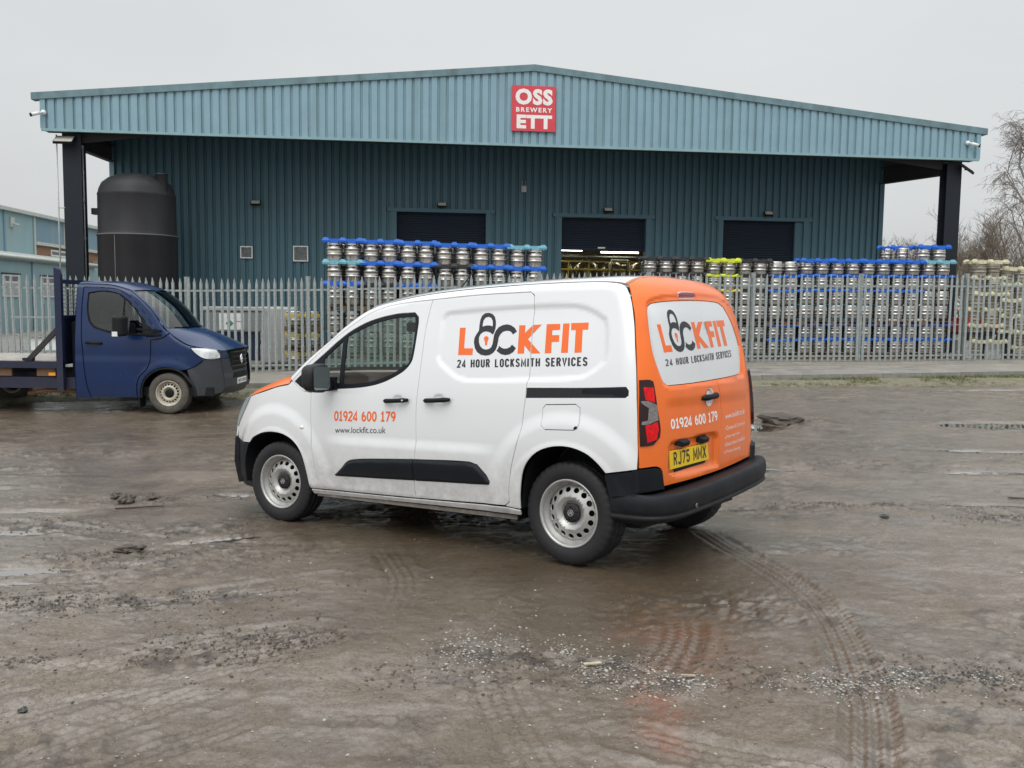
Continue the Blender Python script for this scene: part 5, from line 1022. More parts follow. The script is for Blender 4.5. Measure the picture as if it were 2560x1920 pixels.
# ---- wheels
def make_wheel(parent, pos, ysign, steer, R, w_, rimr, holes, mats, cap_r=.062, logo=None):
    """pressed steel wheel; outer face towards local -y when ysign=-1"""
    wl = link('wheel', None, parent, pos); bpy.data.objects.remove(wl)
    ty = MB(); hw = w_/2; rb = rimr+.002
    prof = [(rb, .9), (rb+.012, .97), (rb+.035, 1.03), (rb+(R-rb)*.5, 1.06), (R-.028, .99), (R-.012, .93), (R-.003, .80), (R, .55), (R-.007, .53), (R-.007, .47), (R, .45), (R+.001, .05), (R-.007, .03), (R-.007, -.03), (R+.001, -.05), (R, -.45), (R-.007, -.47), (R-.007, -.53), (R, -.55), (R-.003, -.80), (R-.012, -.93), (R-.028, -.99), (rb+(R-rb)*.5, -1.06), (rb+.035, -1.03), (rb+.012, -.97), (rb, -.9)]
    prof = [(r, y*hw) for r, y in prof]
    def rm(j, k):
        jj = min(j, len(prof)-1-j)
        if 4 <= jj <= 6: return -.006 if k % 4 == 0 else 0
        if 7 <= jj <= 12: return -.005 if (k+j//2*2) % 5 == 0 else 0
        return 0
    ty.lathe(prof, 160, axis='y', rmod=rm)
    yo = hw*.86 # outer lip plane
    rim = MB(); rim.lathe([(rimr-.004, .80*hw), (rimr+.006, yo+.006), (rimr+.004, yo+.012), (rimr-.006, yo+.010), (rimr-.013, yo-.004), (rimr-.016, yo-.020), (rimr-.032, yo-.030), (rimr-.036, yo-.055), (rimr-.040, -.8*hw), (rimr-.002, -.9*hw)], 72, axis='y')
    ro = rimr-.036
    dep = lambda r: np.interp(r, [0, .045, cap_r+.004, cap_r+.016, ro*.60, ro*.70, ro*.94, ro], [yo-.045, yo-.045, yo-.045, yo-.030, yo-.012, yo-.020, yo-.040, yo-.052])
    def fd(u, v): r = np.hypot(u, v); return np.stack([u, dep(r), v], -1)
    c = [(ro*math.cos(t), ro*math.sin(t)) for t in np.linspace(0, 2*math.pi, 73)[:-1]]; hs = []
    for k in range(holes):
        t = 2*math.pi*(k+.35)/holes; rc = ro*.845; hh = []
        for a in np.linspace(0, 2*math.pi, 15)[:-1]:
            x = rc+ro*.095*math.cos(a); y = ro*.115*math.sin(a); hh.append((x*math.cos(t)-y*math.sin(t), x*math.sin(t)+y*math.cos(t)))
        hs.append(hh)
    W_ = link('wheel', rim.mesh('wheel', mats['rim']), parent, pos)
    W_.rotation_euler = (0, 0, steer+(math.pi if ysign < 0 else 0))
    ty.build('tyre', mats['tyre'], W_)
    panel('wheel_disc', c, hs, fd, -1, mats['rim'], W_, h=.012, gap=0, depth=.006, smooth=False)
    cp = MB(); cp.lathe([(cap_r, yo-.05), (cap_r, yo-.030), (cap_r-.006, yo-.024), (cap_r*.45, yo-.020), (0, yo-.019)], 28, axis='y')
    for k in range(5):
        t = k*2*math.pi/5+.3; cp.tube([(cap_r*.70*math.cos(t), yo-.026, cap_r*.70*math.sin(t)), (cap_r*.70*math.cos(t), yo-.019, cap_r*.70*math.sin(t))], .009, 8)
    hc = cp.build('hub_cap', mats['cap'], W_)
    if logo == 'chevrons':
        lg = MB(); lg.lathe([(.0185, yo-.0215), (.0185, yo-.0165), (.0205, yo-.0165), (.0205, yo-.0215)], 24, axis='y')
        for dz in (.003, -.007):
            for s_ in (-1, 1): lg.bar((0, yo-.017, dz+.008), (s_*.013, yo-.017, dz-.004), .0035, .003)
        lg.build('hub_emblem', M['grey_l'], W_)
    m = MB(); m.lathe([(.17, 0), (.17, -.01), (.0, -.012)], 24, axis='y'); m.build('brake_disc', M['steel_b'], W_)
    return W_
tyre_m = pm('tyre_rubber', (.010, .010, .012), .65, 0, .3, 20, bump=.1, bscale=200); rim_m = pm('silver_steel_rim', (.42, .415, .40), .34, .5, .12, 8, rvar=.08)
tyre_d = pm('muddy_tyre', (.085, .078, .066), .8, 0, .35, 12, bump=.2, bscale=120); rim_c = pm('cream_rim', (.50, .46, .38), .45, .2, .2, 8)

# ================================================================= FLATBED TRUCK (local x forward, y to its left, z up; front axle at the origin)
blue_p = pm('navy_paint', (.0018, .018, .080), .25, 0, .12, 2, spec=.3, coat=.25, dirt=((.05, .042, .035), .1, .6, .3), rvar=.03); blue_r = pm('navy_paint_top', (.003, .022, .085), .25, 0, .12, 2, spec=.35, coat=.3)
grey_p = pm('grey_bumper_plastic', (.030, .035, .043), .5, 0, .15, 3, dirt=((.08, .07, .06), .1, .9, .4)); steel_f = pm('navy_flatbed_steel', (.002, .010, .040), .5, 0, .2, 4, dirt=((.10, .06, .035), .2, 1.6, .3))
tk = empty('flatbed_truck', (-5.894, 15.7+1.0, -.315), 0); tag(tk, 'dark blue flatbed truck with grey bumper and white headlight, cut off by the left edge', 'truck')
TSW = smooth_interp([.1, .4, .8, 1.2, 1.6, 2.0, 2.3], [.97, .99, 1.0, .99, .93, .86, .79]); TPL = smooth_interp([-1.7, -.2, .3, .6, .75, .85, .95], [0, 0, .012, .05, .10, .17, .28])
for _k in ('head',): TK[_k] = [(a if a < .6 else .6+(a-.6)*.72, b) for a, b in TK[_k]]
TZC = smooth_interp([-1.60, -1.0, -.75, -.66, -.319, -.062, .121, .33, .62, .87, 1.0], [2.215, 2.195, 2.135, 2.10, 1.808, 1.467, 1.311, 1.19, 1.13, 1.095, 1.07])
def tw_(x, z): return TSW(z)-TPL(x)
def tside(sgn):
    def f(x, z):
        dz = np.clip(.07-(TZC(x)-z), 0, .07)/.07; r = np.hypot(x, z-.34)
        y = tw_(x, z)-.035*dz**2+.02*sstep(.62, .50, r)*(z > .1)+.012*sstep(1.0, .86, z)*sstep(.45, .2, x)*(r > .62)
        return np.stack([x, sgn*y, z], -1)
    return f
def tpoly(k): return TK[k]
for sgn in (-1, 1):
    f = tside(sgn); s_ = sgn; g = dict(h=.04 if sgn < 0 else .07)
    arch = [(-.477, .27), (-.47, .42), (-.40, .60), (-.21, .755), (.004, .80), (.216, .75), (.373, .61), (.455, .45), (.475, .30)]
    door = [(-1.472, 2.15), (-.971, 2.13), (-.76, 2.06), (-.503, 1.832), (-.25, 1.50), (-.085, 1.292), (-.285, 1.26), (-.30, .907), (-.37, .746), (-.479, .638), (-.53, .503), (-.528, .276), (-1.316, .266), (-1.366, .386), (-1.401, .546), (-1.452, 1.079), (-1.48, 1.45), (-1.486, 1.873)]
    wf = [(-1.383, 2.05), (-1.131, 2.085), (-.87, 2.04), (-.72, 1.95), (-.531, 1.765), (-.36, 1.53), (-.16, 1.32), (-.727, 1.353), (-.992, 1.377), (-1.255, 1.453), (-1.345, 1.558), (-1.391, 1.795)]
    panel('door', door, [wf], f, s_, blue_p, tk, **g)
    panel('window_frame', wf, [TK['glass'], [(-.735, 1.93), (-.60, 1.80), (-.47, 1.61), (-.43, 1.37), (-.748, 1.385)]], f, s_, M['black'], tk, lift=-.004, **g)
    gl = glass('truck_glass', (.58, .65, .62), 1.3)
    panel('side_glass', TK['glass'], [], f, s_, gl, tk, lift=-.010, gap=-.004, depth=0, **g); panel('quarter_glass', [(-.735, 1.93), (-.60, 1.80), (-.47, 1.61), (-.43, 1.37), (-.748, 1.385)], [], f, s_, gl, tk, lift=-.010, gap=-.004, depth=0, **g)
    panel('rear_pillar', [(-1.583, .25), (-1.59, 2.205), (-1.3, 2.205), (-1.0, 2.19), (-.75, 2.13), (-.66, 2.095), (-.319, 1.80), (-.075, 1.46), (.03, 1.39), (-.085, 1.292), (-.25, 1.50), (-.503, 1.832), (-.76, 2.06), (-.971, 2.13), (-1.472, 2.15), (-1.486, 1.873), (-1.48, 1.45), (-1.452, 1.079), (-1.401, .546), (-1.366, .386), (-1.316, .266), (-1.30, .235)], [], f, s_, blue_p, tk, **g)
    fender = [(-.085, 1.292), (.03, 1.39), (.121, 1.305), (.33, 1.18), (.62, 1.125), (.87, 1.08), (.855, 1.03), (.85, .962), (.62, .95), (.483, .836), (.322, .76), (.216, .752), (.004, .80), (-.21, .755), (-.40, .60), (-.47, .42), (-.477, .27), (-.528, .276), (-.53, .503), (-.479, .638), (-.37, .746), (-.30, .907), (-.285, 1.26)]
    panel('front_wing', fender, [TK['head']], f, s_, blue_p, tk, **g)
    panel('headlight', TK['head'], [], f, s_, pm('headlight_lens', (.62, .65, .66), .12, 0, .35, 7, coat=1) if sgn < 0 else bpy.data.materials['headlight_lens'], tk, lift=.004, **g)
    for q_, (cx_, cz_) in enumerate(((.66, 1.03), (.80, 1.03))): panel('headlight_lamp', [(cx_+.05*math.cos(t), cz_+.045*math.sin(t)) for t in np.linspace(0, 6.28, 15)[:-1]], [], f, s_, M['grey_l'], tk, lift=.007, gap=0, depth=0, h=.03)
    panel('bumper_side', [(.322, .755), (.483, .832), (.62, .945), (.86, .958), (.88, .80), (.90, .60), (.90, .46), (.86, .36), (.714, .318), (.479, .301), (.455, .45), (.373, .61)], [], f, s_, grey_p, tk, lift=.006, **g)
    panel('side_moulding', [(-1.577, .70), (-.42, .71), (-.50, .60), (-.522, .505), (-1.578, .496)], [], f, s_, grey_p, tk, lift=.010, **g)
    panel('arch_trim', arch+[(.44, .30), (.42, .45), (.34, .58), (.2, .715), (.0, .765), (-.2, .72), (-.37, .58), (-.435, .42), (-.44, .27)], [], f, s_, grey_p, tk, lift=.010, depth=.03, **g)
    m = MB(); vs = []; 
    for x, z in arch: vs += [(x, sgn*.95, z), (x, sgn*.62, z)]
    m.add(vs, [(2*i, 2*i+1, 2*i+3, 2*i+2) for i in range(len(arch)-1)]); m.add([(x, sgn*.63, z) for x, z in arch], [tuple(range(len(arch)))]); m.build('wheel_well', M['black'], tk)
    m = MB(); m.box((-.55, sgn*.97-.012*(1), .12), (-.47, sgn*.80+.0, .42)) if sgn > 0 else m.box((-.53, -.97, .10), (-.50, -.72, .45)); m.build('mud_flap', M['black'], tk)
    for dx in (0, -3.665): make_wheel(tk, (dx, sgn*(1.0-.115), .345), sgn, 0, .35, .225, .215, 18, dict(tyre=tyre_d, rim=rim_c, cap=M['black']), cap_r=.075)
    m = MB(); m.tube([(-1.387, sgn*(1.012), 1.20), (-1.25, sgn*1.035, 1.20), (-1.123, sgn*1.012, 1.19)], .022, 8); m.build('door_handle', M['black'], tk)
    m = MB(); m.box((-.30, -.14, -.17), (-.12, .14, .17)); mo = m.build('mirror', M['black'], tk, (-.46, sgn*1.30, 1.50)); bevel(mo, .045, 3); m = MB(); m.bar((-.44, sgn*1.18, 1.45), (.0-.12, sgn*1.0, 1.42), .035); m.bar((-.44, sgn*1.18, 1.37), (-.12, sgn*.99, 1.35), .035); m.build('mirror_arm', M['black'], tk)
    m = MB(); m.box((-.29, -.145, -.168), (-.20, .145, -.09)); m.build('indicator_lens', M['white'], mo)
def ttop(us_x, us_z, bul, cr, pw=3):
    ex = smooth_interp(np.linspace(0, 1, len(us_x)), us_x); ez = smooth_interp(np.linspace(0, 1, len(us_z)), us_z); B_ = smooth_interp(np.linspace(0, 1, len(bul)), bul); K_ = smooth_interp(np.linspace(0, 1, len(cr)), cr)
    def f(u, s):
        x0, z0 = ex(u), ez(u); y0 = tw_(x0, z0)-.035; return np.stack([x0+B_(u)*(1-np.abs(s)**2.2), s*y0, z0+K_(u)*(1-np.abs(s)**pw)], -1)
    return f
sv = np.linspace(-1, 1, 41)
gsheet('roof', ttop([-1.59, -1.3, -1.0, -.75, -.66], [2.205, 2.205, 2.19, 2.13, 2.10], [0, .03, .06, .10, .12], [.06, .06, .06, .04, .012], 4), np.linspace(0, 1, 16), sv, blue_r, tk)
fw_ = ttop([-.66, -.5, -.319, -.19, -.05], [2.095, 1.965, 1.80, 1.64, 1.45], [.12, .14, .16, .18, .20], [.012, .012, .012, .008, .0])
gsheet('windscreen', fw_, np.linspace(.03, .97, 12), np.linspace(-.93, .93, 31), glass('truck_screen', (.5, .58, .55), 1.2), tk)
for a, b in ((-1, -.93), (.93, 1)): gsheet('screen_pillar', fw_, np.linspace(0, 1, 12), np.linspace(a, b, 3), blue_r, tk)
gsheet('bonnet', ttop([-.05, .08, .33, .62, .88], [1.45, 1.345, 1.19, 1.13, 1.08], [.20, .20, .18, .15, .11], [.0, .07, .15, .09, .02], 2.6), np.linspace(0, 1, 20), sv, blue_r, tk)
m = MB(); m.bar((.14, -.3, 1.47), (-.06, -.66, 1.50), .02, .015); m.bar((.16, .25, 1.47), (.02, -.1, 1.49), .02, .015); m.build('wiper', M['black'], tk)
fn_ = lambda y, z: np.stack([np.interp(z, [.25, .35, .45, .62, .66, .8, 1.0, 1.12], [.90, .94, .98, .975, .96, .955, .935, .91])-.24*np.abs(y/.86)**3.2, y, z], -1)
panel('front_bumper', [(-.87, .38), (-.86, .955), (-.50, .93), (-.42, .72), (.42, .72), (.50, .93), (.86, .955), (.87, .38), (.6, .32), (-.6, .32)], [], fn_, 1, grey_p, tk, h=.06, depth=.03)
panel('grille', [(-.50, .93), (-.42, .72), (.42, .72), (.50, .93), (.53, 1.09), (-.53, 1.09)], [], fn_, 1, M['black'], tk, h=.06, lift=-.02)
panel('nose_panel', [(-.87, .955), (-.50, .93), (-.53, 1.09), (.53, 1.09), (.50, .93), (.87, .955), (.84, 1.13), (-.84, 1.13)], [], fn_, 1, blue_r, tk, h=.06)
panel('air_intake', [(-.45, .58), (-.40, .68), (.40, .68), (.45, .58)], [], fn_, 1, M['black'], tk, h=.06, lift=.006, depth=.01)
panel('lower_lip', [(-.80, .40), (-.78, .47), (.78, .47), (.80, .40)], [], fn_, 1, grey_p, tk, h=.06, lift=.02, depth=.03)
for z in (.79, .87, .95, 1.03):
    gsheet('grille_slat', lambda u, v, z=z: fn_(u, z+v)+np.stack([.016-np.abs(v)*.0+v*.9, 0*v, 0*v], -1), np.linspace(-.48, .48, 16), np.array([-.018, .018]), pm('grille_slat_plastic', (.03, .032, .035), .35) if z < .8 else bpy.data.materials['grille_slat_plastic'], tk)
st_ = MB(); xs0 = 1.30; st_.lathe([(.085, xs0-1.30), (.098, xs0-1.285), (.085, xs0-1.27)], 28, axis='z')
for k in range(3):
    t = math.pi/2+k*2*math.pi/3; st_.add([(math.cos(t)*.09, math.sin(t)*.09, .015), (math.cos(t+1.2)*.016, math.sin(t+1.2)*.016, .015), (0, 0, .03), (math.cos(t-1.2)*.016, math.sin(t-1.2)*.016, .015)], [(0, 1, 2), (0, 2, 3)])
o = st_.build('grille_emblem', pm('chrome', (.75, .76, .78), .12, 1, .05), tk, (.955, 0, .90)); o.rotation_euler = (math.pi/2, 0, math.pi/2)
m = MB(); m.box((.975, -.30, .455), (.99, .22, .565)); o = m.build('number_plate', M['white'], tk); 
V_, F_, _ = text_data('FJ71 KVO', .02, 1.1, 2); o2 = MB(); o2.add([(.993, -.27+.46*a, .475+.07*b) for a, b in V_], F_); o2.build('lettering', M['black'], o)
m = MB(); m.box((-1.58, -.93, .30), (.75, .88, .45)); m.box((-1.58, -.80, .45), (-1.50, .80, 2.15)); m.build('underbody', M['black'], tk)
m = MB(); m.box((-.2, -.82, 1.12), (.12, .82, 1.28)); m.build('dashboard', M['black'], tk)
for y in (-.45, .12, .5): m = MB(); m.box((-1.28, y-.22, .75), (-.8, y+.22, .92)); m.box((-1.38, y-.22, .85), (-1.22, y+.22, 1.50)); m.box((-1.36, y-.12, 1.52), (-1.26, y+.12, 1.74)); bevel(m.build('seat', pm('seat_cloth', (.03, .03, .033), .9), tk), .04)
m = MB(); m.lathe([(.17, 0), (.185, .012), (.2, 0), (.185, -.012)], 24); o = m.build('steering_wheel', M['black'], tk, (-.42, -.40, 1.22)); o.rotation_euler = (0, -.9, 0)
# headboard and bed
for sgn in (-1, 1):
    m = MB(); y0, y1 = sorted((sgn*.98, sgn*1.07)); m.box((-1.87, y0, .38), (-1.76, y1, 2.34 if sgn < 0 else 2.26)); (m if sgn < 0 else MB()).add([(-1.87, y0, 2.34), (-1.76, y0, 2.34), (-1.76, y1, 2.34), (-1.87, y1, 2.34), (-1.87, y0, 2.34+.13*(sgn<0)), (-1.80, y0, 2.345+.10*(sgn<0)), (-1.80, y1, 2.345+.10*(sgn<0)), (-1.87, y1, 2.34+.13*(sgn<0))], [(0,1,5,4),(1,2,6,5),(2,3,7,6),(3,0,4,7),(4,5,6,7)]); m.build('headboard_post', steel_f, tk)
    m = MB(); m.bar((-1.86, sgn*1.02, 1.42), (-2.36, sgn*1.02, .90), .05, .08); m.build('brace', M['steel_b'], tk); m = MB(); m.box((-2.45, sgn*1.02-.05, .885), (-2.28, sgn*1.02+.05, .93)); m.build('brace_foot', M['steel_d'], tk)
m = MB(); m.box((-1.86, -.98, 2.20), (-1.78, .98, 2.27)); m.box((-1.86, -.98, 1.60), (-1.78, .98, 1.66)); m.box((-1.86, -.98, .85), (-1.78, .98, .95)); m.build('headboard_frame', steel_f, tk)
m = MB(); m.box((-1.84, -.98, .95), (-1.80, .98, 1.60)); m.build('headboard_plate', steel_f, tk)
for k in range(13): y = -.9+k*.15; m = MB(); m.box((-1.83, y-.008, 1.66), (-1.815, y+.008, 2.20)); m.build('mesh_bar', M['galv_o'], tk)
for k in range(7): z = 1.72+k*.07; m = MB(); m.box((-1.835, -.98, z-.006), (-1.83, .98, z+.006)); m.build('mesh_bar', M['galv_o'], tk)
for k in range(12): y = -1.0+k*.168; m = MB(); m.box((-6.2, y, .862), (-1.88, y+.158, .885)); m.build('deck_board', pm('worn_deck', (.30, .28, .25), .6, 0, .4, 6) if k == 0 else bpy.data.materials['worn_deck'], tk)
m = MB(); m.box((-6.2, -1.06, .76), (-1.76, -1.01, .875)); m.box((-6.2, 1.01, .76), (-1.76, 1.06, .875)); m.build('side_rail', steel_f, tk)
m = MB(); m.box((-6.2, -1.0, .80), (-1.9, 1.0, .86)); m.build('bed_frame', M['steel_d'], tk)
for k in range(6): x = -2.05-k*.75; m = MB(); m.box((x-.20, -.99, .62), (x+.12, -.95, .755)); m.build('under_board', M['wood'], tk)
m = MB(); m.box((-6.1, -.62, .40), (-1.2, -.50, .66)); m.box((-6.1, .50, .40), (-1.2, .62, .66)); m.build('chassis_rail', steel_f, tk)
m = MB(); m.box((-6.1, -.97, .41), (-1.6, -.93, .60)); m.build('side_guard', steel_f, tk)
m = MB(); m.box((-1.72, -.8, .5), (-1.62, .8, 1.55)); m.build('cab_back_cover', M['black'], tk)
m = MB(); m.box((-.06, -.012, -.028), (.06, 0, .028)); bevel(m.build('side_marker', pm('amber_lens', (.85, .32, .02), .25), tk, (-1.98, -1.0, .655)), .02, 3)
m = MB(); m.tube([(-2.5, -.8, .30), (-2.2, -.85, .36), (-1.6, -.85, .36)], .035, 8); m.build('exhaust', pm('rusty_pipe', (.20, .09, .045), .8, var=.4), tk)
m = MB(); m.tube([(0, -.85, .345), (0, .85, .345)], .05, 8); m.tube([(-3.665, -.85, .345), (-3.665, .85, .345)], .06, 8); m.build('axle', M['black'], tk)
# ================================================================= WHITE AND ORANGE VAN (local x forward, y to its left, z up; rear axle at the origin)
DIRT_SHADE = (.20, .17, .14)  # road dirt; also paints the darker shading low on the white body
white_p = pm('white_van_paint', (.70, .71, .72), .16, 0, .012, 2, coat=1, dirt=(DIRT_SHADE, .22, .78, .75), rvar=.03); orange = pm('orange_wrap', (.82, .150, .008), .30, 0, .05, 1.5, coat=.25, rvar=.04, streak=((.60, .12, .02), .25, 6), dirt=((.40, .14, .05), .45, .9, .3))
ink_o = pm('orange_vinyl', (.80, .14, .02), .3, var=.03); ink_k = pm('charcoal_vinyl', (.016, .019, .024), .35, var=.05); ink_w = pm('white_vinyl', (.82, .80, .78), .35, var=.03)
blk = pm('van_black_plastic', (.006, .008, .012), .55, 0, .2, 4, spec=.22, bump=.06, bscale=500, dirt=((.09, .08, .07), .2, .55, .35)); gloss_k = pm('gloss_black', (.006, .007, .01), .12, 0, .1)
van = empty('delivery_van', (0.88939479, 6.3527519, 0)); tag(van, 'white locksmith van with orange rear doors in the middle of the yard', 'van')
R_ = np.array([[-0.80196086, -0.59693047, -0.02308236], [0.59494961, -0.80158573, 0.05912086], [-0.05379353, 0.03367977, 0.99798393]])
van.matrix_world = Matrix([[*map(float, R_[0]), 0.88939479], [*map(float, R_[1]), 6.3527519], [*map(float, R_[2]), -.0004], [0, 0, 0, 1]])
VSW = smooth_interp([.1, .3, .5, .7, .9, 1.05, 1.2, 1.4, 1.6, 1.8], [.872, .890, .908, .92, .922, .915, .896, .858, .812, .765])
VPL = smooth_interp([-.75, -.5, -.1, .6, 2.2, 2.8, 3.1, 3.3, 3.5, 3.7], [.035, .018, .004, 0, 0, .012, .045, .09, .17, .30])
XR = smooth_interp([.2, .45, .7, .95, 1.15, 1.4, 1.6, 1.7, 1.76, 1.82], [-.60, -.612, -.618, -.615, -.603, -.57, -.53, -.49, -.44, -.34])
VZC = smooth_interp([-.45, -.385, -.25, 0, .46, 1.06, 1.5, 1.834, 2.06, 2.246, 2.44, 2.6], [1.715, 1.745, 1.768, 1.780, 1.786, 1.773, 1.737, 1.672, 1.558, 1.432, 1.305, 1.185])
def vzc(x): return np.where(x < 2.6, VZC(np.minimum(x, 2.6)), np.interp(x, [2.6, 2.62, 2.9, 3.12, 3.3, 3.6], [1.185, 1.13, 1.066, 1.02, .98, .9]))
def vw(x, z): return VSW(z)-VPL(x)
RECESS = VS['recess']
def vside(left=True):
    def f(x, z):
        x = np.asarray(x, float); z = np.asarray(z, float)
        t = np.clip(.06-(vzc(x)-z), 0, .08)/.06; y = vw(x, z)-.032*t**2*(x < 2.62)
        r1 = np.hypot(x, z-.32); r2 = np.hypot(x-2.776, z-.31)
        for r in (r1, r2): y = y+.020*sstep(.66, .55, r)*sstep(.15, .35, z)
        y = y+.006*sstep(.47, .43, np.minimum(r1, r2))
        y = y+.016*sstep(.74, .66, z)*sstep(.47, .75, x)*sstep(2.25, 1.95, x)*(1-.6*sstep(.5, .35, z))
        if left or True: y = y-.013*ssd(x, z, RECESS, -.045)
        for hx, hz in ((1.41, 1.003), (1.026, 1.015)):
            y = y-.009*sstep(1.10, .55, np.sqrt(((x-hx)/.052)**2+((z-hz)/.046)**2))
        y = y-.03*sstep(.34, .24, z)
        xs_ = XR(np.minimum(z, 1.72))+.115; q = np.clip((xs_+.10-x)/.10, 0, 1.4); y = y-.030*q**2.2
        return np.stack([x, y if left else -(y-.07), z], -1)
    return f
WREC = [(.712, 1.20), (.735, 1.32), (.722, 1.50), (.700, 1.603), (.683, 1.637), (.646, 1.662), (.551, 1.685), (.334, 1.702), (.033, 1.712), (-.204, 1.712), (-.38, 1.70), (-.50, 1.66), (-.545, 1.55), (-.575, 1.38), (-.52, 1.16), (-.46, 1.14), (.03, 1.118), (.63, 1.098), (.69, 1.12)]
PREC = VR['platerec']
def vrear(y, z):
    y = np.asarray(y, float); z = np.asarray(z, float); q = np.abs(y-.035)/(VSW(z)-.083); x = XR(z)-.025+.06*q**2+.08*q**6
    x = x+.014*ssd(y, z, WREC, -.03)+.030*ssd(y, z, PREC, -.03)*sstep(.50, .62, z)
    x = x+.012*sstep(1.06, .98, z)*sstep(.72, .60, y)*sstep(-.6, -.45, y)
    x = x+.012*sstep(1.05, .75, np.sqrt(((y-.16)/.056)**2+((z-1.035)/.056)**2))
    return np.stack([x, y, z], -1)
FDf = [(2.329, 1.05), (2.333, .837), (2.319, .67), (2.294, .479), (2.246, .305)]
FDr = [(1.264, .318), (1.265, .412), (1.247, .554), (1.231, .686), (1.232, .76), (1.230, .922), (1.222, 1.044), (1.213, 1.157), (1.208, 1.319), (1.208, 1.473), (1.200, 1.587), (1.178, 1.718)]
TOP = [(1.495, 1.703), (1.66, 1.680), (1.793, 1.640), (1.959, 1.560), (2.145, 1.452), (2.278, 1.358), (2.40, 1.27), (2.50, 1.19), (2.568, 1.138)]
LOW = [(2.44, 1.066), (2.36, 1.053)]
door = FDf+FDr+TOP+LOW
SDr = [(.463, .338), (.423, .369), (.420, .45), (.405, .56), (.358, .715), (.318, .836), (.304, .94), (.289, 1.059), (.285, 1.133), (.276, 1.166), (.286, 1.385), (.293, 1.527), (.295, 1.655), (.302, 1.708), (.334, 1.730)]
sld = [FDr[0]]+SDr+[(.75, 1.732)]+FDr[::-1][:-1]
ZT = [(2.60, 1.178), (2.44, 1.302), (2.246, 1.429), (2.06, 1.555), (1.834, 1.669), (1.5, 1.734), (1.06, 1.770), (.46, 1.783), (0, 1.777), (-.20, 1.768), (-.30, 1.755), (-.345, 1.737)]
RS = [(float(XR(z))+.115, z) for z in (1.70, 1.66, 1.6, 1.5, 1.4, 1.2, 1.0, .90, .75, .632)]
RA = [(-.490, .630), (-.31, .601), (-.25, .662), (-.174, .714), (-.071, .745), (.037, .748), (.148, .722), (.235, .667), (.297, .582), (.330, .436), (.336, .325)]
quarter = [(.334, 1.730), (.75, 1.732), (1.178, 1.718)]+TOP+ZT+RS+RA+[(.45, .333)]+SDr
fender = [(2.568, 1.138), (2.60, 1.112), (2.75, 1.088), (2.9, 1.055), (3.12, 1.008), (3.20, .985), (3.33, .86), (3.40, .78), (3.43, .70), (3.40, .645), (3.31, .624), (3.136, .622), (3.072, .668), (2.929, .713), (2.777, .728), (2.637, .714), (2.527, .670), (2.446, .591), (2.403, .484), (2.365, .305)]+FDf[::-1]+LOW[::-1]
fl = VS['flap']; flap = [(.150, .985), (.130, 1.005), (-.09, 1.012), (-.122, .99), (-.124, .889), (-.090, .855), (.125, .851), (.154, .875)]
wf = [(2.535, 1.133), (2.38, 1.245), (2.229, 1.345), (2.09, 1.44), (1.946, 1.522), (1.758, 1.588), (1.521, 1.627), (1.333, 1.632), (1.293, 1.600), (1.284, 1.555), (1.294, 1.31), (1.322, 1.256), (1.396, 1.202), (1.578, 1.132), (1.772, 1.099), (2.081, 1.081), (2.297, 1.071), (2.364, 1.070), (2.431, 1.081)]
gl1 = [(1.995, 1.476), (1.847, 1.532), (1.706, 1.572), (1.516, 1.600), (1.333, 1.604), (1.312, 1.555), (1.316, 1.31), (1.340, 1.268), (1.490, 1.195), (1.677, 1.142), (1.83, 1.125), (1.985, 1.117)]
gl2 = [(2.035, 1.445), (2.12, 1.385), (2.225, 1.308), (2.215, 1.20), (2.19, 1.145), (2.025, 1.125)]
van_g = glass('van_glass', (.72, .84, .79), 1.15)
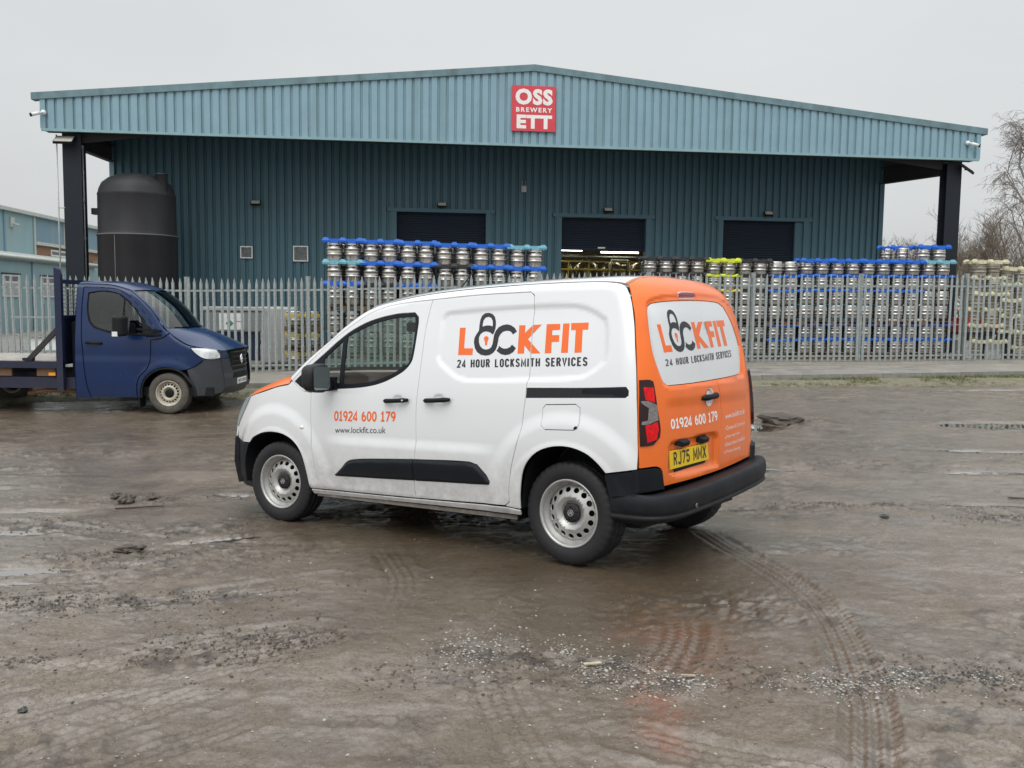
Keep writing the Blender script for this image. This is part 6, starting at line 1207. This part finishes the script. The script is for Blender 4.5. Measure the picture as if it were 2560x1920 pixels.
for left in (True, False):
    f = vside(left); s_ = -1 if left else 1; g = dict(h=.016 if left else .05); s_ = 1 if not left else 1
    s_ = -1 if not left else 1
    # f maps (x, z): d/dx x d/dz points to -y, so the left side needs the flipped sign
    sg = -1 if left else 1
    rl = [(.287, 1.107), (-.17, 1.112), (-.430, 1.120), (-.445, 1.10), (-.445, 1.072), (-.430, 1.060), (.0, 1.053), (.289, 1.048)]
    panel('front_door', door, [wf], f, sg, white_p, van, **g)
    panel('sliding_door', sld, [], f, sg, white_p, van, **g)
    panel('rear_quarter', quarter, ([flap] if left else [])+[rl], f, sg, white_p, van, **g)
    panel('front_wing', fender, [], f, sg, white_p, van, **g)
    if left:
        panel('fuel_flap', flap, [], f, sg, white_p, van, gap=.002, **g)
        panel('flap_finger_recess', [(-.120, .872), (-.10, .880), (-.088, .866), (-.092, .857), (-.108, .860)], [], f, sg, M['black'], van, lift=.002, h=.01, gap=0, depth=0)
    panel('door_slide_rail', rl, [], f, sg, gloss_k, van, lift=-.012, gap=-.004, **g)
    panel('rail_cover', [(-.13, 1.108), (-.425, 1.115), (-.438, 1.10), (-.438, 1.072), (-.425, 1.064), (-.36, 1.066), (-.35, 1.078), (-.13, 1.080)], [], f, sg, blk, van, lift=-.001, gap=0, **g)
    panel('window_surround', wf, [gl1, gl2], f, sg, gloss_k if not left else blk, van, lift=-.004, gap=.001, h=g['h'])
    panel('side_glass', gl1, [], f, sg, van_g, van, lift=-.010, gap=-.006, depth=0, h=.04); panel('quarter_glass', gl2, [], f, sg, van_g, van, lift=-.010, gap=-.006, depth=0, h=.04)
    panel('sill', [(2.363, .300), (2.35, .262), (1.26, .279), (.56, .283), (.345, .284), (.338, .318), (.45, .328), (1.264, .312), (2.24, .299)], [], f, sg, white_p, van, lift=.004, h=.03)
    ck = [(2.106, .432), (2.092, .409), (1.259, .433), (.590, .452), (.572, .462), (.575, .495), (.681, .597), (.759, .613), (1.241, .601), (1.676, .579), (1.856, .563), (1.924, .544)]
    for nm, kk in (('front', lambda p: p[0] > 1.252), ('rear', lambda p: p[0] < 1.25)): pass
    cf = [(1.256, .433), (2.092, .409), (2.106, .432), (1.924, .544), (1.856, .563), (1.676, .579), (1.247, .601)]; cr_ = [(1.250, .433), (.590, .452), (.572, .462), (.575, .495), (.681, .597), (.759, .613), (1.241, .601)]
    def fc(x, z, f=f, left=left):
        P = f(x, z); U = np.stack([np.ravel(x), np.ravel(z)], -1); allp = np.array([(2.106, .432), (2.092, .409), (.590, .452), (.572, .462), (.575, .495), (.681, .597), (.759, .613), (1.241, .601), (1.676, .579), (1.856, .563), (1.924, .544)])
        d = pdist(U, allp); P = P.copy(); k = .022*sstep(-.002, .030, d)-.012*sstep(.56, .45, U[:, 1]); P[..., 1] += (k if left else -k); return P
    panel('door_cladding', cf, [], fc, sg, blk, van, lift=.002, gap=.001, h=.012 if left else .05, depth=.008); panel('door_cladding', cr_, [], fc, sg, blk, van, lift=.002, gap=.001, h=.012 if left else .05, depth=.008)
    panel('front_bumper_side', [(3.134, .618), (3.31, .620), (3.40, .641), (3.43, .695), (3.50, .60), (3.52, .45), (3.50, .30), (3.42, .24), (3.16, .236), (3.185, .33), (3.19, .45), (3.165, .56)], [], f, sg, blk, van, lift=.006, h=.03, depth=.03)
    for hx, hz, key in ((1.41, 1.007, 1), (1.026, 1.017, 0)):
        yb = float(vw(np.array(hx), np.array(hz)))+.02; yb = yb if left else -(yb-.07); m = MB(); o_ = .012*(1 if left else -1)
        m.tube([(hx+.117, yb-o_*.6, hz-.006), (hx+.085, yb+o_, hz-.004), (hx, yb+o_*1.4, hz-.001), (hx-.085, yb+o_, hz+.004), (hx-.117, yb-o_*.6, hz+.005)], [.010, .017, .016, .017, .011], 10); hd = m.build('door_handle', blk, van)
        if key: m = MB(); m.lathe([(0, .002), (.007, .001), (.007, -.01)], 12, axis='y'); kx = m.build('lock_barrel', M['grey_l'], hd, (hx-.088, yb+o_*2.4, hz+.003)); 
    # mirror
    sy = 1 if left else -1; yb = .93 if left else -.86
    bm = bmesh.new(); bmesh.ops.create_cube(bm, size=1); bmesh.ops.subdivide_edges(bm, edges=bm.edges[:], cuts=5, use_grid_fill=True)
    for v in bm.verts:
        p = v.co*2; n_ = (abs(p.x)**4+abs(p.y)**4+abs(p.z)**4)**.25; p = p/max(n_, 1e-6); v.co = Vector((p.x*.055*(1+.15*p.z)+.02*(1-abs(p.y))*(p.x > 0), p.y*.115, p.z*.105*(1-.12*p.y*sy)))
    me = bpy.data.meshes.new('door_mirror'); bm.to_mesh(me); bm.free(); me.polygons.foreach_set('use_smooth', [True]*len(me.polygons)); me.materials.append(blk); mo = link('door_mirror', me, van, (2.085, yb+sy*.155, 1.165)); mo.rotation_euler = (0, 0, sy*.18)
    m = MB(); m.add([(-.060, a*.095, b*.085) for a, b in ((-1, -.8), (-.8, -1), (.8, -1), (1, -.8), (1, .8), (.8, 1), (-.8, 1), (-1, .8))], [tuple(range(8))]); m.build('mirror_glass', pm('mirror_silver', (.25, .30, .30), .04, .6, .02), mo)
    m = MB(); m.tube([(2.10, yb-sy*.02, 1.10), (2.085, yb+sy*.06, 1.10)], .035, 8); m.box((2.03, min(yb-sy*.01, yb+sy*.004), 1.075), (2.15, max(yb-sy*.01, yb+sy*.004), 1.17)); m.build('mirror_foot', blk, van)
    # wheel wells
    for c, nm in ((0, RA[1:]), (2.776, [(3.16, .30), (3.18, .45), (3.136, .60), (3.072, .662), (2.929, .708), (2.777, .722), (2.637, .709), (2.527, .666), (2.450, .590), (2.408, .484), (2.370, .28)])):
        A_ = spl(nm, closed=False, step=.05); m = MB(); yo_ = (.90 if left else -.83); yi = (.56 if left else -.49); vs = []
        for x, z in A_: vs += [(x, yo_, z+.004), (x, yi, z+.004)]
        m.add(vs, [(2*i, 2*i+1, 2*i+3, 2*i+2) for i in range(len(A_)-1)], 0, True); m.add([(x, yi+.001*sy, z) for x, z in A_], [tuple(range(len(A_)))]); m.build('wheel_well', M['black'], van)
    wp_ = dict(tyre=tyre_m, rim=rim_m, cap=blk); yw = .775 if left else -.72
    for dx, stt in ((0, 0), (2.782, .12)): make_wheel(van, (dx, yw, .322), 1 if left else -1, stt, .326, .205, .212, 15, wp_, logo='chevrons')
    m = MB(); m.lathe([(0, .006), (.016, .004), (.020, -.004)], 16, axis='y'); m.build('side_repeater', pm('repeater', (.75, .74, .66), .15) if left else bpy.data.materials['repeater'], van, (2.425, (.937 if left else -.868), .778)).scale = (1.35, sy, .8)
# ---- lettering on the left side
f = vside(True); sg = -1; seam = [(a-.004, b) for a, b in SDr[::-1]]+[(a+.003, b) for a, b in SDr]
for k in 'LKFIT': panel('logo_letter', LS[k], [], f, sg, ink_o, van, gap=0, depth=0, lift=.0012, h=.04, smooth=False, cut=[seam] if k == 'K' else None)
panel('logo_padlock', LS['O'], [LS['Oh']], f, sg, ink_k, van, gap=0, depth=0, lift=.0012, h=.04, ang=50); panel('logo_letter', LS['C'], [], f, sg, ink_k, van, gap=0, depth=0, lift=.0012, h=.04, ang=50); panel('logo_keyhole', LS['key'], [], f, sg, ink_o, van, gap=0, depth=0, lift=.0012, h=.02, ang=60)
stroke_text('24 HOUR LOCKSMITH SERVICES', TQ['tag'], f, sg, ink_k, van, .48, .60, .36)
stroke_text('01924 600 179', TQ['phone'], f, sg, ink_o, van, .32, .22, .62); lettering('www.lockfit.co.uk', TQ['web'], f, sg, ink_k, van, .0, .98)
# ---- rear
def vtop(exs, ezs, bul, cr, pw, drop=.032, rear_fit=False):
    T_ = np.linspace(0, 1, len(exs)); ex, ez, B_, K_ = [smooth_interp(T_, q) for q in (exs, ezs, bul, cr)]
    def f(u, s):
        x0, z0 = ex(u), ez(u); yl = vw(x0, z0)-drop; xs_ = .030*np.clip((-.29-x0)/.10, 0, 1.4)**2.2; yl = yl-xs_; c = .035; a = np.abs(s); X_ = x0+B_(u)*(1-a**2.4); Y_ = c+s*(yl-c); Z_ = z0+K_(u)*(.72*(1-a**pw)+.28*(1-a**2))
        if rear_fit: wq = np.clip(1-u/.10, 0, 1)**2; X_ = X_*(1-wq)+(vrear(Y_, Z_)[..., 0])*wq
        return np.stack([X_, Y_, Z_], -1)
    return f
EX = [-.372, -.25, -.1, .2, .6, 1.0, 1.3, 1.55, 1.80]; EZ = [float(vzc(np.array(q))) for q in EX]
fr_ = vtop(EX, EZ, [-.010, 0, 0, 0, 0, .02, .06, .12, .20], [.068, .062, .058, .055, .056, .058, .06, .062, .060], 6, rear_fit=True)
_re = fr_(np.zeros(41), np.sin(np.linspace(-.985, .985, 41)*math.pi/2)); _re = _re[np.argsort(_re[:, 1])]
def rtop(a, b, n=12): return [(float(y), float(np.interp(y, _re[:, 1], _re[:, 2]))) for y in np.linspace(a, b, n)]
SPL = [(.105, 1.70), (.100, 1.66), (.028, 1.12), (-.02, 1.0), (-.03, .90), (-.015, .77), (.01, .545)]
LE = [(float(VSW(z))-.048, z) for z in (1.66, 1.57, 1.4, 1.2, 1.0, .8, .635)]
YL_ = float(_re[-1, 1]); YR_ = float(_re[0, 1])
ldoor = rtop(.11, YL_)+LE+[(.76, .640), (.723, .622), (.700, .516)]+SPL[::-1]
REd = [(-(a-.07), b) for a, b in LE]
rdoor = SPL+[(-.60, .58), (-.62, .66), (-.70, .675), (-.79, .68)]+REd[::-1][1:]+rtop(YR_, .10)
win = [(p[0], p[1]) for p in VR['window']]; win = [(a if a > -.15 else -.15+(a+.15)*1.18, b) for a, b in win]
split_strip = [(a-.003, b) for a, b in SPL]+[(a+.003, b) for a, b in SPL[::-1]]
wl = [p for p in win]
def clip_poly(P, side):   # clip closed polygon against the door split
    P = spl(P, step=.02); sp_ = lambda z: np.interp(z, [p[1] for p in SPL[::-1]], [p[0] for p in SPL[::-1]]); out = []
    for i in range(len(P)):
        a, b = P[i], P[(i+1) % len(P)]; da, db = (a[0]-sp_(a[1]))*side, (b[0]-sp_(b[1]))*side
        if da > 0: out.append(tuple(a))
        if da*db < 0: t = da/(da-db); out.append(tuple(a+(b-a)*t))
    return out
wL, wR = clip_poly(win, 1), clip_poly(win, -1)
ldoor = [tuple(q) for q in spl(ldoor, step=.02)]; rdoor = [tuple(q) for q in spl(rdoor, step=.02)]
rl_ = panel('rear_door', ldoor, [wL], vrear, -1, orange, van, h=.016, smooth=False); rr_ = panel('rear_door', rdoor, [wR], vrear, -1, orange, van, h=.022, smooth=False)
for o in (rl_, rr_): pass
pane_w = pm('white_window_film', (.62, .64, .65), .07, 0, .03, 3, coat=1, rvar=.02)
panel('rear_window', wL, [], vrear, -1, pane_w, van, h=.03, lift=-.004, gap=.0012, smooth=False); panel('rear_window', wR, [], vrear, -1, pane_w, van, h=.03, lift=-.004, gap=.0012, smooth=False)
def ring(P, w_, nm): P2_ = spl(P, step=.02); P2_ = P2_[::-1] if area(P2_) < 0 else P2_; return [tuple(p) for p in offset(P2_, -w_)], [tuple(p) for p in offset(P2_, w_*.3)]
for k in 'LKFIT': panel('logo_letter', LR[k], [], vrear, -1, ink_o, van, gap=0, depth=0, lift=-.0028, h=.04, smooth=False, cut=[split_strip] if k == 'K' else None)
panel('logo_padlock', LR['O'], [LR['Oh']], vrear, -1, ink_k, van, gap=0, depth=0, lift=-.0028, h=.04, ang=50); panel('logo_letter', LR['C'], [], vrear, -1, ink_k, van, gap=0, depth=0, lift=-.0028, h=.04, ang=50); panel('logo_keyhole', LR['key'], [], vrear, -1, ink_o, van, gap=0, depth=0, lift=-.0028, h=.02, ang=60)
stroke_text('24 HOUR LOCKSMITH SERVICES', TQ['rtag'], vrear, -1, ink_k, van, .40, .60, .36, -.0028)
stroke_text('01924 600 179', TQ['rphone'], vrear, -1, ink_w, van, .34, .21, .62); lettering('www.lockfit.co.uk', TQ['rweb'], vrear, -1, ink_w, van, .005)
for k, s in (('l1', 'Domestic & Commercial'), ('l2', 'Anti-snap Locks'), ('l3', 'Smart Home Installation'), ('l4', 'Window Boarding')):
    q = TQ[k]; lettering(s, q, vrear, -1, ink_w, van, .0)
    z0 = q[3][1]; h_ = q[0][1]-z0; y0 = q[3][0]+.004; tickp = [(y0+.030, z0+h_*.55), (y0+.024, z0+h_*.62), (y0+.018, z0+h_*.35), (y0+.004, z0+h_*.95), (y0, z0+h_*.88), (y0+.018, z0+h_*.08)]
    panel('tick_mark', tickp, [], vrear, -1, ink_w, van, gap=0, depth=0, lift=.0012, h=.03, smooth=False)
# tail lamps
dkred = pm('tail_lamp_dark', (.020, .001, .003), .10, 0, .1, 4, spec=.45); red = pm('tail_lamp_red', (.62, .003, .006), .15, 0, .45, 30, spec=.3); clear = pm('tail_lamp_clear', (.20, .19, .185), .2, .2, .4, 60)
tl = [(.846, 1.163), (.784, 1.164), (.761, 1.152), (.749, .978), (.734, .862), (.742, .816), (.787, .773), (.83, .767), (.868, .767), (.869, .95)]
lamp = panel('tail_lamp', tl, [], vrear, -1, dkred, van, lift=.008, gap=.002, h=.02, depth=.02)
def lp(n_, P, mt, par, l=.0095, d=.002): return panel(n_, P, [], vrear, -1, mt, par, lift=l, gap=0, h=.02, depth=d, smooth=False)
lp('red_segment', VR['t_red1'], red, lamp); lp('clear_segment', VR['t_white'], clear, lamp, .012, .004); lp('red_segment', VR['t_red2'], red, lamp)
mir = lambda P: [(-(a-.07), b) for a, b in P]
lamp2 = panel('tail_lamp', [(-.773, 1.20), (-.71, 1.20), (-.69, 1.19), (-.675, 1.0), (-.66, .89), (-.67, .84), (-.71, .80), (-.800, .80), (-.800, 1.0)], [], vrear, -1, dkred, van, lift=.02, gap=.002, h=.02, depth=.03)
lp('red_segment', [(a, b+.03) for a, b in mir(VR['t_red1'])], red, lamp2, .022); lp('clear_segment', [(a, b+.03) for a, b in mir(VR['t_white'])], clear, lamp2, .024, .004); lp('red_segment', [(a, b+.03) for a, b in mir(VR['t_red2'])], red, lamp2, .022)
bl_ = [(.350, 1.684), (.340, 1.700), (.300, 1.707), (.150, 1.712), (.122, 1.706), (.120, 1.690), (.145, 1.682), (.330, 1.674)]
panel('brake_light_surround', bl_, [], vrear, -1, ink_w, van, gap=-.005, lift=.001, h=.01, depth=.001); panel('high_brake_light', bl_, [], vrear, -1, pm('brake_red', (.22, .004, .008), .12, coat=.5), van, lift=.005, gap=0, h=.01)
hc = [(.16+.058*math.cos(t), 1.035+.060*math.sin(t)) for t in np.linspace(0, 6.283, 25)[:-1]]; panel('handle_cup', hc, [], vrear, -1, M['white'], van, gap=0, lift=.0015, depth=0, h=.01)
xb = float(vrear(np.array(.16), np.array(1.0))[0]); m = MB(); m.tube([(xb-.012, .270, 1.030), (xb-.030, .225, 1.034), (xb-.032, .15, 1.038), (xb-.030, .085, 1.043), (xb-.012, .045, 1.046)], [.012, .021, .017, .021, .014], 10); m.build('rear_door_handle', blk, van)
# number plate and its lamps
fp = lambda y, z: vrear(y, z)
plq = [(.643, .724), (.176, .738), (.140, .631), (.622, .611)]
_c = np.array([[*q, float(vrear(np.array(q[0]), np.array(q[1]))[0])] for q in plq]); _A = np.linalg.lstsq(np.c_[_c[:, :2], np.ones(4)], _c[:, 2], rcond=None)[0]
def fplate(y, z): y = np.asarray(y, float); z = np.asarray(z, float); return np.stack([_A[0]*y+_A[1]*z+_A[2]-.012, y, z], -1)
pl_ = panel('number_plate', plq, [], fplate, -1, pm('plate_yellow', (.80, .55, .012), .3, var=.04), van, lift=.008, gap=0, h=.04, depth=.008, smooth=False)
stroke_text('RJ75 MMX', [(.600, .713), (.200, .725), (.182, .648), (.584, .634)], fplate, -1, ink_k, pl_, .27, .33, .62, .0092)
panel('plate_holder', [(.56, .619), (.185, .634), (.178, .612), (.565, .590)], [], fplate, -1, blk, van, lift=.004, gap=0, h=.04, depth=.004, smooth=False)
for y in (.50, .232):
    xb = float(vrear(np.array(y), np.array(.775))[0]); m = MB(); m.add([(xb-.004, y+.058, .795), (xb-.004, y-.052, .798), (xb-.05, y-.045, .775), (xb-.05, y+.045, .772), (xb+.01, y+.062, .755), (xb+.01, y-.055, .758), (xb-.038, y-.045, .745), (xb-.038, y+.045, .742)], [(0,3,2,1),(4,5,6,7),(3,7,6,2),(0,4,7,3),(1,2,6,5)]); bevel(m.build('plate_lamp', blk, van), .006)
# rear bumper: a swept section
path = spl([(-.325, .905), (-.42, .915), (-.52, .912), (-.60, .888), (-.67, .83), (-.715, .72), (-.738, .50), (-.750, .25), (-.752, .035), (-.745, -.25), (-.730, -.48), (-.70, -.62), (-.65, -.72), (-.57, -.785), (-.46, -.825), (-.36, -.835), (-.28, -.835)], closed=False, step=.025)
tn = np.gradient(path, axis=0); tn /= np.linalg.norm(tn, axis=1)[:, None]; out = np.stack([tn[:, 1], -tn[:, 0]], -1)
out = -out if np.dot(out[len(out)//2], (-1, 0)) < 0 else out
prof = [(-.15, .520), (-.06, .530), (-.03, .532), (-.010, .528), (.0, .515), (.005, .48), (.002, .435), (-.006, .415), (-.014, .408), (-.004, .400), (-.002, .388), (-.016, .378), (-.07, .352), (-.16, .335)]
side_k = np.clip((path[:, 0]+.62)/.12, 0, 1)
vs = []; fs = []
for i in range(len(path)):
    sl_ = (path[i, 1]-.035)*-.055*(1-side_k[i])+side_k[i]*(.0-(.045 if path[i, 1] > 0 else -.02))
    for j, (d, z) in enumerate(prof):
        zz = z+sl_-side_k[i]*max(0, (.42-z))*.15; dd = d*(1-.75*side_k[i]) if j < 3 else d; zz = zz+(.0 if side_k[i] < .5 else 0)
        vs.append((path[i, 0]+out[i, 0]*dd, path[i, 1]+out[i, 1]*dd, zz))
n_ = len(prof)
for i in range(len(path)-1):
    for j in range(n_-1): fs.append((i*n_+j, (i+1)*n_+j, (i+1)*n_+j+1, i*n_+j+1))
m = MB(); m.add(vs, fs, 0, True); bp_ = m.build('rear_bumper', blk, van)
f = vside(True)
panel('bumper_corner', [(-.300, .596), (-.40, .612), (-.502, .628), (-.515, .50), (-.43, .47), (-.33, .46)], [], f, -1, blk, van, lift=.006, h=.02, depth=.02, smooth=False)
panel('bumper_corner', [(.905, .630), (.76, .636), (.723, .618), (.700, .50), (.905, .48)], [], vrear, -1, blk, van, lift=.012, h=.02, depth=.03, smooth=False)
panel('bumper_corner', [(-.835, .675), (-.70, .67), (-.635, .655), (-.605, .54), (-.835, .53)], [], vrear, -1, blk, van, lift=.03, h=.03, depth=.04, smooth=False)
panel('bumper_corner', [(-.300, .596), (-.40, .612), (-.502, .66), (-.515, .50), (-.43, .47), (-.33, .46)], [], vside(False), 1, blk, van, lift=.006, h=.05, depth=.02, smooth=False)
i = int(len(path)*.36); m = MB(); m.lathe([(0, .003), (.010, .002), (.012, 0)], 16); so2 = m.build('parking_sensor', blk, van); ii = next(k for k in range(len(path)) if path[k, 1] < .60 and path[k, 0] < -.6); so2.location = (path[ii, 0]-.006, path[ii, 1], .40); so2.rotation_euler = (0, -math.pi/2, 0)
m = MB(); m.lathe([(.012, 0), (.0135, .0015), (.012, .003)], 20); so3 = m.build('sensor_ring', M['grey_l'], van); so3.location = so2.location; so3.rotation_euler = (0, -math.pi/2, 0)
# roof, windscreen, bonnet
gsheet('roof', fr_, np.concatenate([np.linspace(0, .1, 14)[:-1], np.linspace(.1, 1, 50)]), np.sin(np.linspace(-1, 1, 61)*math.pi/2), white_p, van)
# orange cap over the rear roof edge
gsheet('roof_edge', lambda u, s: fr_(u, s)+np.array([0, 0, .0015]), np.linspace(0, .030, 4), np.sin(np.linspace(-1, 1, 61)*math.pi/2), orange, van)
WX = [1.80, 2.0, 2.2, 2.4, 2.59]; WZ = [float(vzc(np.array(q))) for q in WX]; fws = vtop(WX, WZ, [.20, .23, .26, .28, .30], [.060, .052, .045, .035, .022], 4)
gsheet('windscreen', fws, np.linspace(.05, .97, 20), np.linspace(-.92, .92, 31), glass('van_screen', (.72, .83, .79), 1.1), van)
for a, b in ((-1, -.92), (.92, 1)): gsheet('windscreen_pillar', fws, np.linspace(0, 1, 20), np.linspace(a, b, 4), white_p, van)
gsheet('header_rail', fws, np.linspace(0, .05, 3), np.linspace(-.92, .92, 31), white_p, van); gsheet('scuttle', fws, np.linspace(.97, 1.02, 3), np.linspace(-.95, .95, 31), blk, van)
hb = vtop([2.60, 2.75, 2.95, 3.12, 3.20], [1.115, 1.092, 1.048, 1.010, .985], [.30, .29, .28, .27, .25], [.07, .082, .075, .06, .04], 9, .0)
gsheet('bonnet', hb, np.linspace(0, 1, 24), np.linspace(-.995, .995, 41), orange, van)
VF = lambda y, z: np.stack([np.interp(z, [.2, .45, .7, .85, 1.0], [3.58, 3.64, 3.62, 3.57, 3.45])-.22*np.abs((y-.035)/.78)**4, y, z], -1)
panel('nose', [(-.74, .66), (-.74, .80), (-.70, .98), (.77, .98), (.81, .80), (.81, .66), (.5, .62), (-.43, .62)], [[(.30, .86), (.74, .88), (.76, .94), (.32, .93)], [(-.23, .86), (-.67, .88), (-.69, .94), (-.25, .93)]], VF, 1, white_p, van, h=.05)
for q in (1, -1): panel('headlight', [(.035+q*(a-.035), b) for a, b in ((.30, .86), (.80, .80), (.80, .95), (.32, .93))], [], VF, 1, pm('van_headlight', (.25, .32, .34), .08, .2, coat=1) if q > 0 else bpy.data.materials['van_headlight'], van, h=.04, lift=.004, depth=.02)
panel('front_bumper', [(-.74, .655), (-.43, .615), (.5, .615), (.81, .655), (.82, .45), (.78, .26), (.5, .23), (-.43, .23), (-.71, .26), (-.75, .45)], [], VF, 1, blk, van, h=.05, lift=.01, depth=.04)
panel('grille', [(-.22, .74), (.29, .74), (.33, .84), (-.26, .84)], [], VF, 1, gloss_k, van, h=.05, lift=.006, depth=.01)
f = vside(True); panel('headlight', [(3.125, 1.006), (3.20, .985), (3.31, .88), (3.40, .78), (3.415, .72), (3.34, .79), (3.22, .90)], [], f, -1, bpy.data.materials['van_headlight'], van, lift=.006, h=.02, depth=.01, gap=0)
# dark unseen shell added behind the panels against light leaks, floor, cab interior
m = MB(); m.box((-.50, -.76, .36), (1.30, .82, .40)); m.box((1.26, -.70, .40), (1.30, .78, 1.2)); m.box((1.26, -.64, 1.2), (1.30, .71, 1.66)); m.box((-.30, -.60, 1.66), (1.30, .67, 1.68)); m.build('load_floor', M['black'], van)
m = MB(); m.box((-.42, -.62, .24), (3.3, .69, .34)); m.box((.40, -.80, .24), (2.33, .86, .285)); m.build('underbody', M['black'], van)
m = MB(); m.box((.40, .84, .245), (2.33, .868, .272)); m.build('sill_flange', pm('dirty_underseal', (.16, .14, .12), .85, var=.4, scale=12), van)
for z0, w0 in ((.42, .80), ): 
    m = MB(); m.box((-.38, .79, .75), (1.2, .80, 1.05)); m.box((-.35, .70, 1.05), (1.2, .71, 1.62)); m.build('light_leak_lining', M['black'], van)
dash = MB(); dash.box((2.05, -.72, .92), (2.55, .79, 1.06)); bevel(dash.build('dashboard', pm('dash_plastic', (.055, .06, .062), .6), van), .05, 3)
m = MB(); m.box((1.30, -.70, .38), (2.6, .77, .42)); m.build('cab_floor', M['black'], van)
seatm = pm('van_seat', (.035, .037, .04), .9)
for y in (.42, -.38):
    m = MB(); m.box((1.42, y-.24, .62), (1.95, y+.24, .78)); m.box((1.34, y-.23, .74), (1.50, y+.23, 1.33)); bevel(m.build('seat', seatm, van), .05, 3); m = MB(); m.box((1.36, y-.12, 1.38), (1.46, y+.12, 1.56)); bevel(m.build('headrest', seatm, van), .045, 3)
m = MB(); m.lathe([(.165, 0), (.18, .013), (.195, 0), (.18, -.013)], 24); m.box((-.17, -.012, -.008), (.17, .012, .008)); o = m.build('steering_wheel', M['black'], van, (1.98, -.38, 1.08)); o.rotation_euler = (0, -1.0, 0)
m = MB(); m.box((1.98, -.02, 1.52), (2.02, .18, 1.60)); bevel(m.build('rear_view_mirror', M['black'], van), .02)
m = MB(); m.tube([(1.62, .035, 1.79), (1.42, .035, 1.98)], [.007, .004], 6); m.build('roof_aerial', M['black'], van)
m = MB(); m.tube([(0, -.7, .322), (0, .75, .322)], .04, 8); m.tube([(2.782, -.7, .322), (2.782, .75, .322)], .03, 8); m.box((-.5, -.5, .27), (-.2, -.1, .34)); m.build('axle', M['black'], van)
